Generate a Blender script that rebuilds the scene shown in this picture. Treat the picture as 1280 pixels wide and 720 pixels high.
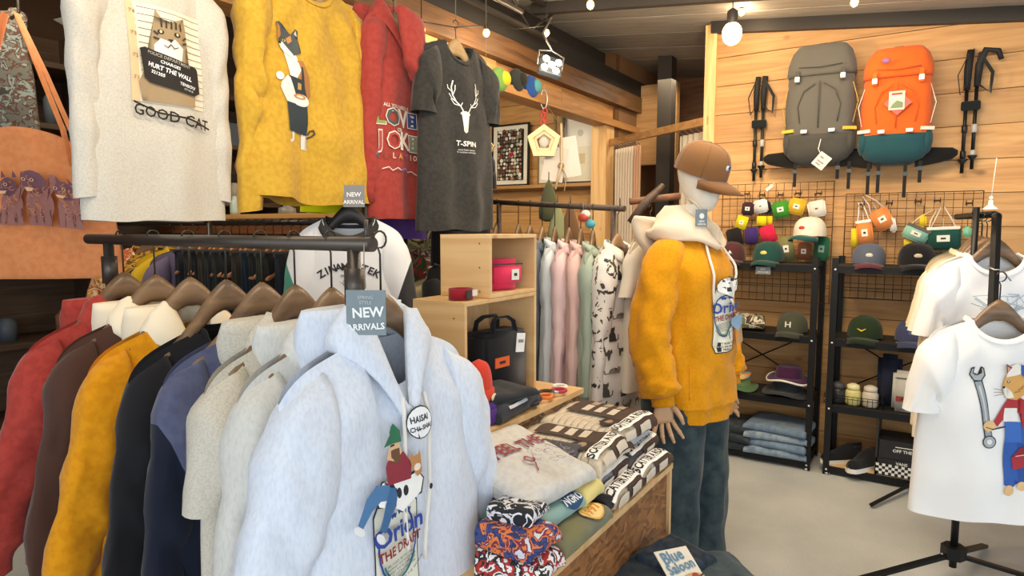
import bpy, bmesh, math, random
from mathutils import Vector, Matrix, noise
PI = math.pi
C = bpy.context.scene.collection
for o in list(bpy.data.objects): bpy.data.objects.remove(o)

# ---------------------------------------------------------------- camera
F_PX = 800.0; YAW = math.radians(33.2); PITCH = math.radians(5.36); CAM = Vector((0, 0, 1.45))
cd = bpy.data.cameras.new('camera'); cam = bpy.data.objects.new('camera', cd); C.objects.link(cam)
cd.sensor_width = 36.0; cd.lens = F_PX * 36.0 / 1280.0; cd.clip_start = 0.05; cd.clip_end = 100
cam.location = CAM; cam.rotation_euler = (PI / 2 - PITCH, 0, YAW)
bpy.context.scene.camera = cam

# ---------------------------------------------------------------- world, lights, exposure
sc = bpy.context.scene
sc.view_settings.view_transform = 'Standard'; sc.view_settings.look = 'None'
sc.view_settings.exposure = 0.5; sc.view_settings.gamma = 1.0; sc.view_settings.use_curve_mapping = False
w = bpy.data.worlds.new('daylight'); sc.world = w; w.use_nodes = True
bg = w.node_tree.nodes['Background']; bg.inputs[0].default_value = (0.88, 0.94, 1.0, 1); bg.inputs[1].default_value = 1.25

def area(name, loc, target, size, power, col, size_y=None):
    l = bpy.data.lights.new(name, 'AREA'); l.energy = power; l.color = col; l.shape = 'RECTANGLE'
    l.size = size; l.size_y = size_y or size
    o = bpy.data.objects.new(name, l); C.objects.link(o); o.location = loc
    o.rotation_euler = (Vector(target) - Vector(loc)).to_track_quat('-Z', 'Y').to_euler(); return o
def point(name, loc, power, col, r=0.05):
    l = bpy.data.lights.new(name, 'POINT'); l.energy = power; l.color = col; l.shadow_soft_size = r
    o = bpy.data.objects.new(name, l); C.objects.link(o); o.location = loc; return o
WARM = (1.0, 0.72, 0.42)
area('shopfront_daylight', (1.6, -2.2, 2.3), (-1.2, 2.6, 1.0), 3.0, 62, (0.93, 0.97, 1.0), 2.0)
area('warm_fill', (-0.5, 2.4, 2.62), (-0.5, 3.2, 0.0), 1.2, 20, (1.0, 0.86, 0.66), 0.5)  # added warm area light over the room, not a lamp fixture
area('warm_fill_wall', (-0.3, 2.7, 2.5), (-0.2, 4.45, 1.7), 1.6, 13, (1.0, 0.80, 0.52), 0.3)  # added area light that brightens the back wall, no fixture
area('warm_fill_shirts', (-0.9, 0.9, 2.65), (-2.2, 1.9, 1.7), 1.4, 16, (1.0, 0.84, 0.6), 0.4)  # added area light that brightens the high shirts, no fixture
area('warm_fill_alcove', (-3.2, 3.4, 2.75), (-3.3, 4.6, 1.3), 1.0, 13, (1.0, 0.80, 0.52), 0.5)  # warm area light inside the alcove, no lamp body modelled
area('warm_fill_recess', (-1.8, 5.3, 2.7), (-1.8, 5.4, 0.0), 0.5, 7, (1.0, 0.80, 0.55), 0.5)  # small area light shining down in the recess, no lamp body modelled
area('warm_fill_aisle', (-3.3, 1.2, 2.8), (-3.4, 2.0, 0.6), 1.0, 16, (1.0, 0.82, 0.58), 0.5)  # added area light to lift the left aisle and tote, no fixture

# ---------------------------------------------------------------- measuring helper (photo point on a world plane)
_f = Vector((-math.sin(YAW) * math.cos(PITCH), math.cos(YAW) * math.cos(PITCH), -math.sin(PITCH)))
_r = Vector((math.cos(YAW), math.sin(YAW), 0)); _u = _r.cross(_f)
def P(px, py, X=None, Y=None, Z=None, D=None):
    d = _f * F_PX + _r * (px - 640) - _u * (py - 360)
    if X is not None: t = (X - CAM.x) / d.x
    elif Y is not None: t = (Y - CAM.y) / d.y
    elif Z is not None: t = (Z - CAM.z) / d.z
    else: t = D / F_PX
    return CAM + d * t

# ---------------------------------------------------------------- materials
def lin(h):
    if isinstance(h, tuple): return h if len(h) == 4 else (*h, 1)
    h = h.lstrip('#'); v = [int(h[i:i + 2], 16) / 255 for i in (0, 2, 4)]
    return (*[c / 12.92 if c < 0.04045 else ((c + 0.055) / 1.055) ** 2.4 for c in v], 1)
MATS = {}
def _new(key):
    m = bpy.data.materials.new(key); m.use_nodes = True; nt = m.node_tree
    return m, nt, nt.nodes['Principled BSDF']
def N(nt, t, **k):
    n = nt.nodes.new(t)
    for a, b in k.items():
        if a in n.inputs: n.inputs[a].default_value = b
        else: setattr(n, a, b)
    return n
def ramp(nt, stops):
    r = nt.nodes.new('ShaderNodeValToRGB'); cr = r.color_ramp
    while len(cr.elements) < len(stops): cr.elements.new(0.5)
    for e, (p, c) in zip(cr.elements, stops): e.position = p; e.color = lin(c)
    return r
def plain(col, rough=0.6, metal=0.0, spec=0.4):
    k = f'plain_{col}_{rough}_{metal}'
    if k in MATS: return MATS[k]
    m, nt, b = _new('paint_' + str(len(MATS))); L = nt.links
    tc = N(nt, 'ShaderNodeTexCoord'); n = N(nt, 'ShaderNodeTexNoise'); n.inputs['Scale'].default_value = 60
    L.new(tc.outputs['Object'], n.inputs['Vector'])
    mx = N(nt, 'ShaderNodeMix', data_type='RGBA'); mx.blend_type = 'MULTIPLY'; mx.inputs[0].default_value = 0.12
    mx.inputs[6].default_value = lin(col); L.new(n.outputs['Fac'], mx.inputs[7]); L.new(mx.outputs[2], b.inputs['Base Color'])
    b.inputs['Roughness'].default_value = rough; b.inputs['Metallic'].default_value = metal
    b.inputs['Specular IOR Level'].default_value = spec
    MATS[k] = m; return m
def fabric(col, col2=None, scale=120, bump=0.17, lo=0.42, hi=0.6, weave=900, sheen=0.15, stretch=(1, 1, 1)):
    """cloth: fine weave relief, optional heather or wash of a second yarn colour"""
    k = f'fab_{col}_{col2}_{scale}_{bump}_{lo}_{hi}_{stretch}'
    if k in MATS: return MATS[k]
    m, nt, b = _new('cloth_' + str(len(MATS))); L = nt.links
    tc = N(nt, 'ShaderNodeTexCoord'); mp = N(nt, 'ShaderNodeMapping'); mp.inputs['Scale'].default_value = stretch
    L.new(tc.outputs['Object'], mp.inputs['Vector'])
    n = N(nt, 'ShaderNodeTexNoise'); n.inputs['Scale'].default_value = scale; n.inputs['Detail'].default_value = 3
    L.new(mp.outputs[0], n.inputs['Vector'])
    r = ramp(nt, [(lo, col), (hi, col2 or col)]); L.new(n.outputs['Fac'], r.inputs[0])
    n3 = N(nt, 'ShaderNodeTexNoise'); n3.inputs['Scale'].default_value = 6; L.new(tc.outputs['Object'], n3.inputs['Vector'])
    mx = N(nt, 'ShaderNodeMix', data_type='RGBA'); mx.blend_type = 'MULTIPLY'; mx.inputs[0].default_value = 0.05
    L.new(r.outputs[0], mx.inputs[6]); L.new(n3.outputs['Fac'], mx.inputs[7]); L.new(mx.outputs[2], b.inputs['Base Color'])
    n2 = N(nt, 'ShaderNodeTexNoise'); n2.inputs['Scale'].default_value = 380; L.new(tc.outputs['Object'], n2.inputs['Vector'])
    n4 = N(nt, 'ShaderNodeTexNoise'); n4.inputs['Scale'].default_value = 16; n4.inputs['Detail'].default_value = 2
    L.new(tc.outputs['Object'], n4.inputs['Vector'])
    ad = N(nt, 'ShaderNodeMath', operation='MULTIPLY_ADD'); ad.inputs[1].default_value = 0.12
    L.new(n2.outputs['Fac'], ad.inputs[0]); L.new(n4.outputs['Fac'], ad.inputs[2])
    bu = N(nt, 'ShaderNodeBump'); bu.inputs['Strength'].default_value = bump; bu.inputs['Distance'].default_value = 0.007
    L.new(ad.outputs[0], bu.inputs['Height']); L.new(bu.outputs[0], b.inputs['Normal'])
    b.inputs['Roughness'].default_value = 0.9; b.inputs['Specular IOR Level'].default_value = 0.15
    b.inputs['Sheen Weight'].default_value = sheen
    MATS[k] = m; return m
def blotch(cols, scale=14, key='', bump=0.2, rough=0.9):
    """printed cloth of several flat colours (camouflage, floral)"""
    k = f'blotch_{cols}_{scale}'
    if k in MATS: return MATS[k]
    m, nt, b = _new('printed_cloth_' + str(len(MATS))); L = nt.links
    tc = N(nt, 'ShaderNodeTexCoord'); n = N(nt, 'ShaderNodeTexNoise'); n.inputs['Scale'].default_value = scale
    n.inputs['Detail'].default_value = 3; n.inputs['Distortion'].default_value = 1.2
    L.new(tc.outputs['Object'], n.inputs['Vector'])
    st = [(0.36 + 0.28 * i / max(1, len(cols) - 1), c) for i, c in enumerate(cols)]; st[0] = (0, cols[0])
    r = ramp(nt, st); r.color_ramp.interpolation = 'CONSTANT'
    L.new(n.outputs['Fac'], r.inputs[0]); L.new(r.outputs[0], b.inputs['Base Color']); b.inputs['Roughness'].default_value = rough
    MATS[k] = m; return m
def wood(c1, c2, c3=None, axis='x', scale=3.0, rough=0.55, vary=0.25, knots=True, fine=1.0):
    """timber: long grain along an object axis, knots, each piece a little different"""
    k = f'wood_{c1}_{c2}_{axis}_{scale}_{knots}_{fine}'
    if k in MATS: return MATS[k]
    m, nt, b = _new('timber_' + str(len(MATS))); L = nt.links
    tc = N(nt, 'ShaderNodeTexCoord'); oi = N(nt, 'ShaderNodeObjectInfo')
    ml = N(nt, 'ShaderNodeMath', operation='MULTIPLY'); ml.inputs[1].default_value = 37.0; L.new(oi.outputs['Random'], ml.inputs[0])
    va = N(nt, 'ShaderNodeVectorMath', operation='ADD'); L.new(tc.outputs['Object'], va.inputs[0]); L.new(ml.outputs[0], va.inputs[1])
    mp = N(nt, 'ShaderNodeMapping'); s = {'x': (0.7, 9, 9), 'y': (9, 0.7, 9), 'z': (9, 9, 0.7)}[axis]
    mp.inputs['Scale'].default_value = s; L.new(va.outputs[0], mp.inputs['Vector'])
    n = N(nt, 'ShaderNodeTexNoise'); n.inputs['Scale'].default_value = scale; n.inputs['Detail'].default_value = 6
    n.inputs['Distortion'].default_value = 0.9; L.new(mp.outputs[0], n.inputs['Vector'])
    r = ramp(nt, [(0.3, c1), (0.52, c2), (0.72, c3 or c1)]); L.new(n.outputs['Fac'], r.inputs[0])
    mp2 = N(nt, 'ShaderNodeMapping'); mp2.inputs['Scale'].default_value = tuple(0.35 * q for q in ((1, 1.6, 1.6) if axis == 'x' else (1.6, 1, 1.6) if axis == 'y' else (1.6, 1.6, 1)))
    L.new(va.outputs[0], mp2.inputs['Vector'])
    v = N(nt, 'ShaderNodeTexVoronoi'); v.inputs['Scale'].default_value = 7.0; L.new(mp2.outputs[0], v.inputs['Vector'])
    kr = ramp(nt, [(0.02, '#6b4a2a'), (0.09 if knots else 0.001, '#ffffff')]); L.new(v.outputs['Distance'], kr.inputs[0])
    mx = N(nt, 'ShaderNodeMix', data_type='RGBA'); mx.blend_type = 'MULTIPLY'; mx.inputs[0].default_value = 0.75 if knots else 0.0
    L.new(r.outputs[0], mx.inputs[6]); L.new(kr.outputs[0], mx.inputs[7])
    hs = N(nt, 'ShaderNodeHueSaturation'); mr = N(nt, 'ShaderNodeMapRange'); mr.inputs[3].default_value = 1 - vary; mr.inputs[4].default_value = 1 + vary * 0.5
    L.new(oi.outputs['Random'], mr.inputs[0]); L.new(mr.outputs[0], hs.inputs['Value']); L.new(mx.outputs[2], hs.inputs['Color'])
    L.new(hs.outputs[0], b.inputs['Base Color']); b.inputs['Roughness'].default_value = rough
    bu = N(nt, 'ShaderNodeBump'); bu.inputs['Strength'].default_value = 0.15 * fine; bu.inputs['Distance'].default_value = 0.004
    L.new(n.outputs['Fac'], bu.inputs['Height']); L.new(bu.outputs[0], b.inputs['Normal'])
    MATS[k] = m; return m
def flakeboard(c1='#5a3a1e', c2='#8a6138', c3='#b98d55'):
    k = 'osb' + c1 + c3
    if k in MATS: return MATS[k]
    m, nt, b = _new('strand_board_' + str(len(MATS))); L = nt.links
    tc = N(nt, 'ShaderNodeTexCoord'); n0 = N(nt, 'ShaderNodeTexNoise'); n0.inputs['Scale'].default_value = 9
    L.new(tc.outputs['Object'], n0.inputs['Vector'])
    mxv = N(nt, 'ShaderNodeVectorMath', operation='MULTIPLY_ADD'); mxv.inputs[1].default_value = (0.10, 0.10, 0.10)
    L.new(n0.outputs['Color'], mxv.inputs[0]); L.new(tc.outputs['Object'], mxv.inputs[2])
    mp = N(nt, 'ShaderNodeMapping'); mp.inputs['Scale'].default_value = (1, 1, 3.0); mp.inputs['Rotation'].default_value = (0.5, 0.2, 0.3)
    L.new(mxv.outputs[0], mp.inputs['Vector'])
    v = N(nt, 'ShaderNodeTexVoronoi'); v.inputs['Scale'].default_value = 34; v.inputs['Randomness'].default_value = 1; L.new(mp.outputs[0], v.inputs['Vector'])
    bw = N(nt, 'ShaderNodeRGBToBW'); L.new(v.outputs['Color'], bw.inputs[0])
    r = ramp(nt, [(0.2, c1), (0.5, c2), (0.8, c3)]); L.new(bw.outputs[0], r.inputs[0]); L.new(r.outputs[0], b.inputs['Base Color'])
    b.inputs['Roughness'].default_value = 0.6
    bu = N(nt, 'ShaderNodeBump'); bu.inputs['Strength'].default_value = 0.3; bu.inputs['Distance'].default_value = 0.002
    L.new(bw.outputs[0], bu.inputs['Height']); L.new(bu.outputs[0], b.inputs['Normal'])
    MATS[k] = m; return m
def concrete():
    m, nt, b = _new('worn_concrete'); L = nt.links
    tc = N(nt, 'ShaderNodeTexCoord'); n = N(nt, 'ShaderNodeTexNoise'); n.inputs['Scale'].default_value = 2.2; n.inputs['Detail'].default_value = 9
    L.new(tc.outputs['Object'], n.inputs['Vector'])
    r = ramp(nt, [(0.3, '#b4b6b4'), (0.5, '#c4c6c3'), (0.7, '#d0d1cd')]); L.new(n.outputs['Fac'], r.inputs[0])
    n2 = N(nt, 'ShaderNodeTexNoise'); n2.inputs['Scale'].default_value = 120; L.new(tc.outputs['Object'], n2.inputs['Vector'])
    mx = N(nt, 'ShaderNodeMix', data_type='RGBA'); mx.blend_type = 'MULTIPLY'; mx.inputs[0].default_value = 0.25
    L.new(r.outputs[0], mx.inputs[6]); L.new(n2.outputs['Fac'], mx.inputs[7]); L.new(mx.outputs[2], b.inputs['Base Color'])
    b.inputs['Roughness'].default_value = 0.55
    bu = N(nt, 'ShaderNodeBump'); bu.inputs['Strength'].default_value = 0.12; bu.inputs['Distance'].default_value = 0.004
    L.new(n2.outputs['Fac'], bu.inputs['Height']); L.new(bu.outputs[0], b.inputs['Normal']); return m
def glow(col, strength):
    k = f'glow_{col}_{strength}'
    if k in MATS: return MATS[k]
    m, nt, b = _new('lit_bulb_' + str(len(MATS))); b.inputs['Base Color'].default_value = lin(col)
    b.inputs['Emission Color'].default_value = lin(col); b.inputs['Emission Strength'].default_value = strength
    MATS[k] = m; return m
def clear(col='#ffffff', rough=0.05):
    k = f'clear_{col}'
    if k in MATS: return MATS[k]
    m, nt, b = _new('clear_plastic_' + str(len(MATS))); b.inputs['Base Color'].default_value = lin(col)
    b.inputs['Transmission Weight'].default_value = 0.9; b.inputs['Roughness'].default_value = rough; b.inputs['IOR'].default_value = 1.2
    MATS[k] = m; return m

# ---------------------------------------------------------------- mesh helpers
class MB:
    def __init__(s): s.bm = bmesh.new()
    def box(s, c, size, rot=None, mi=0, bev=0.0):
        bm2 = bmesh.new(); bmesh.ops.create_cube(bm2, size=1.0)
        bmesh.ops.scale(bm2, vec=size, verts=bm2.verts)
        if bev: bmesh.ops.bevel(bm2, geom=bm2.edges[:] , offset=bev, segments=2, affect='EDGES', profile=0.6)
        M = Matrix.Translation(c) @ (rot if rot is not None else Matrix.Identity(4))
        s.merge(bm2, M, mi); return s
    def merge(s, bm2, M=None, mi=0):
        vm = {}
        for v in bm2.verts: vm[v] = s.bm.verts.new((M @ v.co) if M else v.co)
        for f in bm2.faces:
            try:
                nf = s.bm.faces.new([vm[v] for v in f.verts]); nf.material_index = mi; nf.smooth = f.smooth
            except ValueError: pass
        bm2.free()
    def rings(s, rings, mi=0, cap0=False, cap1=False, closed=True):
        R = [[s.bm.verts.new(p) for p in r] for r in rings]; n = len(R[0])
        for a, b in zip(R, R[1:]):
            for i in range(n if closed else n - 1):
                j = (i + 1) % n
                f = s.bm.faces.new((a[i], a[j], b[j], b[i])); f.material_index = mi; f.smooth = True
        if cap0: f = s.bm.faces.new(R[0][::-1]); f.material_index = mi
        if cap1: f = s.bm.faces.new(R[-1]); f.material_index = mi
        return R
    def tube(s, pts, r, n=8, mi=0, caps=True, flat=1.0):
        pts = [Vector(p) for p in pts]; rr = r if isinstance(r, (list, tuple)) else [r] * len(pts)
        rings = []; ref = None
        for i, p in enumerate(pts):
            t = (pts[min(i + 1, len(pts) - 1)] - pts[max(i - 1, 0)]).normalized()
            if ref is None:
                ref = Vector((0, 0, 1)) if abs(t.z) < 0.9 else Vector((0, 1, 0))
            a = (ref - t * ref.dot(t))
            if a.length < 1e-4: a = t.orthogonal()
            a.normalize(); b = t.cross(a); ref = a
            rings.append([p + a * rr[i] * math.cos(2 * PI * k / n) + b * rr[i] * flat * math.sin(2 * PI * k / n) for k in range(n)])
        s.rings(rings, mi, caps, caps); return s
    def lathe(s, prof, n=20, M=None, mi=0, sx=1, sy=1):
        rings = []
        for r, z in prof:
            ring = [Vector((max(r, 1e-5) * sx * math.cos(2 * PI * k / n), max(r, 1e-5) * sy * math.sin(2 * PI * k / n), z)) for k in range(n)]
            rings.append([(M @ p) if M else p for p in ring])
        s.rings(rings, mi, True, True); return s
    def ball(s, c, r, mi=0, n=14, m=9):
        r = (r, r, r) if not isinstance(r, (tuple, list)) else r
        prof = [(math.sin(PI * i / m), -math.cos(PI * i / m)) for i in range(m + 1)]
        return s.lathe(prof, n, Matrix.Translation(c) @ Matrix.Diagonal((*r, 1)), mi)
    def prism(s, poly, h, M=None, mi=0):
        """2-D outline (x,y) extruded from z=0 to h"""
        a = [s.bm.verts.new((M @ Vector((x, y, 0))) if M else (x, y, 0)) for x, y in poly]
        b = [s.bm.verts.new((M @ Vector((x, y, h))) if M else (x, y, h)) for x, y in poly]
        n = len(poly)
        for vs in [a[::-1], b] + [[a[i], a[(i + 1) % n], b[(i + 1) % n], b[i]] for i in range(n)]:
            f = s.bm.faces.new(vs); f.material_index = mi
        return s
    def add(s, verts, faces, mi=0, smooth=True):
        vs = [s.bm.verts.new(v) for v in verts]
        for f in faces:
            try:
                q = s.bm.faces.new([vs[i] for i in f]); q.material_index = mi; q.smooth = smooth
            except ValueError: pass
        return s
    def build(s, name, mats, parent=None, loc=None, rot=None, smooth=None, sub=0, solid=0, recalc=True):
        if recalc: bmesh.ops.recalc_face_normals(s.bm, faces=s.bm.faces)
        me = bpy.data.meshes.new(name); s.bm.to_mesh(me); s.bm.free()
        if not isinstance(mats, (list, tuple)): mats = [mats]
        for m in mats: me.materials.append(m)
        if smooth is not None:
            for p in me.polygons: p.use_smooth = smooth
        o = bpy.data.objects.new(name, me); C.objects.link(o)
        if parent: o.parent = parent
        if loc is not None: o.location = loc
        if rot is not None: o.rotation_euler = rot
        if solid: md = o.modifiers.new('thickness', 'SOLIDIFY'); md.thickness = solid; md.offset = 0
        if sub: md = o.modifiers.new('smooth', 'SUBSURF'); md.levels = sub; md.render_levels = sub
        return o
def thing(name, label, cat, loc=(0, 0, 0), rz=0, group=None, rot=None):
    o = bpy.data.objects.new(name, None); C.objects.link(o); o.location = loc
    o.rotation_euler = rot or (0, 0, rz); o['label'] = label; o['category'] = cat
    o.empty_display_size = 0.05
    if group: o['group'] = group
    return o
def tag(o, label, cat, group=None):
    o['label'] = label; o['category'] = cat
    if group: o['group'] = group
    return o
def struct(o): o['kind'] = 'structure'; return o
def T(x=0, y=0, z=0): return Matrix.Translation((x, y, z))
def RX(a): return Matrix.Rotation(a, 4, 'X')
def RY(a): return Matrix.Rotation(a, 4, 'Y')
def RZ(a): return Matrix.Rotation(a, 4, 'Z')
def nz(x, y, z): return noise.noise(Vector((x, y, z)))
def lerp(a, b, t): return a + (b - a) * t
def sstep(a, b, x):
    t = min(1, max(0, (x - a) / (b - a))); return t * t * (3 - 2 * t)

# ---------------------------------------------------------------- flat print (lettering, pictures) laid on a surface
_txt = {}
def text_geo(s, size, bold=0.0):
    bold = min(bold, .028)
    k = (s, bold)
    if k not in _txt:
        cu = bpy.data.curves.new('letters', 'FONT'); cu.body = s; cu.size = 1.0; cu.align_x = 'CENTER'; cu.align_y = 'CENTER'
        cu.resolution_u = 2; cu.offset = bold
        o = bpy.data.objects.new('letters', cu); C.objects.link(o)
        dg = bpy.context.evaluated_depsgraph_get(); me = o.evaluated_get(dg).to_mesh()
        _txt[k] = ([tuple(v.co) for v in me.vertices], [tuple(p.vertices) for p in me.polygons])
        o.evaluated_get(dg).to_mesh_clear(); bpy.data.objects.remove(o); bpy.data.curves.remove(cu)
    v, f = _txt[k]; return [(x * size, y * size) for x, y, z in v], f
class Art:
    """flat coloured shapes and letters in a plane (x, z); place() lays them on a surface function"""
    def __init__(s): s.items = []
    def poly(s, col, pts): s.items.append((col, list(pts), [tuple(range(len(pts)))])); return s
    def rect(s, col, x0, z0, x1, z1): return s.poly(col, [(x0, z0), (x1, z0), (x1, z1), (x0, z1)])
    def oval(s, col, cx, cz, rx, rz, a=0, n=18):
        ca, sa = math.cos(a), math.sin(a)
        return s.poly(col, [(cx + rx * math.cos(t) * ca - rz * math.sin(t) * sa, cz + rx * math.cos(t) * sa + rz * math.sin(t) * ca) for t in (2 * PI * i / n for i in range(n))])
    def line(s, col, pts, w):
        for (x0, z0), (x1, z1) in zip(pts, pts[1:]):
            d = Vector((x1 - x0, z1 - z0))
            if d.length < 1e-6: continue
            n = Vector((-d.y, d.x)).normalized() * w / 2; e = d.normalized() * w * 0.3
            s.poly(col, [(x0 + n.x - e.x, z0 + n.y - e.y), (x0 - n.x - e.x, z0 - n.y - e.y), (x1 - n.x + e.x, z1 - n.y + e.y), (x1 + n.x + e.x, z1 + n.y + e.y)])
        return s
    def ring(s, col, cx, cz, rx, rz, w, a0=0, a1=2 * PI, n=22):
        return s.line(col, [(cx + rx * math.cos(lerp(a0, a1, i / n)), cz + rz * math.sin(lerp(a0, a1, i / n))) for i in range(n + 1)], w)
    def text(s, col, st, cx, cz, size, a=0, xs=1.0, bold=0.0, arc=0.0, slant=0.0):
        v, f = text_geo(st, size, bold); out = []
        ca, sa = math.cos(a), math.sin(a)
        for x, y in v:
            x = x * xs + slant * y
            if arc:
                t = x / arc; x, y = (arc + y) * math.sin(t), (arc + y) * math.cos(t) - arc
            out.append((cx + x * ca - y * sa, cz + x * sa + y * ca))
        s.items.append((col, out, f)); return s
    def place(s, name, surf, parent, off=0.0015, scale=1.0, ox=0.0, oz=0.0, cell=0.02, flipx=False, rough=0.7, ls=0.00025, xsc=1.0):
        bm = bmesh.new(); cols = []
        for li, (col, pts, faces) in enumerate(s.items):
            if col not in cols: cols.append(col)
            b2 = bmesh.new(); vs = [b2.verts.new((ox + x * scale * xsc, 0, oz + z * scale)) for x, z in pts]
            for f in faces:
                try: b2.faces.new([vs[i] for i in f])
                except ValueError: pass
            xs = [v.co.x for v in b2.verts]; zs = [v.co.z for v in b2.verts]
            if not xs: b2.free(); continue
            if len(faces) == 1 and len(pts) > 4: bmesh.ops.triangulate(b2, faces=b2.faces[:])
            for lo, hi, no, ax in ((min(xs), max(xs), (1, 0, 0), 0), (min(zs), max(zs), (0, 0, 1), 2)):
                k = math.floor(lo / cell) + 1
                while k * cell < hi:
                    co = [0, 0, 0]; co[ax] = k * cell
                    bmesh.ops.bisect_plane(b2, geom=b2.verts[:] + b2.edges[:] + b2.faces[:], plane_co=co, plane_no=no); k += 1
            m = {}
            for v in b2.verts: m[v] = bm.verts.new(surf(v.co.x, v.co.z, off + ls * li))
            for f in b2.faces:
                try: q = bm.faces.new([m[v] for v in f.verts]); q.material_index = cols.index(col); q.smooth = True
                except ValueError: pass
            b2.free()
        me = bpy.data.meshes.new(name); bm.to_mesh(me); bm.free()
        for c in cols: me.materials.append(plain(c, rough))
        o = bpy.data.objects.new(name, me); C.objects.link(o); o.parent = parent; return o
def flat_surf(M):
    """surface function of a plane: x right, z up, facing -y in the frame M"""
    return lambda x, z, off: M @ Vector((x, -off, z))
# ================================================================ the setting
PINE = wood('#b3824d', '#c9995f', '#d2a671', 'x'); PINE_Y = wood('#a87440', '#c08c54', '#cc9b62', 'y'); PINE_Z = wood('#c9995c', '#ddb47c', '#e5c08c', 'z')
DARKW = wood('#5b3d26', '#7a5636', '#8b6643', 'y', knots=False); BLACKM = plain('#17181a', 0.45, 0.3); STEEL = plain('#b8bbbd', 0.3, 0.9)
PLY = wood('#c9a06a', '#d6b17d', '#dfbd8c', 'x', scale=1.6, vary=0.06); PLYE = plain('#d8b582', 0.6)
OSB = flakeboard('#6b4424', '#87592f', '#a06d3c'); OSBL = flakeboard('#8f6a3c', '#b88f58', '#d1ab72')
def slab(name, a, b, m, parent=None, bev=0):
    a, b = Vector(a), Vector(b); c = (a + b) / 2
    return MB().box((0, 0, 0), (abs(b.x - a.x), abs(b.y - a.y), abs(b.z - a.z)), bev=bev).build(name, m, parent, loc=c)
struct(slab('floor', (-6, -3, -0.1), (4, 8, 0), concrete()))
def roofz(x): return 2.66 - 0.12 * x
# roof: sloping dark deck, sheets as parts
rf = bpy.data.objects.new('ceiling', None); C.objects.link(rf); struct(rf)
DECK = wood('#96938c', '#a8a59e', '#b3b0a9', 'x', knots=False, vary=0.2)
for i in range(22):
    y0 = -2.5 + i * 0.42
    me = MB().add([(-6, y0 + 0.006, roofz(-6)), (4, y0 + 0.006, roofz(4)), (4, y0 + 0.414, roofz(4)), (-6, y0 + 0.414, roofz(-6)),
                   (-6, y0 + 0.006, roofz(-6) + .05), (4, y0 + 0.006, roofz(4) + .05), (4, y0 + 0.414, roofz(4) + .05), (-6, y0 + 0.414, roofz(-6) + .05)],
                  [(0, 3, 2, 1), (4, 5, 6, 7), (0, 1, 5, 4), (1, 2, 6, 5), (2, 3, 7, 6), (3, 0, 4, 7)], smooth=False).build('roof_board', DECK, rf)
slabr = MB().add([(-6, -3, roofz(-6) + .06), (4, -3, roofz(4) + .06), (4, 8, roofz(4) + .06), (-6, 8, roofz(-6) + .06)], [(0, 1, 2, 3)], smooth=False).build('roof_underlay', plain('#26241f', 0.9), rf)
for y in (1.15, 2.45, 3.9):   # purlins under the deck, running across
    pass
# back wall of horizontal boards (backpack wall)
WX0, WY = -1.32, 4.45
wb = struct(slab('wall_back', (WX0, WY + 0.022, 0), (2.6, WY + 0.12, 2.95), plain('#7d5a35', 0.9)))
rnd = random.Random(5)
def boards(wall, x0, x1, y, ztop, zbot, h, m, seed=1, phase=0.0, slope=None, lenr=(1.5, 2.6)):
    rnd = random.Random(seed); z = zbot + phase
    inv = Vector(wall.location)
    while z < ztop:
        z1 = min(z + h, ztop); x = x0
        while x < x1 - 0.02:
            L = rnd.uniform(*lenr); xe = min(x + L, x1)
            zt = z1
            if slope: zt = min(z1, slope(xe) - 0.0)
            if zt > z + 0.02:
                b = MB().box((0, 0, 0), (xe - x - 0.004, 0.022, zt - z - 0.003), bev=0.002).build('plank', m, wall, loc=Vector(((x + xe) / 2, y + 0.009 + rnd.uniform(-.002, .002), (z + zt) / 2)) - inv)
            x = xe
        z = z1
boards(wb, WX0, 2.6, WY, 2.90, 0.0, 0.187, PINE, 3, phase=-0.038, slope=None)
struct(slab('trim_1', (WX0 - 0.02, WY - 0.03, 0), (WX0 + 0.055, WY + 0.14, 2.80), PINE_Z))
ft = struct(MB().add([(-1.3, WY - .05, roofz(-1.3) - .075), (2.6, WY - .05, roofz(2.6) - .075), (2.6, WY - .05, roofz(2.6)), (-1.3, WY - .05, roofz(-1.3)),
                      (-1.3, WY - .0, roofz(-1.3) - .075), (2.6, WY - .0, roofz(2.6) - .075), (2.6, WY, roofz(2.6)), (-1.3, WY, roofz(-1.3))],
                     [(0, 1, 2, 3), (4, 7, 6, 5), (0, 4, 5, 1), (2, 6, 7, 3), (0, 3, 7, 4), (1, 5, 6, 2)], smooth=False).build('trim_2', plain('#2b2826', 0.5)))
# header beam over the counter alcove, running back into the room
HX = -2.35
hb = struct(slab('wall_left_header', (HX - 0.11, -0.5, 2.34), (HX - 0.05, 5.7, 2.62), plain('#71502f', 0.9)))
hb.name = 'trim_3'
for (z0, z1, dx, y0, y1, m) in ((2.50, 2.64, 0.05, -0.5, 5.9, DARKW), (2.315, 2.37, 0.03, -0.5, 5.75, PINE_Y)):
    slab('beam', (HX - 0.12, y0, z0), (HX + dx, y1, z1), m, None).parent = hb
    o = [c for c in hb.children][-1]; o.location = o.location - hb.location
for i, (y0, y1) in enumerate(((-0.4, 1.5), (1.5, 3.42), (3.42, 4.3), (4.3, 5.7))):
    o = slab('board', (HX - 0.05, y0 + .003, 2.372), (HX - 0.005 if i < 2 else HX - .02, y1 - .003, 2.498), wood('#c39255', '#d5a869', '#dcb47c', 'y') if i < 2 else PINE_Y); o.parent = hb; o.location = o.location - hb.location
struct(slab('trim_4', (HX - 0.14, 5.05, 0), (HX - 0.0, 5.21, 2.315), PINE_Z))
ub = struct(slab('trim_5', (HX - 0.02, -0.5, 2.64), (HX + 0.04, 5.9, 2.78), plain('#2d2a27', 0.7)))
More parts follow.
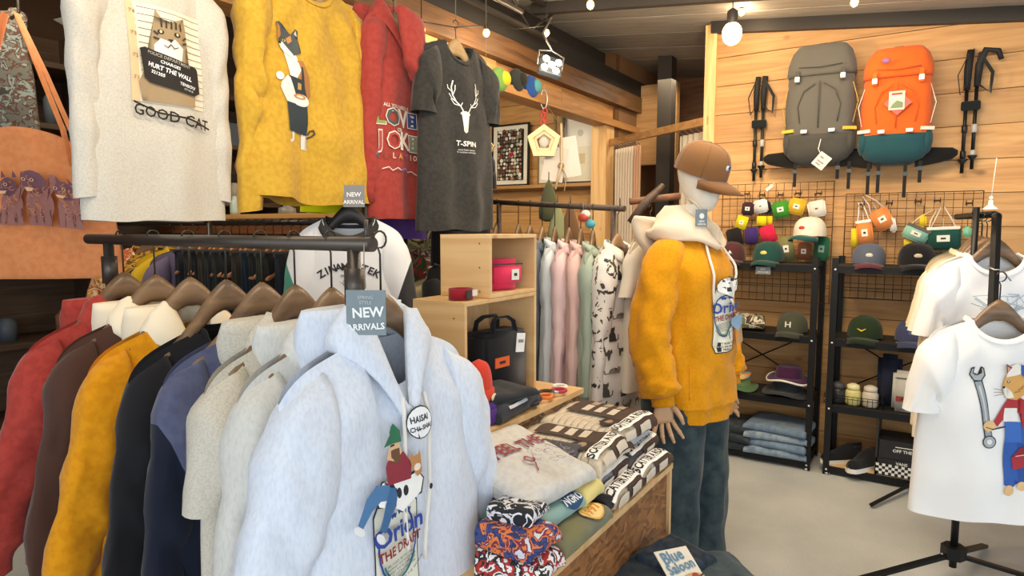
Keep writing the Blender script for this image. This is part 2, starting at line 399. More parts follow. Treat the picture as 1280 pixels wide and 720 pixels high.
struct(slab('trim_6', (HX - 0.16, -0.5, 2.62), (HX - 0.10, 6.3, 3.2), plain('#322d28', 0.8)))
# alcove back wall with boards
wa = struct(slab('wall_far', (-4.6, 5.22, 0), (HX - 0.0, 5.3, 3.2), plain('#6d4c2c', 0.9)))
boards(wa, -4.6, HX - 0.15, 5.2, 2.9, 0.0, 0.2, PINE, 8)
# left wall and near-left wall
wl = struct(slab('wall_left', (-4.72, -1.2, 0), (-4.62, 5.25, 3.25), plain('#4a3524', 0.9)))
struct(slab('wall_near_left', (-6.0, -1.3, 0), (-2.6, -1.2, 3.3), plain('#5f452c', 0.9)))
# fitting-room recess
fr = struct(slab('wall_recess', (HX, 6.3, 0), (-0.4, 6.4, 3.1), wood('#6e4a32', '#875c3e', '#946a49', 'x', vary=.1)))
struct(slab('wall_recess_left', (HX - .10, 5.3, 0), (HX, 6.4, 3.1), plain('#8a6747', 0.8)))
struct(slab('wall_recess_side', (-0.5, 4.57, 0), (-0.4, 6.3, 3.0), plain('#6b5039', 0.8)))
struct(slab('trim_7', (-2.02, 5.35, 0), (-1.9, 5.47, 3.0), plain('#39342f', 0.7)))      # dark post behind the curtain
struct(slab('trim_8', (HX, 5.7, 2.03), (-1.97, 5.78, 2.75), wood('#b98c58', '#c99d68', '#d5ae7c', 'x')))
# ================================================================ garments
HANG = wood('#5f4a38', '#7d6248', '#947658', 'x', knots=False, rough=0.35, vary=0.2, scale=2)
HANGL = wood('#a88658', '#c3a06f', '#d0af80', 'x', knots=False, rough=0.4, vary=0.1, scale=2)
CHROME = plain('#c9cbcc', 0.25, 1.0); DARKHOOK = plain('#4a453f', 0.35, 0.8)
def hanger(label, loc, rz, group=None, w=0.21, m=None, hook=0.10, thick=1.0, hm=None, name='wooden_hanger'):
    """contoured wooden hanger; origin where the hook meets the wood; arms along local x"""
    t = thing(name, label, 'hanger', loc, rz, group)
    b = MB(); R = []
    for i in range(-12, 13):
        s = i / 12; x = s * w; z = -0.026 - 0.150 * (1 - math.exp(-3.0 * s * s)) * 0.80 - .018 * abs(s); y = -0.006 * s * s
        h = lerp(0.040, 0.010, abs(s) ** .7); d = lerp(0.014, 0.008, abs(s) ** .8) * thick
        if abs(i) == 12: h *= 0.5; d *= 0.5
        R.append([Vector((x, y + d * math.cos(a), z + h * math.sin(a))) for a in (2 * PI * k / 10 for k in range(10))])
    b.rings(R, 0, True, True); b.build('shoulder_bar', m or HANG, t)
    r = 0.017; pts = [(0, 0, 0.0), (0, 0, hook - 0.03)] + [(r * math.cos(a) , 0, hook - 0.0 + r * math.sin(a)) for a in [lerp(-PI * .6, PI * 0.95, k / 9) for k in range(10)]]
    MB().tube(pts, 0.0022, 6).build('hook', hm or DARKHOOK, t); return t

class Garment:
    def __init__(g, name, label, cat, loc, rz, mat, group=None, W=0.25, L=0.68, dep=0.055, nw=0.088, slope=0.30, dip=0.085,
                 sleeve='long', sl=0.60, spread=0.06, sr=0.075, cuffw=0.045, seed=1, folds=0.010, fq=9.0, smat=None, hem=0.0, cuff=0.0,
                 ribmat=None, flare=0.02, hood=None, swing=0.0, tilt=0.0, armsplit=None, yshift=0.0, nx=30, nzr=34, slin=0.0, hoodz=-.016, collarmat=None, sleeves=(-1, 1), gz=0.0):
        g.__dict__.update(locals()); g.t = thing(name, label, cat, loc, rz, group)
        if tilt: g.t.rotation_euler = (0, tilt, rz)
        g.m = mat; g.smat = smat or mat; g.rib = ribmat or mat
        g.body(); 
        for s in sleeves: g.arm(s)
        g.collar()
    def width(g, v):      # v 0 hem .. 1 shoulder
        w = g.W + g.flare * (1 - v) ** 1.5 - 0.018 * math.exp(-((v - 0.72) / 0.16) ** 2)
        if g.hem and v * g.L < g.hem * 1.3: w -= 0.012
        return w
    def top(g, x, front):
        a = abs(x)
        if a < g.nw:
            q = math.sqrt(max(0, 1 - (a / g.nw) ** 2)); return -(g.dip if front else 0.012) * q - 0.004
        e = (a - g.nw) / max(1e-4, (g.W - g.nw)); return -0.004 - g.slope * (a - g.nw) - 0.035 * e ** 6
    def pt(g, s, v, front, off=0.0):
        tp = g.top(s * g.W, front); zz = lerp(-g.L, tp, v); vv = (zz + g.L) / g.L
        hw_ = (1 - min(1, max(0, vv))) ** 3 * g.folds * .9 * nz(s * g.W * g.fq * 1.0 + 5, g.seed * 2.7, 1.5)
        x = g.width(min(1, max(0, vv))) * s
        edge = math.sqrt(max(0, 1 - abs(s) ** 3))
        d = g.dep * (1 - v ** 5) + 0.016
        nk = math.cos(PI / 2 * min(1, abs(s * g.W) / (g.nw * 1.25))) * sstep(0.6, 1, v)
        y = -d * edge - 0.030 * nk * (1 if front else .6)
        fo = g.folds * (nz(x * g.fq, zz * 1.1 + g.seed * 3.3, g.seed * 7.7) * (0.35 + 1.5 * (1 - vv)) + 0.45 * nz(x * g.fq * 1.6, zz * 8, g.seed * 1.9))
        fo *= edge * (1 - sstep(.85, 1, v))
        rad = -g.folds * 0.9 * math.sin((abs(x) * 34 + zz * 22)) * math.exp(-((vv - 0.8) / 0.12) ** 2) * edge * abs(s)
        if front: y = y + fo * 1.3 + rad - off
        else: y = -y + fo + off
        return Vector((x, y + g.yshift + g.swing * (1 - vv), zz + hw_))
    def surf(g, x, z, off):
        v0 = (z + g.L) / g.L; 
        s = max(-0.995, min(0.995, x / g.width(min(1, max(0, v0))))); tp = g.top(s * g.W, True)
        v = min(1.0, max(0, (z + g.L) / (tp + g.L)))
        p = g.pt(s, v, True); e = 0.004
        pa = g.pt(min(.999, s + e), v, True); pb = g.pt(s, min(1, v + e), True)
        n = (pa - p).cross(pb - p)
        if n.length < 1e-9: n = Vector((0, -1, 0))
        n.normalize()
        if n.y > 0: n = -n
        return p + n * off
    def body(g):
        b = MB(); nx, nr = g.nx, g.nzr
        svals = [math.sin(PI / 2 * (-1 + 2 * i / nx)) for i in range(nx + 1)]
        hv = g.hem / g.L; v0 = 0.0
        rows = [v0 + (1 - v0) * (j / nr) for j in range(nr + 1)]
        rings = []
        for v in rows:
            rings.append([g.pt(s, v, True) for s in svals] + [g.pt(s, v, False) for s in svals[::-1][1:-1]])
        b.rings(rings, 0)
        R = g.nw; nh = sum(1 for v in rows if v * g.L < g.hem)
        if g.hem:
            for f in b.bm.faces:
                if f.calc_center_median().z < -g.L + g.hem: f.material_index = 1
        b.bm.verts.ensure_lookup_table()
        g.bodyobj = b.build('body', [g.m, g.rib], g.t)
        if g.hem:   # the ribbed band is its own part
            m = g.rib
            hb = MB(); rr = []
            for k in range(5):
                v = hv * k / 4; rr.append([g.pt(s, v, True, 0.003 if 0 < k < 4 else 0.0008) for s in svals] + [g.pt(s, v, False, 0.003 if 0 < k < 4 else .0008) for s in svals[::-1][1:-1]])
            hb.rings(rr); hb.build('hem_band', m, g.t)
    def arm(g, s):
        """sleeve lofted between its outer and its inner edge, hanging from the shoulder"""
        W, sp, sr = g.W, g.spread, g.sr; zs = g.top(W, True); ns = 20; short = g.sleeve == 'short'; cw = g.cuffw if not short else sr * .78
        ze = zs - g.sl * (1 if not short else .95)
        O = [Vector((W - .085, 0, g.top(W - .085, True) - .012)), Vector((W + .004, 0, zs - .016)), Vector((W + .018 + sp * .30, 0, lerp(zs, ze, .34))), Vector((W + sp + cw * (.5 if not short else .35), 0, ze))]
        I = [Vector((W - .095, 0, zs - sr * 1.7)), Vector((W - .060, 0, zs - sr * 1.9 - .03)), Vector((W - .052 + sp * .35, 0, lerp(zs - sr * 1.6, ze, .5))), Vector((W + sp - cw * 1.1, 0, ze + (.012 if not short else -.004)))]
        def cr(Pp, t):
            q = [Pp[0] * 2 - Pp[1]] + Pp + [Pp[-1] * 2 - Pp[-2]]; t = min(2.9999, max(0, t * 3)); i = int(t); u = t - i; p0, p1, p2, p3 = q[i:i + 4]
            return 0.5 * (2 * p1 + (p2 - p0) * u + (2 * p0 - 5 * p1 + 4 * p2 - p3) * u * u + (3 * p1 - p0 - 3 * p2 + p3) * u ** 3)
        n = 10 if short else 26; rings = []
        for k in range(n + 1):
            t = (k / n) ** .9; o, i_ = cr(O, t), cr(I, t); c = (o + i_) / 2; ax = (o - i_) / 2; tg = Vector((ax.z, 0, -ax.x)).normalized()
            bb = lerp(g.dep * .75 + .010, cw * (.62 if not short else .55), sstep(0, 1, t)) + .014 * math.sin(PI * min(1, t * 1.4)) * (1 if short else .8)
            gat = 1.0
            if not short and g.cuff and t > .91: gat = .74
            yo = -.014 * math.sin(PI * t * .8) + g.slin * t
            ring = []
            for j in range(ns):
                th = 2 * PI * j / ns; ca, sa = math.cos(th), math.sin(th)
                amp = g.folds * sstep(.0, .25, t) * (1 if t < .92 else .3)
                wr = amp * (.9 * nz(ca * 1.6 + g.seed, sa * 1.6 + s * 3, c.z * 7) + .55 * nz(ca * 3 + c.z * 9, sa * 3 + g.seed, c.z * 17) + .35 * math.sin(c.z * 46 + 3 * nz(c.z * 5, g.seed, 1) + ca * 1.5) * (0 if short else 1) * sstep(.3, .5, t))
                q = c + ax * ca * gat + Vector((0, 1, 0)) * (bb * gat + wr) * math.copysign(abs(sa) ** .85, sa) + ax.normalized() * wr * .8 * ca + Vector((0, yo, 0))
                ring.append(Vector((q.x * s, q.y + g.yshift, q.z)))
            rings.append(ring)
        cnt = len(rings)
        if g.armsplit:
            k = int(cnt * g.armsplit[0]); A = MB(); A.rings(rings[:k + 1], 0, True, False); A.build('sleeve', g.smat, g.t)
            B = MB(); B.rings(rings[k:]); B.build('sleeve_panel', g.armsplit[1], g.t)
        elif g.cuff:
            A = MB(); A.rings(rings[:-2], 0, True, False); A.build('sleeve', g.smat, g.t)
            B = MB(); B.rings(rings[-3:], 0, False, True); B.build('cuff', g.rib, g.t)
        else:
            A = MB(); A.rings(rings, 0, True, False); A.build('sleeve', g.smat, g.t)
    def collar(g):
        if g.hood: g.makehood(); return
        # ribbed neckband following the opening
        cw = 0.010; n = 36; rings = []
        for k in range(n):
            a = 2 * PI * k / n; x = g.nw * math.cos(a) * 1.0; front = math.sin(a) < 0
            s = x / g.W; p = g.pt(s, 1.0, front)
            o = Vector((math.cos(a), math.sin(a), 0))
            rings.append([p + o * 0.0045 * math.cos(t) + Vector((o.x * -.004 * math.sin(t), o.y * -.006 * math.sin(t), cw * math.sin(t) + .002)) for t in (2 * PI * j / 8 for j in range(8))])
        rings.append(rings[0]); b = MB(); b.rings(rings); b.build('neckband', g.collarmat or g.rib, g.t)
    def makehood(g):
        hm = g.hood; b = MB(); n = 40; rings = []
        # collar of folded cloth: from the front V round the back and forward again
        for k in range(n + 1):
            t = -1 + 2 * k / n; a = t * PI * 0.985         # 0 = back
            s = math.sin(a); c = math.cos(a)
            fr = sstep(0.55, 1.0, abs(t)); bk = 1 - abs(t)
            ctr = Vector((s * (g.nw + 0.010) * (1 - 0.62 * fr), 0.050 * c - 0.030 * fr, g.hoodz + 0.015 * bk - 0.165 * fr ** 1.5 * g.hoodlen + 0.012 * math.sin(3 * PI * t)))
            out = Vector((s, c * 0.9, 0)).normalized()
            hgt = lerp(0.048, 0.024, fr); thk = lerp(0.026, 0.012, fr)
            lean = 0.8 * (1 - fr) + 0.15
            ring = []
            for j in range(14):
                th = 2 * PI * j / 14
                up = hgt * math.sin(th); o = thk * math.cos(th) + lean * (-up) * 0.55
                wr = 0.007 * nz(t * 5 + g.seed, math.sin(th) * 2, math.cos(th) * 2 + 3)
                ring.append(ctr + out * (o + wr) + Vector((0, 0, up + wr)) + Vector((0, g.yshift, 0)))
            rings.append(ring)
        b.rings(rings, 0, True, True); b.build('hood', hm, g.t)
        # the bag of the hood hanging down the back
        B = MB(); rg = []
        for i in range(9):
            q = i / 8; z = 0.047 + g.hoodz - 0.21 * q; wd = (g.nw + 0.05) * math.sqrt(max(0.03, 1 - (q * 1.0) ** 3)); dp = 0.014 + 0.055 * math.sin(PI * min(1, q * 0.85 + 0.12))
            rg.append([Vector((wd * math.cos(t) , 0.055 + dp * .75 + dp * math.sin(t) + .006 * nz(i * .7, math.cos(t) * 2, g.seed) + g.yshift, z)) for t in (2 * PI * j / 18 for j in range(18))])
        B.rings(rg, 0, True, True); B.build('hood_bag', hm, g.t)
    hoodlen = 1.0; hoodz_default = -.02
    def strings(g, m, l1=0.30, l2=0.33, x=0.028, r=0.0042):
        for sx, l in ((-1, l1), (1, l2)):
            pts = []
            for k in range(12):
                t = k / 11; z = -0.125 - l * t; xx = sx * (x + 0.012 * math.sin(t * 4 + sx)) ; p = g.surf(xx, z, 0.010 + 0.012 * (1 - t) ** 2); pts.append(p)
            MB().tube(pts, r, 7, flat=0.6).build('drawstring', m, g.t)
    def pocket(g, m):
        A = MB(); b = bmesh.new(); pts = [(-.15, -g.L + .09), (.15, -g.L + .09), (.15, -g.L + .15), (.10, -g.L + .27), (-.10, -g.L + .27), (-.15, -g.L + .15)]
        vs = [b.verts.new((x, 0, z)) for x, z in pts]; b.faces.new(vs)
        bmesh.ops.triangulate(b, faces=b.faces[:])
        for k in range(-7, 8): bmesh.ops.bisect_plane(b, geom=b.verts[:] + b.edges[:] + b.faces[:], plane_co=(k * .02, 0, 0), plane_no=(1, 0, 0))
        for k in range(12): bmesh.ops.bisect_plane(b, geom=b.verts[:] + b.edges[:] + b.faces[:], plane_co=(0, 0, -g.L + .09 + k * .02), plane_no=(0, 0, 1))
        for v in b.verts: v.co = g.surf(v.co.x, v.co.z, 0.006)
        for f in b.faces: f.smooth = True
        A.merge(b); A.build('pocket', m, g.t, solid=0.003)
def edge_tag(parent, p, w, h, col, txt=None, rz=0, name='price_tag', rx=0.0, tc='#ffffff', lines=0):
    M = T(*p) @ RZ(rz) @ RX(rx)
    o = MB().box((0, 0, -h / 2), (w, 0.0012, h), bev=0.0).build(name, plain(col, 0.5), parent); o.matrix_local = M
    if txt or lines:
        A = Art()
        if txt:
            for i, (s, sz) in enumerate(txt): A.text(tc, s, 0, -h * (0.30 + 0.62 * i / max(1, len(txt))) - (h * .08 if len(txt) > 1 else h * .2), sz, bold=0.03)
        for i in range(lines): A.rect(tc, -w * .3, -h * (.3 + .2 * i), w * .3, -h * (.3 + .2 * i) + h * .05)
        A.place('lettering', flat_surf(T(0, -0.0008, 0)), o, cell=0.2)
    return o
# ================================================================ pictures printed on the garments
K = '#1d1b1c'
def cat_mugshot():
    A = Art(); A.rect('#f3e6cf', -.135, -.17, .135, .17); A.rect('#e7c79c', -.135, -.17, -.105, .17)
    for i in range(14): A.line('#4b443c', [(-.10, .155 - i * .024), (.133, .155 - i * .024)], .0018)
    for i in range(4): A.text('#6b5a45', "7'0'"[:2] + str(4 - i), -.118, .135 - i * .075, .018)
    A.poly('#a8906d', [(-.06, .02), (-.055, .075), (-.05, .13), (-.047, .155), (-.025, .125), (.01, .122), (.035, .125), (.055, .148), (.058, .12), (.062, .06), (.06, -.02), (.075, -.06), (.09, -.12), (.085, -.165), (-.10, -.165), (-.11, -.10), (-.085, -.05), (-.07, -.01)])
    A.poly('#fbf3e4', [(-.05, .035), (-.03, .06), (-.005, .055), (.015, .065), (.045, .04), (.04, -.01), (.0, -.03), (-.05, -.02)])
    for x in (-.03, .024): A.oval('#2f2a22', x, .082, .011, .008); A.oval('#f0e3b5', x, .083, .004, .005)
    for pts in ([(-.03, .12), (-.028, .10)], [(-.012, .122), (-.012, .10)], [(.005, .122), (.004, .10)], [(.02, .122), (.019, .102)], [(.035, .12), (.036, .10)], [(-.052, .08), (-.04, .072)], [(.055, .08), (.044, .07)], [(-.052, .06), (-.038, .056)], [(.056, .06), (.042, .055)]): A.line('#3f352b', pts, .006)
    A.poly('#2b2420', [(-.008, .062), (.010, .062), (.001, .05)]); A.line('#2b2420', [(-.02, .038), (-.008, .032), (.001, .044), (.012, .032), (.024, .038)], .003)
    A.poly('#26211f', [(-.105, .012), (-.085, .02), (.095, -.02), (.10, -.03), (.105, -.11), (.08, -.125), (-.075, -.10), (-.095, -.085)])
    a = -.20
    A.text('#b5aea2', 'POLICE DEPARTMENT', -.003, -.009, .015, a, bold=.01); A.text('#ffffff', 'CHARGES', -.002, -.028, .015, a, bold=.02)
    A.text('#ffffff', 'HURT THE WALL', -.002, -.052, .022, a, bold=.03, xs=.9); A.text('#ffffff', '321205', -.045, -.066, .016, a, bold=.02)
    A.text('#ffffff', 'TENSOU', .055, -.092, .015, a, bold=.02); A.text('#d8d8d8', '071018', .058, -.108, .011, a)
    A.text(K, 'GOOD CAT', 0, -.215, .056, -.10, bold=.012, xs=.92); A.line(K, [(-.135, -.175), (-.05, -.205), (.05, -.21), (.142, -.238)], .007)
    return A
def cat_barista():
    A = Art()
    A.poly('#e9e4da', [(-.012, -.10), (.002, -.10), (-.002, -.22), (-.022, -.235), (-.024, -.225), (-.012, -.215)])
    A.poly('#e9e4da', [(.022, -.10), (.045, -.10), (.045, -.225), (.056, -.245), (.03, -.248), (.032, -.22)])
    A.line('#5a3f2b', [(.05, -.20), (.065, -.19), (.075, -.178), (.07, -.165), (.058, -.17), (.052, -.185)], .006)
    A.poly('#b07a45', [(-.02, .09), (.035, .10), (.06, .04), (.065, -.03), (.04, -.06), (.0, .0)])
    A.poly('#f1ede6', [(-.035, .12), (.01, .13), (.022, .06), (.0, .02), (-.022, .03)])
    A.poly('#2f3a40', [(-.028, .03), (.02, .022), (.024, .075), (.032, .075), (.034, .0), (.046, -.04), (.048, -.19), (-.024, -.185), (-.03, -.06)])
    A.poly('#c09a57', [(.004, .008), (.018, .006), (.018, -.018), (.004, -.018)])
    A.poly('#efe9df', [(-.03, .03), (-.022, .02), (.0, -.045), (-.005, -.075), (-.03, -.07), (-.052, -.02), (-.05, .0)]); A.oval('#f5f1ea', -.055, .022, .013, .015)
    A.oval('#f5f1ea', .02, -.058, .034, .024); A.oval('#c98f5e', .014, -.045, .024, .011); A.oval('#f3e3cd', .014, -.045, .013, .005)
    A.poly('#4e5353', [(-.052, .165), (-.046, .19), (-.058, .225), (-.048, .232), (-.03, .198), (.0, .195), (.018, .222), (.026, .215), (.022, .165), (.03, .13), (.0, .11), (-.03, .13)])
    A.poly('#b87a42', [(-.052, .20), (-.055, .225), (-.046, .215), (-.04, .185), (-.052, .16)]); A.poly('#c98c55', [(-.02, .175), (.0, .192), (.004, .17), (-.012, .155)])
    A.poly('#f4efe7', [(-.05, .15), (-.035, .158), (-.02, .14), (.0, .115), (.0, .10), (-.03, .11), (-.045, .13)]); A.oval(K, -.046, .152, .006, .005)
    A.oval('#d8c46a', -.028, .165, .007, .005); A.oval(K, -.029, .165, .003, .004); A.poly('#e9c7a4', [(.012, .20), (.018, .214), (.021, .19)])
    return A
def love_letters():
    A = Art(); c = '#e9dfd0'
    A.text(c, 'ALL YOU NEED IS', 0, .088, .022, xs=1.0, bold=.02)
    for i, (ch, col, bgc) in enumerate((('L', '#8da05b', None), ('O', '#4b5a57', None), ('V', '#ddd6c6', None), ('E', '#f1ead9', '#3b4d8b'))):
        x = -.105 + i * .07
        if bgc: A.rect(c, x - .036, -.0, x + .036, .076); A.rect(bgc, x - .031, .004, x + .031, .072)
        else: A.text(c, ch, x, .034, .112, bold=.06)
        A.text(col, ch, x, .034, .10 if not bgc else .07, bold=.03)
    A.text(c, 'OR', 0.0, -.018, .024, bold=.02)
    for i, (ch, col, bgc) in enumerate((('J', '#b5473f', None), ('O', '#b5473f', None), ('K', '#d8cdbb', None), ('E', '#f1ead9', '#8f8f7c'))):
        x = -.105 + i * .07
        if bgc: A.rect(c, x - .036, -.112, x + .036, -.03); A.rect(bgc, x - .031, -.108, x + .031, -.034)
        else: A.text(c, ch, x, -.07, .112, bold=.05)
        A.text(col, ch, x, -.07, .10 if not bgc else .072, bold=.015)
    for i, (ch, col) in enumerate(zip('RELATIO', ('#3f6a78', '#9a4a44', '#d8cdbb', '#d8a04c', '#8a5aa0', c, c))): A.text(col, ch, -.12 + i * .04, -.138, .034, bold=.04)
    A.line(c, [(-.10, -.20), (-.07, -.19), (-.05, -.205), (-.02, -.19), (.0, -.20)], .004); A.line('#8a7fd0', [(.0, -.20), (.03, -.19), (.05, -.205)], .005); A.line(c, [(.05, -.205), (.09, -.20), (.13, -.215)], .004)
    return A
def deer_skull():
    A = Art(); c = '#f0efea'
    A.poly(c, [(-.022, .0), (-.03, .008), (-.022, .016), (.0, .02), (.022, .016), (.03, .008), (.022, .0), (.018, -.03), (.014, -.05), (.013, -.072), (.0, -.08), (-.013, -.072), (-.014, -.05), (-.018, -.03)])
    A.line('#474441', [(0, -.055), (0, -.075)], .002)
    for s in (-1, 1):
        A.line(c, [(s * .012, .015), (s * .028, .04), (s * .05, .058), (s * .066, .085), (s * .07, .12), (s * .062, .15)], .006)
        A.line(c, [(s * .05, .058), (s * .072, .07), (s * .084, .09)], .005); A.line(c, [(s * .068, .10), (s * .088, .115), (s * .09, .13)], .004)
        A.line(c, [(s * .066, .085), (s * .055, .11), (s * .054, .13)], .004); A.line(c, [(s * .028, .04), (s * .022, .055)], .004); A.line(c, [(s * .028, .04), (s * .06, .046), (s * .078, .066)], .004)
    A.text(c, 'T-SPIN', 0, -.13, .032, bold=.05, xs=1.25); A.text(c, 'made from nature', 0, -.157, .012); A.text(c, 'for outdoor mountain', 0, -.168, .011)
    return A
def can(person=True, blot=False):
    A = Art(); ink = '#2b2b30'
    # the can
    A.poly(ink, [(-.068, -.145), (-.064, .05), (-.045, .085), (.045, .085), (.066, .05), (.072, -.145), (.056, -.178), (-.05, -.178)])
    A.poly('#eeeedd', [(-.065, -.143), (-.061, .048), (-.043, .081), (.043, .081), (.063, .048), (.069, -.143), (.054, -.174), (-.048, -.174)])
    A.ring('#3550a0', 0, -.028, .056, .085, .005); A.ring('#2f8f8a', 0, -.028, .050, .079, .005, PI * 1.15, PI * 1.85)
    A.text('#2f4aa0', 'Orion', .0, .006, .060, .06, bold=.05, xs=.98); A.text('#8e2b35', 'THE DRAFT', .0, -.033, .029, .08, bold=.035, xs=.85)
    for x, z in ((-.020, .046), (.002, .050), (.024, .046)):
        A.poly('#2f4aa0', [(x + (.010 if k % 2 == 0 else .0042) * math.sin(PI * k / 5), z + (.010 if k % 2 == 0 else .0042) * math.cos(PI * k / 5)) for k in range(10)])
    for i in range(4): A.text('#4c4c4c', 'BREWED WITH CARE FOR YOU'[i:i + 17], .0, -.058 - i * .009, .009, .06)
    A.text('#4c4c4c', 'FROM OKINAWA TO THE WORLD', 0, -.108, .0095, .0, arc=-.09)
    for i in range(3): A.text(ink, ('CRAFT BEER OKINAWA', 'ALC 5% DRAFT 350', 'FRESH BEER')[i], .0, -.137 - i * .012, .010, .04, bold=.03)
    A.ring(ink, -.052, -.15, .008, .008, .002)
    # foam on top
    A.poly(ink, [(-.062, .075), (-.068, .10), (-.045, .125), (-.02, .118), (.0, .135), (.025, .12), (.05, .125), (.068, .10), (.058, .07)])
    A.poly('#fbfbf7', [(-.059, .078), (-.064, .10), (-.044, .121), (-.02, .114), (.0, .130), (.025, .116), (.049, .121), (.064, .10), (.055, .075), (.02, .06), (.0, .05), (-.02, .062)])
    if person:
        A.oval(ink, -.008, .092, .0075, .011); A.oval(ink, .012, .092, .0075, .011)
        A.poly('#4e7aa8', [(-.03, .115), (-.06, .12), (-.085, .10), (-.11, .055), (-.10, .045), (-.075, .075), (-.055, .088), (-.03, .085)])
        A.poly('#3f6a98', [(-.03, .11), (-.045, .08), (-.062, .03), (-.05, .02), (-.03, .06), (-.015, .09)]); A.oval('#e9e9e9', -.108, .042, .014, .008, -.8); A.oval('#e9e9e9', -.062, .012, .014, .008, -1.1)
        A.poly('#8f2f3c', [(-.03, .15), (-.035, .115), (.028, .112), (.034, .145), (.02, .172), (-.018, .172)])
        A.poly('#d9b48c', [(-.024, .165), (-.02, .195), (.014, .197), (.016, .172), (-.004, .155)]); A.poly('#6b4a33', [(-.02, .18), (.012, .182), (.008, .156), (-.008, .15), (-.018, .16)])
        A.poly('#2f7050', [(-.026, .193), (-.018, .222), (.006, .236), (.022, .218), (.02, .194)]); A.line('#2b2b30', [(-.018, .19), (.0, .19)], .004)
        A.poly('#c08a55', [(.034, .13), (.03, .155), (.036, .165), (.042, .156), (.055, .158), (.06, .168), (.062, .15), (.06, .115), (.045, .11)]); A.oval('#efe3d2', .048, .13, .01, .008)
        A.oval(ink, .085, .075, .006, .006)
        A.oval(ink, .075, .222, .038, .034); A.oval('#f7fbff', .075, .222, .0355, .0315); A.text(ink, 'HAISAI', .073, .231, .017, bold=.03); A.text(ink, 'CHA-SHA!', .075, .212, .014, bold=.03)
    if blot: A.poly('#8fb0d0', [(.02, -.04), (.045, -.03), (.09, -.03), (.10, -.07), (.07, -.10), (.02, -.06)]); A.oval('#c09a70', .09, -.12, .03, .04)
    return A
def cat_mechanic():
    A = Art(); ink = '#2a2422'
    # spanner
    A.line(ink, [(-.102, .135), (-.062, -.075)], .030); A.line('#9aa3aa', [(-.102, .132), (-.062, -.072)], .023); A.line('#c9ced2', [(-.100, .12), (-.064, -.06)], .007)
    A.oval(ink, -.058, -.10, .026, .026); A.oval('#aab2b8', -.058, -.10, .022, .022); A.oval('#e9e9e6', -.058, -.10, .010, .010)
    A.poly(ink, [(-.135, .165), (-.13, .195), (-.118, .20), (-.12, .175), (-.105, .168), (-.094, .178), (-.096, .202), (-.084, .195), (-.078, .165), (-.092, .14), (-.118, .14)])
    A.poly('#aab2b8', [(-.131, .166), (-.127, .19), (-.121, .193), (-.124, .172), (-.106, .163), (-.09, .174), (-.092, .195), (-.087, .192), (-.082, .166), (-.094, .144), (-.116, .144)])
    # body
    A.poly('#2f5cae', [(.005, -.02), (.09, -.025), (.095, -.12), (.075, -.255), (.048, -.26), (.05, -.15), (.04, -.14), (.035, -.275), (.0, -.27), (-.002, -.12)])
    A.poly('#274f9b', [(.05, -.10), (.09, -.11), (.075, -.26), (.052, -.262)])
    A.poly('#b5343a', [(-.045, -.02), (-.02, .02), (.01, .075), (.045, .085), (.09, .06), (.11, -.0), (.095, -.06), (.075, -.06), (.078, .0), (.03, .03), (.005, .0), (-.03, -.04)])
    A.poly('#f2f0ec', [(-.005, -.02), (.0, .035), (.05, .035), (.055, -.018)]); A.poly('#3a6cc0', [(.0, -.02), (.062, -.022), (.066, -.10), (.0, -.10)]); A.oval('#f2f0ec', .03, .0, .008, .014)
    A.oval('#e7c08a', -.062, -.035, .024, .022); A.line(ink, [(-.05, -.05), (.0, -.04)], .005); A.line(ink, [(-.075, -.04), (-.052, -.048)], .003)
    A.oval('#e7c08a', .02, -.29, .017, .022); A.oval('#e7c08a', .064, -.27, .017, .018)
    A.poly('#e7c08a', [(.09, -.06), (.13, -.07), (.13, -.085), (.095, -.085)])
    A.poly('#a82f38', [(.03, -.16), (.125, -.135), (.132, -.18), (.035, -.21)]); A.poly('#8b242d', [(.03, -.16), (.06, -.12), (.13, -.10), (.125, -.135)]); A.line('#e9d0cf', [(.045, -.155), (.125, -.137)], .003)
    # head
    A.poly('#dca85f', [(-.012, .10), (-.018, .13), (-.01, .16), (.02, .185), (.06, .19), (.085, .15), (.08, .10), (.04, .07), (.0, .075)])
    A.poly('#f6efe2', [(-.015, .10), (-.018, .122), (.0, .12), (.02, .10), (.03, .08), (.0, .075)]); A.oval(ink, -.015, .12, .006, .005); A.oval(ink, .004, .142, .007, .005); A.oval('#f7efce', .004, .143, .003, .003)
    for i in range(4): A.line('#b67b35', [(.03 + i * .012, .10 + i * .01), (.05 + i * .01, .105 + i * .012)], .004)
    for i in range(3): A.line(ink, [(-.014, .108 - i * .006), (-.055, .115 - i * .014)], .0016)
    A.poly('#f6efe2', [(-.01, .16), (.0, .20), (.03, .215), (.05, .205), (.05, .17), (.02, .165)]); A.poly('#2f5cae', [(.05, .17), (.05, .21), (.08, .20), (.10, .165), (.09, .135), (.075, .15)])
    A.poly('#b5343a', [(.08, .145), (.10, .15), (.13, .14), (.125, .12), (.09, .125)])
    A.poly('#7a4a3a', [(-.008, .175), (-.012, .215), (.012, .20)]); A.poly('#e7a0a0', [(-.005, .182), (-.008, .205), (.006, .196)]); A.poly('#4a3a34', [(.068, .195), (.092, .222), (.095, .18)])
    return A
def varsity():
    A = Art(); s = 'ZINAMISTEK'
    for i, ch in enumerate(s):
        t = (i - 4.5) * .125; R = .30
        A.text('#2c2a2c', ch, R * math.sin(t) * 1.02, R * math.cos(t) - R, .062, -t, bold=.05, xs=1.0)
    A.text('#50505a', 'SINCE 1996', 0, -.055, .02, bold=.02); A.ring('#50505a', 0.0, -.095, .035, .022, .003); A.line('#50505a', [(-.05, -.09), (-.02, -.12), (.03, -.075), (.05, -.10)], .003)
    return A
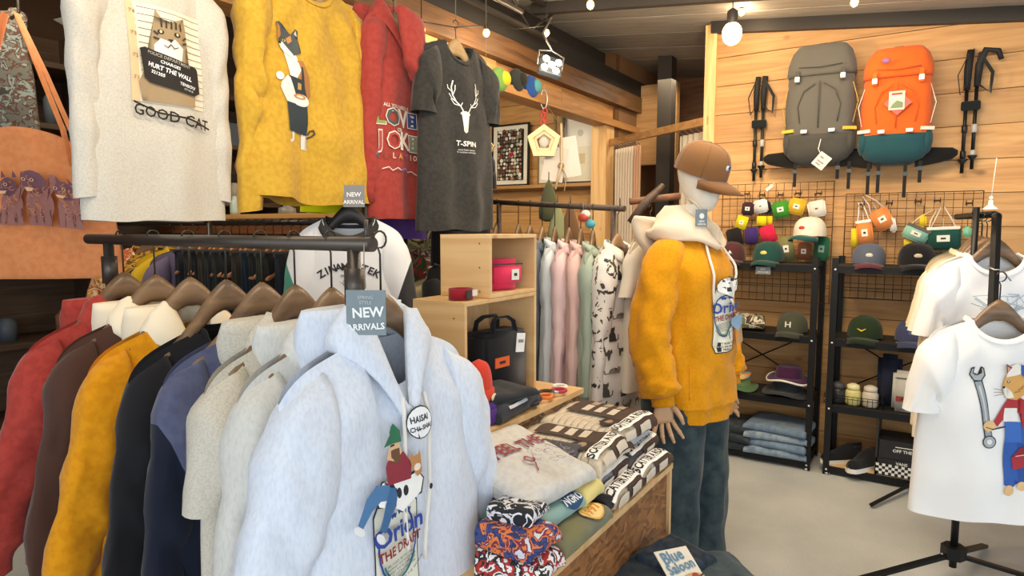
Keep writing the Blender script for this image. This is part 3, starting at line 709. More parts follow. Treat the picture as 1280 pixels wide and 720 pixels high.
def guardian_beasts():
    A = Art(); rnd = random.Random(4); p = '#a5706a'; q_ = '#7d5563'
    for cx, sc_ in ((-.24, 1.1), (-.08, .9), (.06, 1.15), (.20, .95)):
        A.oval(p, cx, .01, .050 * sc_, .062 * sc_); A.oval(q_, cx - .012, .080 * sc_, .044 * sc_, .040 * sc_)
        for dx in (-.034, -.008, .026): A.poly(p, [(cx + dx - .013, -.01), (cx + dx + .015, -.01), (cx + dx + .012, -.062), (cx + dx + .018, -.072), (cx + dx - .018, -.072), (cx + dx - .012, -.058)])
        A.poly(p, [(cx + .03, .02), (cx + .055, .06), (cx + .085, .10), (cx + .075, .135), (cx + .055, .13), (cx + .062, .105), (cx + .04, .075), (cx + .015, .05)])
        for dx in (-.04, .012): A.poly(q_, [(cx + dx, .105), (cx + dx + .006, .135), (cx + dx + .022, .11)])
        for k in range(22):
            a = rnd.uniform(0, 2 * PI); r = rnd.uniform(.2, .9); x = cx + .045 * sc_ * r * math.cos(a); z = .035 + .080 * sc_ * r * math.sin(a)
            A.ring('#e0955f', x, z, rnd.uniform(.005, .012), rnd.uniform(.004, .010), .0020, rnd.uniform(0, 3), rnd.uniform(4, 6.2), 6)
        for dx in (-.028, .004): A.oval('#f0c49a', cx + dx, .088 * sc_, .0075, .006); A.oval(K, cx + dx, .088 * sc_, .004, .004)
        A.poly('#f0c49a', [(cx - .032, .062 * sc_), (cx + .006, .062 * sc_), (cx - .004, .05 * sc_), (cx - .024, .05 * sc_)])
    return A
def cat_silhouette(A, cx, cz, s, kind, col='#3b3733'):
    f = lambda pts: [(cx + x * s, cz + z * s) for x, z in pts]
    if kind == 0: A.poly(col, f([(-.3, -.5), (-.28, 0), (-.15, .25), (-.2, .45), (-.17, .68), (-.05, .55), (.08, .56), (.18, .7), (.2, .42), (.12, .25), (.25, .0), (.32, -.5)])); A.line(col, f([(.3, -.45), (.5, -.3), (.5, 0)]), .09 * s)
    elif kind == 1: A.poly(col, f([(-.5, -.1), (-.45, .15), (.2, .2), (.32, .42), (.4, .3), (.55, .42), (.6, .15), (.45, .0), (.35, -.45), (.27, -.45), (.22, -.1), (-.25, -.12), (-.3, -.45), (-.4, -.45)])); A.line(col, f([(-.48, .1), (-.62, .3), (-.55, .55)]), .08 * s)
    else: A.poly(col, f([(-.5, -.25), (-.4, .1), (0, .22), (.25, .1), (.35, .3), (.45, .2), (.6, .28), (.62, 0), (.5, -.25)])); A.line(col, f([(-.48, -.2), (-.7, -.25), (-.75, .0)]), .08 * s)
# ================================================================ front rack with hooded tops
PIPE = plain('#57504a', 0.4, 0.6)
RY1 = .93; RZ1 = 1.417; RC = -1.56
rk = thing('garment_rack', 'dark iron pipe clothes rail with hooded sweatshirts hanging on it, front left', 'clothes rack', (RC, RY1, 0))
xL, xR = -2.15, -.945
MB().tube([(xL - RC, 0, RZ1), (xR - RC, 0, RZ1)], 0.0155, 16).build('rail', PIPE, rk)
for x in (xL + .12, xR - .055):
    p = MB(); p.tube([(x - RC, 0, 0.02), (x - RC, 0, RZ1 - .01)], 0.014, 14); p.build('post', PIPE, rk)
    MB().tube([(x - RC, 0, RZ1 - .13), (x - RC, 0, RZ1 - .05)], 0.021, 14).build('post_sleeve', PIPE, rk)
    MB().tube([(x - RC, -.28, 0.03), (x - RC, .28, 0.03)], 0.016, 12).build('foot', PIPE, rk)
MB().tube([(xR - RC - .018, 0, RZ1), (xR - RC - .018, 0, RZ1 + .05)], 0.004, 8).build('stop_pin', PIPE, rk)
MB().tube([(xL - RC + .1, 0, .12), (xR - RC - .05, 0, .12)], 0.012, 12).build('lower_bar', PIPE, rk)
HLB = fabric('#dbe2ee', '#cfd8e6', 170, 0.2, .42, .66, stretch=(1, 1, .35)); LG = fabric('#d3d2cc', '#c8c8c3', 170, 0.2, .42, .66, stretch=(1, 1, .4)); OAT = fabric('#cdc7b9', '#c0baac', 220, 0.2, .45, .6)
CREAM = fabric('#eee0c6'); MUST = fabric('#d99312', '#cf870c', 60); BRN = fabric('#4d342b'); REDC = fabric('#a93f37', '#9c3831', 50); BLK = fabric('#1b1b1f'); SLATE = fabric('#575b76', '#4f5470', 50); NAVY = fabric('#161c2c')
GR = 'hanging on the front rack'
def ginst(x, **k): return dict(loc=(x, RY1, RZ1 - .115), rz=PI / 2 + k.pop('drz', 0))
GZ1 = RZ1 - .200
g1 = Garment('hoodie', 'light blue heather hoodie with a beer can print, frontmost on the left rack', 'hoodie', (-.925, RY1 - .0, GZ1 + .02), PI / 2 - .06, HLB, GR, W=.245, L=.74, dep=.075, nw=.08, dip=.095, slope=.34, hem=.06, cuff=1, sl=.66, spread=.20, sr=.12, cuffw=.065, seed=3, hoodz=.005, folds=.020, fq=7, hood=HLB, flare=.05, nx=44, nzr=46)
can().place('print', g1.surf, g1.t, ox=-.058, oz=-.365, scale=.86, off=.003)
g1.strings(fabric('#e9e6de'), .30, .33, r=.0055)
hs = [(-1.07, 'pale grey heather hoodie directly behind the light blue one', LG, dict(hood=LG, W=.235, L=.72, dep=.06, hem=.06, cuff=1, spread=.08, sr=.10, cuffw=.055)),
      (-1.19, 'oatmeal short-sleeved top with a small hood between grey and slate tops', OAT, dict(hood=OAT, W=.235, L=.62, sleeve='short', sl=.24, spread=.02, sr=.10, dep=.045)),
      (-1.31, 'slate blue over navy two-tone long top on the front rack', SLATE, dict(W=.24, L=.70, dep=.045, spread=.05, sr=.09, armsplit=(.42, NAVY))),
      (-1.45, 'black long-sleeved sweatshirt between the slate and mustard tops', BLK, dict(W=.25, L=.72, dep=.05, hem=.06, spread=.08, sr=.10, cuff=1)),
      (-1.61, 'mustard yellow hoodie with cream hood on the front rack', MUST, dict(hood=CREAM, W=.26, L=.70, dep=.055, hem=.06, cuff=1, spread=.12, sr=.105, cuffw=.055)),
      (-1.78, 'dark brown hoodie with cream hood, behind the mustard one', BRN, dict(hood=CREAM, W=.25, L=.70, dep=.05, hem=.06, cuff=1, spread=.08, sr=.10)),
      (-1.95, 'brick red hoodie at the far left end of the front rack', REDC, dict(hood=REDC, W=.27, L=.74, dep=.055, hem=.06, cuff=1, spread=.14, sr=.105))]
gl = [g1]
for i, (x, lab, m, kw) in enumerate(hs):
    g = Garment('hoodie' if kw.get('hood') and kw.get('sleeve') != 'short' else 'sweatshirt' if kw.get('sleeve') != 'short' else 'short_sleeved_top', lab, 'hoodie' if kw.get('hood') and kw.get('sleeve') != 'short' else 'top',
                (x, RY1 - .0, GZ1), PI / 2 - .03 + .06 * math.sin(i * 2.3), m, GR, nw=.078, dip=.085, slope=.36, seed=11 + i, folds=.019, **kw); gl.append(g)
def colour_panel(g, m, z1):   # darker lower panel sewn to the body
    b = MB(); rr = []
    sv = [math.sin(PI / 2 * (-1 + 2 * i / 24)) for i in range(25)]
    for k in range(14):
        v = (z1 / g.L) * k / 13; rr.append([g.pt(s, v, True, .0025) for s in sv] + [g.pt(s, v, False, .0025) for s in sv[::-1][1:-1]])
    b.rings(rr); b.build('lower_panel', m, g.t)
colour_panel(gl[3], NAVY, .50)
names = ['light blue hoodie', 'pale grey heather hoodie', 'oatmeal short-sleeved top', 'slate and navy top', 'black sweatshirt', 'mustard hoodie', 'dark brown hoodie', 'brick red hoodie']
for i, (g, nm) in enumerate(zip(gl, names)):
    l = g.t.location
    hanger('brown contoured wooden hanger carrying the ' + nm, (l.x, RY1, RZ1 - .105 + (.0 if i else .0)), g.t.rotation_euler.z, 'wooden hangers on the front rack', w=.18, hook=.115, thick=1.5)
# sign hooked over the rail end
sg = thing('hanging_sign', 'grey NEW ARRIVALS card hanging at the end of the front rack', 'sign', tuple(P(457, 361, D=1.20)), YAW - .05)
MB().box((0, 0, -.045), (.075, .003, .085)).build('card', plain('#7d8b90', .5), sg)
A = Art().text('#f4f6f6', 'NEW', .004, -.045, .026, .06, bold=.03).text('#f4f6f6', 'ARRIVALS', .0, -.072, .0165, .06, bold=.03).text('#c5cdd0', 'SPRING', 0, -.016, .009).text('#c5cdd0', 'STYLE', 0, -.026, .009)
A.place('lettering', flat_surf(T(0, -.002, 0)), sg, cell=.2)
MB().tube([(0, 0, 0), (-.005, .01, .05), (-.01, .03, .085)], .0012, 5).build('cord', plain('#8b8275', .7), sg)

# ================================================================ garments on the high rail
hr = thing('high_rail', 'long dark rail hung above, carrying the display tops', 'rail', (-1.93, 1.7, 2.62))
MB().tube([(0, -1.6, 0), (0, 1.35, -.0)], .013, 12).build('rail', PIPE, hr)
for y in (-1.5, -.1, 1.3): MB().tube([(0, y, 0), (0, y, roofz(-1.93) - 2.62)], .004, 6).build('hanging_rod', PIPE, hr)
WLS = fabric('#d2ccbf', '#c5beb2', 220, .2, .4, .65); YEL = fabric('#d1a73c', '#c79c34', 60); REDH = fabric('#a8443c', '#9f3d36', 50); CHAR = fabric('#3d3b38', '#353330', 60)
def high(name, label, cat, x, y, z, rz, m, **k): return Garment(name, label, cat, (x, y, z), rz, m, 'display tops hanging from the high rail', **k)
def drop(g, nm, m=None):
    l = g.t.location; h = hanger('wooden hanger holding up the ' + nm, (l.x, l.y, l.z + .012), g.t.rotation_euler.z, 'hangers on the high rail', w=.19, m=m or HANGL, hook=.07)
    L_ = 2.62 - l.z - .08
    if L_ > .03: MB().tube([(0, 0, .085), (0, 0, L_ + .08)], .0015, 5).build('cord', plain('#8b8275', .7), h)
    return h
w1 = high('long_sleeved_shirt', 'oatmeal long-sleeved shirt with a cat mugshot photo print', 'shirt', -1.93, 1.03, 2.225, PI / 2 + .02, WLS, W=.212, L=.755, dep=.035, sl=.62, spread=-.005, sr=.085, seed=21, folds=.012, flare=.0, nx=44, nzr=44)
cat_mugshot().place('print', w1.surf, w1.t, ox=.02, oz=-.285, scale=.80, off=.002); drop(w1, 'cat mugshot shirt')
w2 = high('sweatshirt', 'yellow sweatshirt printed with a cat in a barista apron', 'sweatshirt', -1.93, 1.60, 2.335, PI / 2 + .05, YEL, W=.285, L=.79, dep=.05, sl=.74, spread=.01, sr=.105, cuffw=.055, seed=23, folds=.034, fq=6, hem=.0, flare=.02, nw=.10, nx=44, nzr=44)
cat_barista().place('print', w2.surf, w2.t, ox=-.125, oz=-.395, scale=.86, xsc=1.25, off=.002); drop(w2, 'yellow sweatshirt')
w3 = high('hoodie', 'red hoodie with LOVE and JOKE lettering beside the yellow sweatshirt', 'hoodie', -1.90, 2.015, 2.315, PI / 2 + .05, REDH, W=.185, L=.83, dep=.05, sl=.70, spread=.0, sr=.08, seed=25, folds=.012, hem=.09, cuff=1, hood=REDH, flare=.01)
love_letters().place('print', w3.surf, w3.t, ox=-.055, oz=-.455, scale=.88, off=.003); drop(w3, 'red hoodie', HANG)
Bh = MB(); rg = []
for i in range(11):   # hood flopped forward over the chest
    q = i / 10; z = -.02 - .24 * q; wd = lerp(.08, .045, q ** 1.5) * (1 if i < 10 else .4)
    rg.append([Vector((-.03 + .02 * q + wd * math.cos(t), -.115 + .028 * math.sin(t) + .008 * nz(i * .6, math.cos(t) * 2, 5), z - .02 * math.cos(t))) for t in (2 * PI * j / 16 for j in range(16))])
Bh.rings(rg, 0, True, True); Bh.build('hood_flap', REDH, w3.t)
w4 = high('purple_garment', 'purple long top mostly hidden behind the red hoodie', 'top', -2.04, 2.17, 2.30, PI / 2, fabric('#4a2f7d'), W=.17, L=.90, dep=.04, sl=.5, spread=.0, seed=27); drop(w4, 'purple top', HANG)
w5 = high('neon_vest', 'neon yellow top showing behind the yellow sweatshirt sleeve', 'top', -2.10, 1.86, 2.17, PI / 2, fabric('#e3ee12'), W=.16, L=.66, dep=.03, sleeve='short', sl=.2, spread=.03, seed=28); drop(w5, 'neon yellow top')
w6 = high('t_shirt', 'charcoal t-shirt printed with a white antlered skull', 't-shirt', -1.75, 2.235, 2.235, PI / 2 - .10, CHAR, W=.215, L=.80, dep=.045, sleeve='short', sl=.25, spread=.015, sr=.105, seed=31, folds=.022, fq=7, nx=44, nzr=40)
deer_skull().place('print', w6.surf, w6.t, ox=-.01, oz=-.31, scale=.92, off=.002); hh = drop(w6, 'charcoal skull t-shirt')
w7 = Garment('t_shirt', 'black t-shirt hung lower behind the charcoal skull t-shirt', 't-shirt', (-2.02, 2.62, 1.93), PI / 2, fabric('#211f1f'), W=.22, L=.66, dep=.04, sleeve='short', sl=.2, spread=.04, seed=33)
Art().rect('#d8d0dc', -.07, 0, .07, .022).rect('#c8c2c4', -.06, -.04, .06, -.03).place('print', w7.surf, w7.t, oz=-.55, ox=.02)
hanger('wooden hanger inside the lower black t-shirt', (-2.02, 2.62, 1.94), PI / 2, m=HANGL, w=.18)
# orange tote on a hook at the far left
def tote():
    c = P(30, 250, D=2.52); t = thing('tote_bag', 'large orange canvas tote bag with purple lion figures print', 'bag', (c.x, c.y, 1.25), YAW + .12)
    m = fabric('#ef9d66', '#e9935b', 40); b = MB(); R = []
    def sp(x, z, front, off=0):
        e = math.sqrt(max(0, 1 - abs(x / .36) ** 3)); q = z / .56
        d = .035 * e * (1 - q * .5) + .004; f = .014 * nz(x * 6 + 3 * q, z * 3, 9) * e + .012 * nz(x * 14 - 5 * q, z * 9, 4) * e * q
        wx = x * (1 - .16 * q - .22 * sstep(.55, 1.0, q))
        return Vector((wx, (-d if front else d) + f - (off if front else -off), z + .03 * math.cos(x * 4) * q - .05 * (abs(x) / .36) ** 2 * q))
    n = 30; xs = [.36 * math.sin(PI / 2 * (-1 + 2 * i / n)) for i in range(n + 1)]
    for k in range(25):
        z = .56 * k / 24; R.append([sp(x, z, True) for x in xs] + [sp(x, z, False) for x in xs[::-1][1:-1]])
    b.rings(R, 0, True, False); b.build('body', m, t)
    guardian_beasts().place('print', lambda x, z, off: sp(x, z, True, off), t, ox=.07, oz=.27, scale=.95, off=.003)
    for y, nm in ((-.03, 0), (.03, 1)):
        for sx in (-1, 1):
            bb = MB(); bb.tube([(sx * .20, y, .44), (sx * .175, y, .58), (sx * .10, y * .7, .80), (sx * .02, 0, 1.02)], .022, 8, flat=.15); bb.build('strap', m, t)
    MB().tube([(0, 0, 1.00), (0, .05, 1.04), (0, .05, 1.3)], .006, 8).build('hook', PIPE, t)
tote()
# ================================================================ raglan tee, second rack, left shelving
rg_loc = P(437, 272, D=2.45)
RAG = fabric('#e7e8ea'); 
rg = Garment('raglan_shirt', 'white raglan shirt with black neckband and arched varsity lettering', 'shirt', tuple(rg_loc), YAW + .10, RAG, W=.215, L=.62, dep=.045, dip=.075, nw=.095, slope=.50, sl=.5, spread=.05, sr=.10, seed=41, folds=.010, armsplit=(.42, fabric('#3b3a3c')), collarmat=fabric('#3a3836'), sleeves=(1,), nx=40, nzr=40)
rg.smat = fabric('#e7e8ea'); rg.armsplit = (.42, fabric('#4f9a86')); rg.arm(-1)
bb = MB(); rr = []
for k in range(49):   # broad neckband
    a = 2 * PI * k / 48; x = rg.nw * math.cos(a); fr = math.sin(a) < 0; p = rg.pt(x / rg.W, 1.0, fr); o = Vector((math.cos(a), math.sin(a), 0)) * .006
    rr.append([p + o + Vector((0, 0, .004)), p + o - Vector((-math.cos(a) * .012, .006 * (1 if fr else 0), .026))])
bb.rings(rr, closed=False); bb.build('broad_neckband', fabric('#3a3836'), rg.t, solid=.004)
varsity().place('print', rg.surf, rg.t, oz=-.185, ox=-.0, scale=.62, off=.003)
l = rg.t.location
hanger('black padded hanger with the white raglan shirt', (l.x, l.y, l.z + .045), YAW + .10, w=.18, m=plain('#232224', .5), hm=CHROME, hook=.08, thick=1.5, name='black_hanger')
edge = thing('price_card', 'small grey NEW ARRIVAL card above the raglan shirt', 'sign', tuple(P(442, 230, D=2.40)), YAW + .05)
MB().box((0, 0, -.045), (.080, .003, .082)).build('card', plain('#87888a', .5), edge)
Art().text('#f4f4f4', 'NEW', 0, -.040, .023, bold=.03).text('#f4f4f4', 'ARRIVAL', 0, -.068, .020, bold=.03).place('lettering', flat_surf(T(0, -.002, 0)), edge, cell=.2)
MB().tube([(0, .0, 0), (0, .03, .01)], .0015, 5).build('cord', plain('#8b8275', .7), edge)
st = thing('display_stand', 'slim dark stand carrying the white raglan shirt', 'stand', (l.x - .02, l.y + .10, 0))
MB().tube([(0, 0, 0.02), (0, 0, 1.66)], .011, 10).build('pole', PIPE, st)
MB().tube([(0, 0, 1.65), (0.01, -.10, 1.66)], .008, 8).build('arm', PIPE, st); MB().lathe([(0.17, 0), (.17, .012), (.02, .02), (.012, .03)], 24).build('base', PIPE, st)

# second rack behind the front one
R2Y, R2Z = 1.92, 1.475
r2 = thing('garment_rack', 'black clothes rail with dark trousers behind the front rack', 'clothes rack', (-3.1, R2Y, 0))
for i, (a, bq) in enumerate(((-1.25, -.05), (.02, 1.0))):
    MB().tube([(a, 0, R2Z), (bq, 0, R2Z)], .013, 10).build('rail', plain('#1d1c1c', .4), r2)
for x in (-1.2, -.02, .95): MB().tube([(x, 0, .02), (x, 0, R2Z)], .014, 10).build('post', plain('#1d1c1c', .4), r2); MB().tube([(x, -.25, .02), (x, .25, .02)], .014, 8).build('foot', plain('#1d1c1c', .4), r2)
FLO = blotch(('#d9b07e', '#c8663a', '#f0dcb8', '#e2a24a', '#a8452b'), 11); FLY = blotch(('#7a5a28', '#c79a2f', '#3f3524', '#d9b64c'), 14)
dk = ['#23262e', '#2b2c2b', '#1f2226', '#35332c', '#26292d', '#2a2f2c', '#1d1e22', '#3a352b', '#24303a', '#2a2a2c', '#30342e', '#23211f', '#2c3038', '#1f2421']
dn = ['navy', 'charcoal', 'ink black', 'khaki brown', 'slate black', 'bottle green', 'jet black', 'umber', 'deep blue', 'graphite', 'dark olive', 'brown black', 'storm blue', 'forest black']
def trousers(name, label, x, y, z, col, group, L=.95, seed=0, w=.095):
    """a pair of trousers folded over its hanger, seen from the edge"""
    t = thing(name, label, 'trousers', (x, y, z), PI / 2 + .08 * math.sin(seed), group); m = fabric(col)
    for s in (-1, 1):
        b = MB(); R = []
        for k in range(13):
            q = k / 12; zz = -L * q; R.append([Vector((wq * (1.9 if True else 1), s * (.006 + .012 * math.sin(PI * min(1, q * 1.3))) + .010 * math.sin(th) + .008 * nz(wq * 9, q * 3, seed), zz)) for th in (2 * PI * j / 16 for j in range(16)) for wq in [w * math.cos(th)]])
        b.rings(R, 0, True, True); b.build('leg', m, t)
    MB().tube([(-.19, 0, .004), (.19, 0, .004)], .010, 8).build('waist_fold', m, t); return t
for i in range(14):
    x = -3.13 + i * .066
    trousers('trousers', f'{dn[i]} trousers hanging on the second rack, behind the front rail', x, R2Y, R2Z - .145, dk[i], 'dark trousers on the second rack', seed=i)
    h = hanger(f'brown clip hanger over the {dn[i]} trousers on the second rack', (x, R2Y, R2Z - .09), PI / 2 + .35 * math.sin(i * 1.7), 'hangers on the second rack', w=.19, m=wood('#8a5734', '#a56c42', '#b67c50', 'x', knots=False, rough=.4), hook=.09)
for i, (x, m, lb, W_) in enumerate(((-3.72, FLO, 'peach and orange leaf-patterned shirt on the second rack', .25), (-3.47, FLY, 'ochre patterned shirt next to the peach one', .24), (-3.36, fabric('#d2b02a'), 'plain yellow shirt on the second rack', .24), (-3.25, fabric('#6b6380'), 'dull violet top beside the yellow shirt', .23))):
    g = Garment('patterned_shirt' if i < 2 else 'shirt', lb, 'shirt', (x, R2Y, R2Z - .13), (YAW + .3 if i == 0 else PI / 2 - .25), m, 'shirts on the second rack', W=W_, L=.7, dep=.05, sleeve='short', sl=.24, spread=.06, seed=50 + i, sr=.09)
    hanger('hanger inside the ' + lb.split(' on ')[0].split(' next')[0].split(' beside')[0] , (x, R2Y, R2Z - .11), (YAW + .3 if i == 0 else PI / 2 - .25), 'hangers on the second rack', w=.19, hook=.09)

# wooden shelf along the back of the aisle, with small goods
sh = thing('wall_shelf', 'long pale wooden shelf board behind the second rack', 'shelf', (-3.35, 2.55, 1.52))
MB().box((0, 0, 0), (2.3, .30, .028), bev=.002).build('board', wood('#a97c48', '#c29458', '#cfa468', 'x'), sh); MB().box((0, -.14, -.06), (2.3, .02, .09)).build('lip', wood('#5d3b22', '#75492b', '#855636', 'x'), sh)
for x in (-1.0, 0, 1.0): MB().tube([(x, 0, -1.5), (x, 0, -.01)], .016, 8).build('post', plain('#232020', .5), sh)
for i, (x, hcol, r, h) in enumerate(((-1.02, '#c9c9bd', .035, .09), (-.42, '#b9cfc8', .03, .12), (.1, '#8b8b86', .05, .05), (.36, '#c9ba97', .05, .035), (.7, '#7b6a50', .04, .06))):
    o = MB(); o.lathe([(r, 0), (r * 1.05, h * .2), (r, h * .7), (r * .5, h * .85), (r * .45, h)], 18); o = o.build('jar', plain(hcol, .3), None, loc=(-3.35 + x, 2.5, 1.534)); tag(o, f"{('pale grey','mint green','squat dark grey','low straw coloured','brown glazed')[i]} jar on the long wooden shelf", 'jar', 'jars on the wooden shelf')

# left wall shelving
ls = thing('shelving_unit', 'dark wooden shelving along the left wall behind the tote bag', 'shelf', (-4.38, 1.9, 0))
SD = wood('#3a2b1f', '#4d3a2a', '#5a4634', 'y', knots=False)
for z in (.35, .8, 1.22, 1.62, 2.02, 2.36): MB().box((0, 0, z), (.40, 2.6, .03), bev=.002).build('shelf_board', SD, ls)
for y in (-1.28, 0.0, 1.28): MB().box((0, y, 1.3), (.40, .04, 2.6)).build('upright', SD, ls)
MB().box((-.21, 0, 1.3), (.012, 2.6, 2.6)).build('back_panel', SD, ls)
rnd = random.Random(9); cols = ['#c9c2ae', '#7e8f86', '#9a6a4a', '#e0d8c4', '#56606a', '#a9a28f']; cn = ['cream', 'sage', 'terracotta', 'ivory', 'slate', 'stone']
zn = {.80: 'waist-high', 1.22: 'middle', 1.62: 'upper', 2.02: 'high'}
pn = ['first from the camera', 'second along', 'third along', 'fourth along', 'fifth along', 'sixth along', 'seventh along', 'eighth along']
for z in (.80, 1.22, 1.62, 2.02):
    for k in range(8):
        ci = rnd.randrange(6); y = .85 + k * .29; h = rnd.uniform(.07, .2); r = rnd.uniform(.035, .055)
        o = MB()
        if (k + int(z * 10)) % 3: o.lathe([(r, 0), (r, h * .8), (r * .6, h * .93), (r * .55, h)], 14); nm = 'canister'
        else: o.box((0, 0, h / 2), (.13, .16, h), bev=.006); nm = 'carton'
        o = o.build(nm, plain(cols[ci], .5), None, loc=(-4.34, y, z + .0155)); tag(o, f'{cn[ci]} {nm} on the {zn[z]} left wall shelf, {pn[k]}', nm, 'goods on the left wall shelves')
for i, y in enumerate((1.25, 1.42)):
    o = MB().box((0, 0, 0), (.02, .16, .12), bev=.004).build('greeting_card', plain(('#d8cdb0', '#c9b03a')[i], .5), None, loc=(-4.165, y, 1.30)); tag(o, ('cream', 'yellow')[i] + ' card leaning on the middle left wall shelf front', 'card')
pen = MB().add([(0, 0, 0), (0, .10, -.04), (0, .10, .05), (.01, .1, 0)], [(0, 1, 3), (0, 3, 2), (0, 2, 1), (1, 2, 3)]).build('pennant', plain('#9a917c', .7), None, loc=P(66, 24, D=2.3)); MB().tube([(0, .1, .05), (0, .1, roofz(pen.location.x) - pen.location.z)], .0015, 5).build('cord', plain('#8b8275', .7), pen); tag(pen, 'small grey paper pennant near the oatmeal shirt sleeve', 'pennant')
# cloth draped inside the tote strap loop
sf = Garment('patterned_scarf', 'grey and brown patterned cloth hanging behind the tote straps', 'scarf', tuple(P(-6, 10, D=3.0)), YAW, blotch(('#5f615b', '#54392f', '#7d8b88', '#3a3632'), 22), W=.15, L=.62, dep=.03, sleeves=(), seed=61)

# far aisle: camouflage jackets, white tee and patterned cloths beyond the raglan shirt
r3 = thing('garment_rack', 'black rack with camouflage jackets beyond the raglan shirt', 'clothes rack', (-2.75, 3.0, 0))
a3, b3 = P(500, 262, D=4.0), P(555, 258, D=3.6)
MB().tube([Vector((-3.1 + 2.75, 0, 1.56)), Vector((-2.15 + 2.75, 0, 1.56))], .013, 8).build('rail', BLACKM, r3)
for x in (-.3, .55): MB().tube([(x, 0, .02), (x, 0, 1.56)], .014, 8).build('post', BLACKM, r3); MB().tube([(x, -.22, .02), (x, .22, .02)], .014, 8).build('foot', BLACKM, r3)
CAMO = blotch(('#4a4a34', '#6d6b50', '#2f2e25', '#8a8468'), 9); CAMR = blotch(('#e8dcd0', '#a8302e', '#3b5a3a', '#d9cfc0', '#7a2420'), 16)
for i, (px, py, D, m, lb, rz, W_) in enumerate(((520, 282, 3.75, CAMO, 'green camouflage jacket on the far rack', YAW + .6, .22), (505, 312, 3.3, CAMR, 'red and white floral shirt below the camouflage jacket', YAW + .2, .20), (548, 268, 3.9, fabric('#d9d3c8'), 'white t-shirt with faded print behind the black tops', YAW + .15, .24), (556, 345, 3.2, fabric('#cbbd9a'), 'beige canvas garment beside the wooden crate', YAW + .5, .20), (563, 330, 3.05, fabric('#232323'), 'black bag-like garment beside the wooden crate', YAW + .9, .16))):
    g = Garment('garment', lb, 'top', tuple(P(px, py, D=D)), rz, m, W=W_, L=.72 if i != 1 else .55, dep=.05, sleeve='short' if i in (1, 2) else 'long', sl=.3 if i in (1, 2) else .5, spread=.04, seed=70 + i, sr=.08)
    ll = g.t.location; hanger('hanger inside the ' + lb, (ll.x, ll.y, ll.z + .01), rz, w=.16, hook=.08)
    if i == 2: Art().rect('#bdb6aa', -.06, -.13, .07, .07).place('print', g.surf, g.t, oz=-.26)
for i, (px, m) in enumerate(((512, blotch(('#d9d6cc', '#2b2926', '#8f8c80'), 14)), (522, CAMO), (531, fabric('#8f8b78', '#5d5a4c', 20, lo=.3, hi=.7)))):
    g = Garment('patterned_cloth', ('black and white spotted', 'dark camouflage', 'faded khaki')[i] + ' cloth hung high between the purple and charcoal tops', 'cloth', tuple(P(px, 172, D=4.3 - i * .1)), PI / 2 - .6, m, 'cloths hung high behind the tops', W=.16, L=.60, dep=.03, sleeves=(), seed=80 + i)
# ================================================================ alcove: framed pictures, ledge, ornaments
AY = 5.17
lg = thing('picture_ledge', 'pale wooden picture ledge on the alcove wall', 'shelf', (-3.0, AY - .05, 1.83))
MB().box((-.05, 0, 0), (1.35, .11, .03), bev=.003).build('board', PINE, lg)
def frame(name, label, px0, px1, w, h, art, fc='#1d1a18', mat='#efece4', z0=1.845, matw=.03, lean=.05):
    a = P(px0, 200, Y=AY - .05); b = P(px1, 200, Y=AY - .05); cx = (a.x + b.x) / 2; w = w or (b.x - a.x)
    t = thing(name, label, 'picture', (cx, AY - .045, z0)); t.rotation_euler = (-lean * 0.5, 0, 0)
    F = MB(); fw = .016
    for (x, z, sx, sz) in ((0, fw / 2, w, fw), (0, h - fw / 2, w, fw), (-w / 2 + fw / 2, h / 2, fw, h), (w / 2 - fw / 2, h / 2, fw, h)): F.box((x, 0, z), (sx, .02, sz))
    F.build('frame', plain(fc, .4), t); MB().box((0, .004, h / 2), (w - fw, .006, h - fw)).build('picture_sheet', plain(mat, .6), t)
    if art: art.place('print', flat_surf(T(0, .0005, h / 2)), t, cell=.5)
    return t
A = Art(); rnd = random.Random(12); A.rect('#2a2522', -.15, -.235, .15, .235)
pc = ['#e9e6dd', '#7f7a72', '#b9b3a6', '#5a4a40', '#8f3b2e', '#a98a63', '#d9d5c8', '#9c968a', '#67615a', '#efeee6']
for i in range(9):
    for j in range(14):
        cx = -.132 + i * .033 + rnd.uniform(-.006, .006); cz = -.22 + j * .034 + rnd.uniform(-.006, .006); n = rnd.choice((4, 5, 6)); r = rnd.uniform(.013, .021); a0 = rnd.uniform(0, 6)
        A.poly(rnd.choice(pc), [(cx + r * rnd.uniform(.75, 1.1) * math.cos(a0 + 2 * PI * k / n), cz + r * rnd.uniform(.75, 1.1) * math.sin(a0 + 2 * PI * k / n)) for k in range(n)])
A.poly('#b5202c', [(.03, -.03), (.005, .0), (.006, .018), (.02, .022), (.03, .012), (.042, .022), (.056, .016), (.056, .0)])
frame('framed_picture', 'framed mosaic picture of many stones around a red heart', 614, 661, .42, .58, A)
frame('framed_picture', 'narrow pale framed sheet leaning between the mosaic and the driftwood', 672, 694, .19, .47, Art().rect('#dcd8cc', -.07, -.05, .07, .18), fc='#8c7a5a')
frame('framed_picture', 'tall white framed certificate with a small square emblem', 708, 741, .36, .60, Art().rect('#e5dfcc', -.15, -.27, .15, .02).rect('#d2c39f', -.04, -.13, .05, -.04).oval('#cfccc4', 0, .14, .03, .03), fc='#241d19')
for i, (px, w) in enumerate(((694, .035), (702, .05))):
    a = P(px, 200, Y=AY - .09); o = MB().tube([(0, 0, 0), (.01, .0, .35), (-.005, 0, .62)], [w * .5, w * .45, w * .35], 9).build('driftwood_stick', wood('#8c7a52', '#a5926a', '#b5a37c', 'z', knots=False), None, loc=(a.x, AY - .09, 1.845)); tag(o, ('thin pale', 'thicker olive brown')[i] + ' driftwood stick standing on the picture ledge', 'stick')
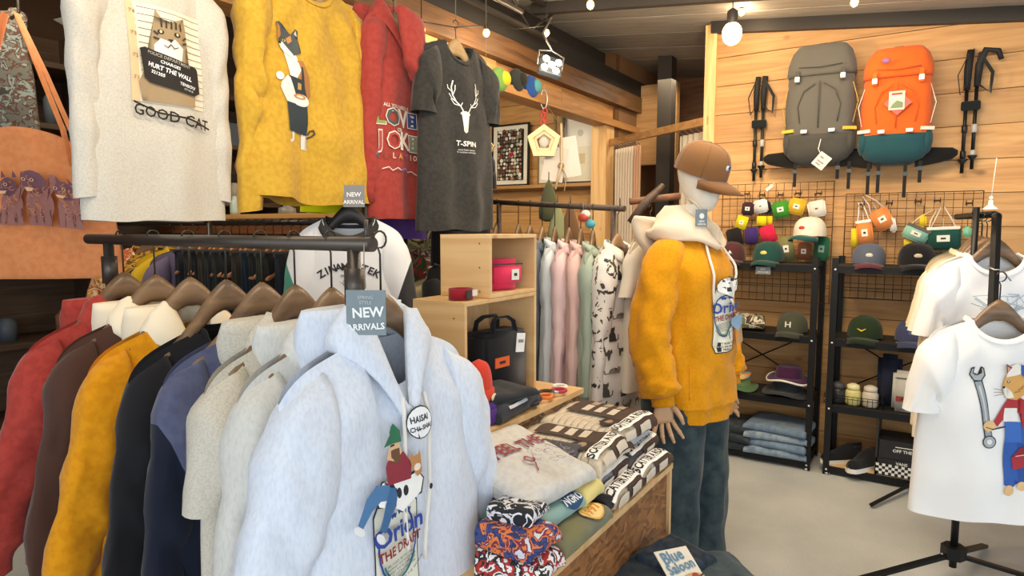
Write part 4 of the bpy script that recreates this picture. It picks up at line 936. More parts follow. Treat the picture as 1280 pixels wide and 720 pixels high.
# pentagon ornament on a karabiner
pl = P(680, 110, X=HX + .03)
pg = thing('hanging_ornament', 'pentagonal wooden ornament hanging from a steel karabiner', 'ornament', tuple(pl), YAW)
def ellipse_ring(b, c, rx, rz, r, n=22): 
    rr = []
    for k in range(n + 1):
        a = 2 * PI * k / n; ct = Vector((c[0] + rx * math.cos(a), c[1], c[2] + rz * math.sin(a))); o = Vector((math.cos(a), 0, math.sin(a)))
        rr.append([ct + o * r * math.cos(t) + Vector((0, r * math.sin(t), 0)) for t in (2 * PI * j / 8 for j in range(8))])
    b.rings(rr)
MB().tube([(0, 0, -.01), (0, 0, .015), (-.03, .02, .018)], .003, 5).build('cord', plain('#b9a98c', .8), pg); b = MB(); ellipse_ring(b, (0, 0, -.06), .018, .05, .004); b.build('karabiner', STEEL, pg)
b = MB(); 
for k in range(4): ellipse_ring(b, (.006 * (-1) ** k, 0, -.125 - k * .02), .012, .017, .005, 12)
b.build('red_cord', plain('#b5473a', .7), pg)
def ngon_frame(m, ro, ri, z, dep, y=0):
    b = MB(); n = 5; rr = []
    for k in range(n + 1):
        a = PI / 2 + 2 * PI * k / n; f = lambda r, yy: Vector((r * math.cos(a), y + yy, z + r * math.sin(a)))
        rr.append([f(ro, -dep), f(ro, dep), f(ri, dep), f(ri, -dep)])
    b.rings(rr); return b.build('pentagon_frame', m, pg, smooth=False)
PW = wood('#d9b988', '#e6c999', '#edd4a8', 'x', knots=False); ngon_frame(PW, .095, .062, -.29, .02); ngon_frame(PW, .060, .042, -.29, .014)
MB().ball((.0, .0, -.29), (.028, .012, .03)).build('medallion', plain('#c9c2b5', .5), pg); MB().tube([(0, 0, -.20), (0, 0, -.17)], .003, 6).build('loop', plain('#b5473a', .7), pg)
pg.scale = (1.28,) * 3
pp = P(701, 205, D=4.55); pr = thing('paper_sheets', 'pale paper notes tied with twine around a stick below the ornament', 'paper', tuple(pp), YAW)
MB().box((-.035, 0, 0), (.12, .002, .19), rot=RY(.18)).build('sheet', plain('#cfc8bd', .7), pr); MB().box((.05, .01, .04), (.10, .002, .22), rot=RY(-.16)).build('sheet', plain('#d9d3c9', .7), pr)
MB().tube([(.0, -.012, .22), (.005, -.012, 0), (-.03, -.012, -.14)], .007, 7).build('stick', wood('#b59f7c', '#c9b490', '#d2be9c', 'z', knots=False), pr); MB().tube([(.005, -.016, -.02), (.03, -.014, -.07), (.02, -.01, -.15)], .004, 6).build('stick_fork', plain('#b09a78', .7), pr)
pr.scale = (1.28,) * 3; MB().tube([(.0, -.012, .20), (-.09, 0, .34)], .0018, 5).build('string', plain('#8f7c5c', .8), pr); b = MB(); ellipse_ring(b, (.0, -.014, -.01), .014, .014, .004, 12); b.build('twine', plain('#8f7c5c', .8), pr)
# three round cushions / caps high on the header
for i, (px, py, c1, c2, nmq) in enumerate(((621, 100, '#6d9a4a', '#e3c02f', 'green and yellow'), (643, 101, '#2f3432', '#26292a', 'black'), (661, 109, '#2f56a0', '#58a7a8', 'blue and teal'))):
    p = P(px, py, X=HX + .0); t = thing('round_badge', nmq + ' round cap fixed to the header board', 'cap', tuple(p), -PI / 2 * 0 + PI / 2, 'caps on the header board')
    MB().ball((0, -.02, 0), (.085, .035, .075)).build('crown', fabric(c1), t); MB().ball((.035, -.045, .01), (.05, .025, .045)).build('front_panel', fabric(c2), t)
pd = P(590, 190, D=3.9); t = thing('straw_ornament', 'pale straw ornament half hidden behind the charcoal t-shirt', 'ornament', tuple(P(608, 182, D=3.6)), YAW)
for k in range(10): MB().tube([(-.02 + .006 * k, 0, .09 - .01 * k), (-.05 + .011 * k, .01, 0), (-.08 + .012 * k, 0, -.07 + .004 * k)], .006, 6).build('straw_bundle', plain('#d9bd82', .7), t)

MB().tube([(0, 0, .08), (.0, 0, roofz(t.location.x) - t.location.z)], .0012, 5).build('string', plain('#8a7a60', .6), t)
# ================================================================ middle rack of pastel shirts
MY, MZ = 2.74, 1.565
m0 = P(606, 252, D=3.42); m1 = P(781, 261, D=2.92)
mr = thing('garment_rack', 'dark iron rail of pastel shirts in the middle of the shop', 'clothes rack', tuple(Vector((m0.x, m0.y, 0))))
BARK = wood('#33271f', '#463529', '#543f30', 'x', knots=False, fine=3)
MB().tube([(0, 0, m0.z), tuple(Vector(m1) - Vector((m0.x, m0.y, 0)))], [.0125, .014], 12).build('rail', BARK, mr)
dirm = (Vector((m1.x, m1.y, 0)) - Vector((m0.x, m0.y, 0))); rzm = math.atan2(dirm.y, dirm.x)
for q in (.12, .93):
    v = dirm * q; z = lerp(m0.z, m1.z, q); MB().tube([(v.x, v.y, .02), (v.x, v.y, z)], .012, 10).build('post', BARK, mr); MB().tube([(v.x, v.y - .25, .02), (v.x, v.y + .25, .02)], .013, 8).build('foot', BARK, mr)
MB().tube([(dirm.x * .97, dirm.y * .97, m1.z), (dirm.x * .97, dirm.y * .97, m1.z + .05)], .003, 6).build('stop_pin', BARK, mr)
lin_ = lambda a, b: fabric(a, b, 200, .2, .4, .6)
md = [(.10, '#1f1f1f', 'black jacket at the far end of the middle rack', .23, 'long'), (.27, '#262524', 'charcoal vest near the end of the middle rack', .22, 'short'), (.36, '#7b8a72', 'sage cloth bag on the middle rack', .12, 'short'), (.45, '#66707c', 'dark slate collared shirt on the middle rack', .215, 'long'),
      (.54, '#ccd2d6', 'pale blue-grey collared shirt on the middle rack', .215, 'long'), (.64, '#dcc0c0', 'dusty pink collared shirt on the middle rack', .22, 'long'), (.72, '#d6b3ac', 'salmon pink shirt beside the dusty pink one', .215, 'long'), (.80, '#a3b0a0', 'sage green collared shirt on the middle rack', .22, 'long')]
def shirt_collar(g, m):
    for s in (-1, 1):
        b = MB(); a = []
        for k in range(9):
            t = k / 8; an = lerp(PI / 2, -PI / 2 + .25, t); x = s * (g.nw + .004) * math.cos(an); y = -.045 * -math.sin(an)
            top = Vector((x, -y * -1 if False else y * 1.0, .018 - .055 * t ** 2)); low = top + Vector((s * (.012 + .02 * t), -.018 * t, -.035 - .02 * t * t))
            a.append([top - Vector((s * .003, 0, .022)), top, (top + low) / 2 + Vector((s * .006, -.002, 0)), low])
        b.rings(a, closed=False); b.build('collar', m, g.t, solid=.003)
    pl_ = MB(); rr = []
    for k in range(20):
        z = -.10 - (g.L - .12) * k / 19; rr.append([g.surf(-.014, z, .0035), g.surf(0, z, .005), g.surf(.014, z, .0035)])
    pl_.rings(rr, closed=False); pl_.build('button_placket', m, g.t)
    for k in range(6):
        z = -.14 - k * .09; MB().ball(g.surf(0, z, .006), (.0045, .002, .0045), n=8, m=5).build('button', plain('#e9e6e0', .4), g.t)
for i, (q, c, lb, W_, sv) in enumerate(md):
    v = Vector((m0.x, m0.y, 0)) + dirm * q; z = lerp(m0.z, m1.z, q)
    g = Garment('collared_shirt' if i > 2 else 'garment', lb, 'shirt' if i > 2 else 'top', (v.x, v.y - .01, z - .175), rzm + PI / 2 + .36 + .05 * math.sin(i * 2.1), lin_(c, c), 'shirts on the middle rack', W=W_, L=.78 if i > 2 else .6, dep=.032, sleeve=sv, sl=.60 if sv == 'long' else .2, spread=.0, sr=.075, cuffw=.035, seed=90 + i, folds=.012, fq=12, flare=.0)
    if i > 2: shirt_collar(g, g.m)
    hanger('dark wooden hanger inside the ' + lb.split(' on ')[0].split(' at ')[0].split(' near ')[0].split(' beside ')[0] + ', middle rack', (v.x, v.y, z - .115), g.t.rotation_euler.z, 'hangers on the middle rack', w=.17, hook=.115, thick=.9)
# cat print shirt
q = .93; v = Vector((m0.x, m0.y, 0)) + dirm * q; z = lerp(m0.z, m1.z, q)
cg = Garment('cat_print_shirt', 'white collared shirt covered with black cat silhouettes', 'shirt', (v.x + .03, v.y - .02, z - .16), YAW + .95, fabric('#e4ded6'), smat=blotch(('#e4ded6', '#e4ded6', '#e4ded6', '#4a4540', '#33302d'), 17), W=.19, L=.86, dep=.06, sl=.62, spread=.01, sr=.085, seed=101, folds=.014, fq=8)
shirt_collar(cg, fabric('#e4ded6')); hanger('dark wooden hanger inside the cat print shirt', (v.x + .03, v.y - .02, z - .125), YAW + .95, 'hangers on the middle rack', w=.19, hook=.115)
A = Art(); rnd = random.Random(2); k = 0
for i in range(5):
    for j in range(9):
        x = -.19 + i * .092 + (.045 if j % 2 else 0); zz = -.14 - j * .085
        if abs(x) < .215: cat_silhouette(A, x + rnd.uniform(-.01, .01), zz + rnd.uniform(-.01, .01), .058, k % 3, rnd.choice(('#33302d', '#4d4843', '#7d766d'))); k += 1
A.place('print', cg.surf, cg.t, off=.002)
ct = Garment('cream_top', 'cream top between the cat print shirt and the mannequin', 'top', (v.x + .14, v.y + .10, z - .12), YAW + .95, fabric('#ddd3c2'), W=.22, L=.7, dep=.04, sleeve='short', sl=.2, seed=103)
hanger('pale wooden hanger inside the cream top', (v.x + .14, v.y + .10, z - .11), YAW + .95, m=HANGL, w=.18, hook=.11)
# wooden forked display limb behind the mannequin
tl = thing('branch_stand', 'dark forked branch propped behind the mannequin hood', 'branch', tuple(P(792, 275, D=3.3)))
MB().tube([tuple(P(788, 278, D=3.3) - tl.location), tuple(P(808, 252, D=3.3) - tl.location), tuple(P(829, 231, D=3.3) - tl.location)], [.02, .024, .014], 9).build('limb', BARK, tl)
MB().tube([tuple(P(787, 252, D=3.35) - tl.location), tuple(P(850, 245, D=3.35) - tl.location)], .018, 8).build('crossbar', wood('#5d3d2b', '#754f38', '#835a42', 'x', knots=False), tl)
MB().tube([tuple(P(800, 262, D=3.35) - tl.location), Vector((0.05, .05, -tl.location.z + .0))], .015, 8).build('prop', BARK, tl)
# knotted bags hanging in front of the alcove
for i, (px, py, c, lb) in enumerate(((686, 232, '#4f5138', 'olive drawstring pouch knotted to the middle rail'), (697, 262, '#8c8f66', 'moss striped pouch under the middle rail'), (713, 262, '#6d5138', 'brown leather pouch beneath the middle rail'))):
    t = thing('drawstring_pouch', lb, 'pouch', tuple(P(px, py, D=3.3)), YAW, 'pouches on the middle rail')
    b = MB(); b.lathe([(.004, .03), (.02, 0), (.035, -.05), (.052, -.12), (.05, -.17), (.02, -.185)], 14, sy=.45); b.build('bag', fabric(c), t); MB().tube([(0, 0, .02), (0, 0, .07)], .003, 6).build('cord', plain('#3d3528', .7), t)
for i, (px, py, c, cn_) in enumerate(((729, 272, '#b5483a', 'red'), (738, 280, '#4fa3b5', 'turquoise'), (732, 268, '#d9d5cc', 'white'))):
    o = MB().ball((0, 0, 0), (.026, .016, .021)).build('keyring_charm', plain(c, .5), None, loc=P(px, py, D=3.02)); tag(o, cn_ + ' woven charm hanging beyond the middle rail', 'charm', 'charms beyond the middle rail')
    MB().tube([(0, 0, .015), (0, 0, .07)], .0012, 5).build('string', plain('#8a7a60', .6), o)

# ================================================================ fitting-room rail and curtains
ra, rb = Vector((HX - .0, 5.12, 2.18)), Vector((-1.30, 4.43, 2.17)); dv = rb - ra
cr = thing('curtain_rail', 'pale timber rail spanning to the backpack wall over the curtains', 'rail', tuple(ra)); 
MB().box(tuple(dv / 2), (dv.length, .035, .055), rot=RZ(math.atan2(dv.y, dv.x)), bev=.003).build('timber', wood('#a9794a', '#c09058', '#cc9e68', 'x', knots=False), cr)
def curtain(lb, q0, q1, col, n=7, amp=.022, off=.06, col2=None):
    p0, p1 = ra + dv * q0, ra + dv * q1; d = (p1 - p0); L_ = Vector((d.x, d.y, 0)).length; t = thing('curtain', lb, 'curtain', (p0.x, p0.y, 0), math.atan2(d.y, d.x))
    b = MB(); N_ = 70; R = []
    for z in [2.12 - 1.95 * k / 18 for k in range(19)]:
        R.append([Vector((L_ * i / N_, off + amp * math.sin(2 * PI * n * i / N_ + .5 * math.sin(z * 2)) * (1 if z < 2.1 else .8), z)) for i in range(N_ + 1)])
    b.rings(R, closed=False); b.build('drape', fabric(col), t, solid=.003)
    for i in range(n): MB().tube([(L_ * (i + .5) / n, off, 2.12), (L_ * (i + .5) / n, 0.0, 2.16)], .003, 5).build('curtain_hook', STEEL, t)
curtain('cream pleated curtain next to the pale timber post', .0, .22, '#d3c4b0'); curtain('pinkish inner curtain beside the cream pleated one', .22, .30, '#c99f80', 3, .015)
curtain('cream curtain beside the backpack wall edge', .70, .99, '#c9bda9', 6)
# ================================================================ stepped display bench with wooden crates
BX0, BX1, BX2, BY0, BY1, BZ1, BZ2 = -0.67, -0.99, -1.36, 1.00, 1.94, 0.70, 0.90; BYU = 1.36
bn = thing('display_bench', 'stepped display bench of strand board with pale plywood edges', 'display bench', (BX1, 1.3, 0))
def bpart(nm, a, b, m): 
    o = slab(nm, a, b, m, None); o.parent = bn; o.location = o.location - bn.location; return o
bpart('lower_top', (BX1, BY0, BZ1 - .018), (BX0 + .012, BY1 + .01, BZ1), PLY); bpart('front_panel', (BX0 - .015, BY0, 0), (BX0, BY1, BZ1 - .018), OSB); bpart('near_end_panel', (BX2, BYU, 0), (BX1 - .015, BYU + .015, BZ2 - .018), OSB); bpart('lower_near_end_panel', (BX1, BY0, 0), (BX0 - .015, BY0 + .015, BZ1 - .018), OSB); bpart('riser', (BX1 - .015, BYU, BZ1), (BX1, BY1, BZ2 - .018), flakeboard('#4d3521', '#775538', '#9a7648'))
bpart('upper_top', (BX2, BYU, BZ2 - .018), (BX1 + .010, BY1 + .01, BZ2), PLY); bpart('end_panel', (BX1, BY1 - .015, 0), (BX0 - .015, BY1, BZ1 - .018), OSB); bpart('upper_end_panel', (BX2, BY1 - .015, 0), (BX1 - .015, BY1, BZ2 - .018), OSB)
bpart('edge_strip', (BX0, BY1 - .012, 0), (BX0 + .010, BY1 + .006, BZ1 - .018), PLYE); bpart('back_panel', (BX2, BYU, 0), (BX2 + .015, BY1 - .015, BZ2 - .018), OSB)
def crate(label, x0, x1, y0, y1, z0, z1):
    t = thing('wooden_crate', label, 'crate', ((x0 + x1) / 2, (y0 + y1) / 2, z0), 0, 'plywood crates on the bench'); th = .012; w, d, h = abs(x1 - x0), y1 - y0, z1 - z0; cx = 0
    for nm, c, s in (('top_panel', (0, 0, h - th / 2), (w, d, th)), ('bottom_panel', (0, 0, th / 2), (w, d, th)), ('side_panel', (0, -d / 2 + th / 2, h / 2), (w, th, h - 2 * th)), ('side_panel', (0, d / 2 - th / 2, h / 2), (w, th, h - 2 * th)), ('back_panel', (-w / 2 + .004, 0, h / 2), (.008, d - 2 * th, h - 2 * th))):
        MB().box((0, 0, 0), s, bev=.001).build(nm, PLY, t, loc=c)
    for k in range(3): MB().ball((0, 0, 0), (.003, .001, .003), n=8, m=4).build('nail', plain('#7c5a34'), t, loc=(w * .3, -d / 2, h * (.1 + .38 * k)))
    return t
CX = -1.10
crate('larger plywood crate standing open on the upper bench step', -1.295, CX, 1.435, 1.83, BZ2, 1.238)
crate('smaller plywood crate stacked on top, with the pink pouch', -1.29, CX, 1.56, 1.83, 1.239, 1.43)
# red rolled belt on the big crate
b = thing('rolled_belt', 'dark red rolled belt with a white tag on the lower crate', 'belt', (-1.16, 1.495, 1.239), 0)
for r, z in ((.034, .019), (.027, .019), (.020, .018)):
    rr = []
    for k in range(25):
        a = 2 * PI * k / 24; rr.append([Vector((r * math.cos(a) * q, r * 1.15 * math.sin(a) * q, zz)) for q, zz in ((1, z - .018), (1, z + .014), (.9, z + .014), (.9, z - .018))])
    m = MB(); m.rings(rr); m.build('coil', fabric('#8d1c2b'), b)
MB().box((.036, .022, .02), (.003, .022, .018)).build('paper_tag', plain('#e9e4da'), b); MB().box((.038, -.012, .018), (.006, .02, .026), bev=.002).build('buckle', plain('#3b3033', .3), b)
def pouch(name, label, cat, loc, rz, w, d, h, col, patch=None, rot=None, group=None, round_=.35, patchc='#e9e4d6', zip_=True, strap=None):
    t = thing(name, label, cat, loc, rz, group, rot=rot); m = fabric(col); b = bmesh.new(); bmesh.ops.create_cube(b, size=1)
    bmesh.ops.scale(b, vec=(w, d, h), verts=b.verts); bmesh.ops.bevel(b, geom=b.edges[:], offset=min(w, d, h) * round_, segments=4, affect='EDGES')
    for v in b.verts: v.co += Vector((nz(v.co.x * 30, v.co.z * 30, 1), nz(v.co.z * 30, v.co.x * 20, 5) , 0)) * .004; v.co.z += h / 2
    for f in b.faces: f.smooth = True
    x = MB(); x.merge(b); x.build('body', m, t)
    if zip_: MB().box((0, -d / 2 - .001, h * .84), (w * .8, .003, .004)).build('zip', plain('#2a2a2a', .4), t)
    if patch:
        MB().box((patch[0], -d / 2 - .002, h * .5 + patch[1]), (patch[2], .003, patch[3])).build('label_patch', plain(patchc, .6), t)
        MB().box((patch[0], -d / 2 - .004, h * .5 + patch[1]), (patch[2] * .4, .002, patch[3] * .28)).build('label_mark', plain('#2b2b2b', .6), t)
    return t
pouch('pouch', 'pink zip pouch with a white patch inside the smaller crate', 'pouch', (-1.155, 1.70, 1.252), PI / 2 - .35, .15, .07, .10, '#e23a5e', (.03, .0, .028, .034))
pouch('pouch', 'dark plum pouch at the near side inside the smaller crate', 'pouch', (-1.20, 1.60, 1.252), PI / 2, .04, .09, .10, '#3a1c28', None)
# black tool tote
tt = pouch('tote_bag', 'black square tote with orange label inside the larger crate', 'bag', (-1.175, 1.695, .913), PI / 2 - .12, .215, .11, .205, '#232427', (-.03, .01, .068, .032), patchc='#e8642a', round_=.12, zip_=False)
for s in (-1, 1): MB().tube([(-.055, s * .04, .20), (-.05, s * .035, .235), (-.03, s * .025, .25), (.03, s * .025, .25), (.05, s * .035, .235), (.055, s * .04, .20)], .011, 8, flat=.35).build('handle', fabric('#232427'), tt)
MB().box((.055, -.062, .165), (.042, .002, .062), rot=RY(.12)).build('price_tag', plain('#f1f1ee', .5), tt); MB().box((.055, -.064, .17), (.026, .001, .010), rot=RY(.12)).build('tag_print', plain('#8b8b8b', .5), tt)
def beanie(label, loc, rz, col, r=.085, h=.12, mark=None, squash=1.0, rot=None):
    t = thing('beanie', label, 'hat', loc, rz, 'knitted hats on the bench', rot=rot); m = fabric(col, bump=.5)
    b = MB(); R = []
    for i in range(13):
        q = i / 12; rad = r * math.sqrt(max(0, 1 - q ** 5)) * (1 - .12 * q) + .004; R.append([Vector((rad * math.cos(a) * (1 + .02 * math.cos(24 * a)), rad * squash * math.sin(a) * (1 + .02 * math.cos(24 * a)), h * q)) for a in (2 * PI * j / 72 for j in range(72))])
    b.rings(R, 0, True, True); b.build('crown', m, t)
    b = MB(); R = [[Vector((rr * math.cos(a) * (1 + .018 * math.cos(24 * a)), rr * squash * math.sin(a) * (1 + .018 * math.cos(24 * a)), z)) for a in (2 * PI * j / 72 for j in range(72))] for rr, z in ((r + .003, 0), (r + .009, .01), (r + .009, .038), (r + .002, .045))]
    b.rings(R); b.build('cuff', m, t)
    if mark: MB().ball((.0, -(r * squash + .009), .02), (.022, .003, .010), n=12, m=6).build('emblem', plain(mark, .5), t)
    return t
beanie('red knitted beanie with a small cream emblem against the crate', (-1.055, 1.44, .955), PI / 2 + .3, '#d1402f', .048, .125, '#ecd9b8', .75)
beanie('purple knitted beanie under the red one', (-1.055, 1.44, .902), PI / 2, '#4f2c7d', .066, .085, None, .8)
# caps: builder used here and on the wall shelves
def cap(label, loc, rz, crown, brim, emblem=None, group=None, s=1.0, emb_shape='oval', rot=None, under=None, name='cap'):
    t = thing(name, label, 'cap', loc, rz, group, rot=rot); rx, ry, hh = .088 * s, .100 * s, .115 * s; mc, mb = fabric(crown), fabric(brim)
    b = MB(); R = []
    for i in range(13):
        q = i / 12; f = math.cos(PI / 2 * q ** 1.25) ** .75; z = hh * math.sin(PI / 2 * q) ; R.append([Vector((rx * f * math.cos(a), ry * f * math.sin(a) + .006 * q - (0.006 * q if math.sin(a) < 0 else 0), z * (1 + .03 * math.cos(6 * a) * 0))) for a in (2 * PI * j / 36 for j in range(36))])
    b.rings(R, 0, False, True); cw = b.build('crown', mc, t)
    for k in range(3):   # seams
        a = PI * k / 3 + PI / 2; pts = []
        for i in range(-10, 11):
            q = 1 - abs(i) / 10; f = math.cos(PI / 2 * q ** 1.25) ** .75; sg = 1 if i >= 0 else -1; pts.append((sg * rx * 1.006 * f * math.cos(a), sg * ry * 1.006 * f * math.sin(a), hh * 1.004 * math.sin(PI / 2 * q)))
        MB().tube(pts, .0012 * s, 5).build('seam', mc, cw)
    MB().ball((0, .004, hh), (.008 * s, .008 * s, .004 * s), n=10, m=6).build('button', mc, cw)
    b = MB(); R = []
    for i in range(17):     # curved peak
        a = lerp(PI * 1.16, PI * 1.84, i / 16); u = math.cos(a) / math.cos(PI * 1.16); x0, y0 = rx * math.cos(a), ry * math.sin(a); ext = .074 * s * math.sqrt(max(0, 1 - (u) ** 4)) + .003
        dz = -.014 * s * u * u; R.append([Vector((x0, y0 + .004, .006 + dz)), Vector((x0 * 1.03, y0 - ext * .55, .004 + dz * 1.3 - .006 * s)), Vector((x0 * 1.0, y0 - ext, -.004 + dz * 1.5 - .013 * s))])
    b.rings(R, closed=False); b.build('peak', mb, t, solid=.003 * s)
    if emblem:
        e = Vector((0, -ry * .93, hh * .42))
        if emb_shape == 'oval': MB().ball(e, (.020 * s, .006 * s, .013 * s), n=12, m=6).build('emblem', plain(emblem, .6), t)
        else: emb_shape(t, e, s)
    return t
# folded dark knit trousers
def folded(name, label, cat, loc, rz, w, d, h, mat, group=None, seed=0, art=None, ascale=1, az=0.12, ax=0, droop=0.0, mats2=None, rot=None, puff=1.0):
    """folded garment: flat top that rolls over a rounded front fold (local -y)"""
    t = thing(name, label, cat, loc, rz, group, rot=rot); r = h / 2; flat = d - r
    def prof(x, tt, off=0):
        e = math.sqrt(max(0.0, 1 - abs(2 * x / w) ** 6)); hh = h * (.55 + .45 * e)
        if tt < flat: y, z, ny, nzv = d / 2 - tt, hh, 0, 1
        else:
            a = min(PI, (tt - flat) / r); y = d / 2 - flat - r * math.sin(a); z = hh / 2 + hh / 2 * math.cos(a); ny, nzv = -math.sin(a), math.cos(a)
        wv = puff * (.005 * nz(x * 9 + seed, y * 7, seed) + .003 * nz(x * 26, y * 22, seed + 4)) + .006 * nz(x * 12, 1, seed + 9) * (1 if tt < flat else 1)
        z2 = z + wv * sstep(0, h, z) - droop * sstep(0, -d / 2, y) * sstep(0, 1, 1)
        return Vector((x + .004 * nz(y * 9, seed, 2), y + ny * off + ny * .004 * nz(x * 20, z * 10, seed), max(z2, 0.0005 - droop) + nzv * off))
    b = MB(); R = []; n = 40; tot = flat + PI * r; ts = [flat * k / 20 for k in range(21)] + [flat + PI * r * k / 14 for k in range(1, 15)]
    for i in range(n + 1):
        x = w / 2 * math.sin(PI / 2 * (-1 + 2 * i / n)); R.append([prof(x, q) for q in ts] + [Vector((x, d / 2 - .02, 0.0)), Vector((x, d / 2, 0))])
    b.rings(R, 0, True, True); b.build('cloth', mat, t)
    # inner fold lines: two tucked layers seen from the side
    for zz in (.33, .62):
        c = MB(); pts = [(s * (w / 2 - .002) , y, h * zz) for s in (1,) for y in (d / 2 - .02, 0, -d / 2 + r)]
    if art: art.place('print', lambda x, z, off: prof(x, max(0, min(tot - .001, az + -z)), off), t, scale=ascale, ox=ax, off=.005, cell=.012)
    return t
KNIT = fabric('#3a3c42', '#33353b', 60); 
folded('folded_trousers', 'charcoal folded sweatpants on the upper bench step', 'trousers', (-1.085, 1.56, .901), PI / 2 + .1, .26, .20, .050, KNIT, seed=3, art=Art().rect('#c9cbd0', -.09, -.004, .02, .004), az=.20)
folded('folded_trousers', 'black folded sweatpants on top of the charcoal pair', 'trousers', (-1.06, 1.53, .948), PI / 2 - .25, .22, .15, .03, fabric('#2c2e31'), seed=5)
# bracelets, watch box and clips at the far end of the upper step
rnd = random.Random(21); cc = ['#c8443a', '#2a2a2c', '#d9cfb8', '#e07a35', '#54412f', '#b23a4a', '#e9e4d8']; cnm = ['red', 'black', 'cream', 'orange', 'brown', 'crimson', 'white']
for i in range(7):
    y = 1.60 + .045 * i; x = -1.03 + .022 * (i % 2); t = thing('key_fob', f'{cnm[i]} corded key fob ' + ('nearest the larger crate' if i == 0 else 'in the row before the larger crate' if i < 4 else 'at the far end of the bench step'), 'key fob', (x, y, .915), rnd.uniform(0, 3), 'key fobs on the bench step')
    rr = []
    for k in range(17):
        a = 2 * PI * k / 16; o = Vector((math.cos(a), math.sin(a), 0)); rr.append([o * .022 + o * .006 * math.cos(u) + Vector((0, 0, .006 * math.sin(u))) for u in (2 * PI * j / 8 for j in range(8))])
    m = MB(); m.rings(rr); m.build('cord_loop', plain(cc[i], .7), t); MB().box((.03, 0, .0), (.02, .012, .008), bev=.002).build('clasp', STEEL, t)
bx_ = MB().box((0, 0, .018), (.045, .12, .034), bev=.003).build('small_box', plain('#ece9e2', .5), None, loc=(-1.075, 1.575, .901), rot=(0, 0, .3)); tag(bx_, 'small white printed box beside the black tote', 'box')
Art().text('#2b2b2b', 'PEAKS', 0, .018, .022, bold=.02).place('lettering', flat_surf(RZ(PI / 2) @ T(0, -.0235, 0)), bx_, cell=.2)

# ---------------- folded t-shirts on the lower step
def mug_roll():
    A = Art()
    for i in range(10): A.line('#8a7a66', [(-.13, -.015 + .022 * i), (-.02, -.015 + .022 * i)], .002)
    A.rect('#4d3a30', -.02, -.07, .13, .20); A.poly('#3a2c25', [(-.10, .03), (-.06, .06), (-.02, .05), (-.02, .0), (-.08, .0)]); A.oval('#a98f74', -.05, .03, .018, .012)
    for i in range(3): A.rect('#d9cdbb', .0 + .0, .13 - .045 * i, .055, .155 - .045 * i).rect('#b49d84', .065, .13 - .045 * i, .12, .155 - .045 * i)
    A.rect('#fbf8f2', -.11, -.035, .12, -.003); A.text('#2b2320', 'SCATTER A ROOM', .0, -.019, .029, bold=.04, xs=.92)
    A.rect('#d9cdbb', -.10, -.065, -.03, -.045).rect('#d9cdbb', .0, -.065, .07, -.045)
    return A
CRM = fabric('#dccfba', '#d2c4ae', 60); GRY = fabric('#8f9194', '#7f8184', 120); BLT = fabric('#1e1c22'); LGR = fabric('#b9bcc0', '#a7aaae', 120); DGY = fabric('#4d4e54')
def tee(label, y, z, h, m, seed, art=None, w=.27, d=.33, x=-.835, rz=0, az=.2, group='folded t-shirts on the bench', **k):
    return folded('folded_t_shirt', label, 't-shirt', (x, y, z), PI / 2 + rz, w, d, h, m, group, seed, art, az=az, **k)
z0 = BZ1 + .001
tee('black and white t-shirt with dark lettered roll, bottom of the far stack', 1.825, z0, .048, CRM, 1, mug_roll(), w=.22, rz=-.03, d=.34, az=.30)
tee('dark grey t-shirt second from the bottom of the far stack', 1.825, z0 + .046, .034, DGY, 2, mug_roll(), d=.29, x=-.855, rz=.05, az=.25)
tee('pale grey t-shirt third in the far stack', 1.80, z0 + .080, .032, LGR, 3, d=.27, x=-.865)
tee('cream t-shirt with dark photo roll on top of the far stack', 1.80, z0 + .110, .052, CRM, 4, mug_roll(), d=.30, x=-.865, rz=-.05, az=.255)
tee('white and black t-shirt with lettered roll, bottom of the middle stack', 1.61, z0, .046, CRM, 5, mug_roll(), rz=.03, w=.19, d=.34, az=.30)
tee('black rolled t-shirt beside the olive one', 1.497, z0 + .002, .040, BLT, 6, w=.06, d=.335, x=-.835)
tee('mid grey lettered t-shirt second in the middle stack', 1.61, z0 + .047, .036, GRY, 7, mug_roll(), d=.30, x=-.86, rz=.02, w=.21, az=.262)
tee('cream t-shirt with cat photo roll on top of the middle stack', 1.60, z0 + .083, .062, CRM, 8, mug_roll(), d=.32, x=-.865, rz=.06, w=.23, az=.268)
A = Art().text('#d8a53e', 'SCALAW', -.01, .06, .052, bold=.03).oval('#e8b04f', .055, -.005, .042, .027).oval('#f3d490', .055, -.005, .038, .023).text('#d8902f', '1997', .055, -.005, .034, bold=.03)
tee('olive and grey t-shirt with a yellow number badge at the bench edge', 1.335, z0, .050, fabric('#7c7a55', '#6f7060', 12, lo=.4, hi=.6), 9, A, w=.26, d=.35, x=-.82, rz=.0, az=.315)
A = Art().oval('#2c4f7b', .05, -.0, .04, .022).text('#e6ecef', 'NGRO', .05, .0, .026, bold=.03)
tee('sea green t-shirt under the FEEL THE t-shirt', 1.30, z0 + .050, .040, fabric('#8fb0a9'), 10, A, w=.22, d=.30, x=-.845, rz=-.05, az=.29)
tee('pale yellow rolled t-shirt under the FEEL THE t-shirt', 1.44, z0 + .050, .046, fabric('#e0cf86'), 11, Art().text('#b59a3f', 'TOKYO', .0, .05, .03), w=.10, d=.31, x=-.84, az=.2)
A = Art().text('#8e3a44', 'FEEL THE', .012, .050, .058, bold=.04, xs=.85).line('#a05560', [(-.045, -.06), (-.01, -.025)], .004).ring('#a05560', -.02, -.012, .014, .012, .006)
rnd = random.Random(8)
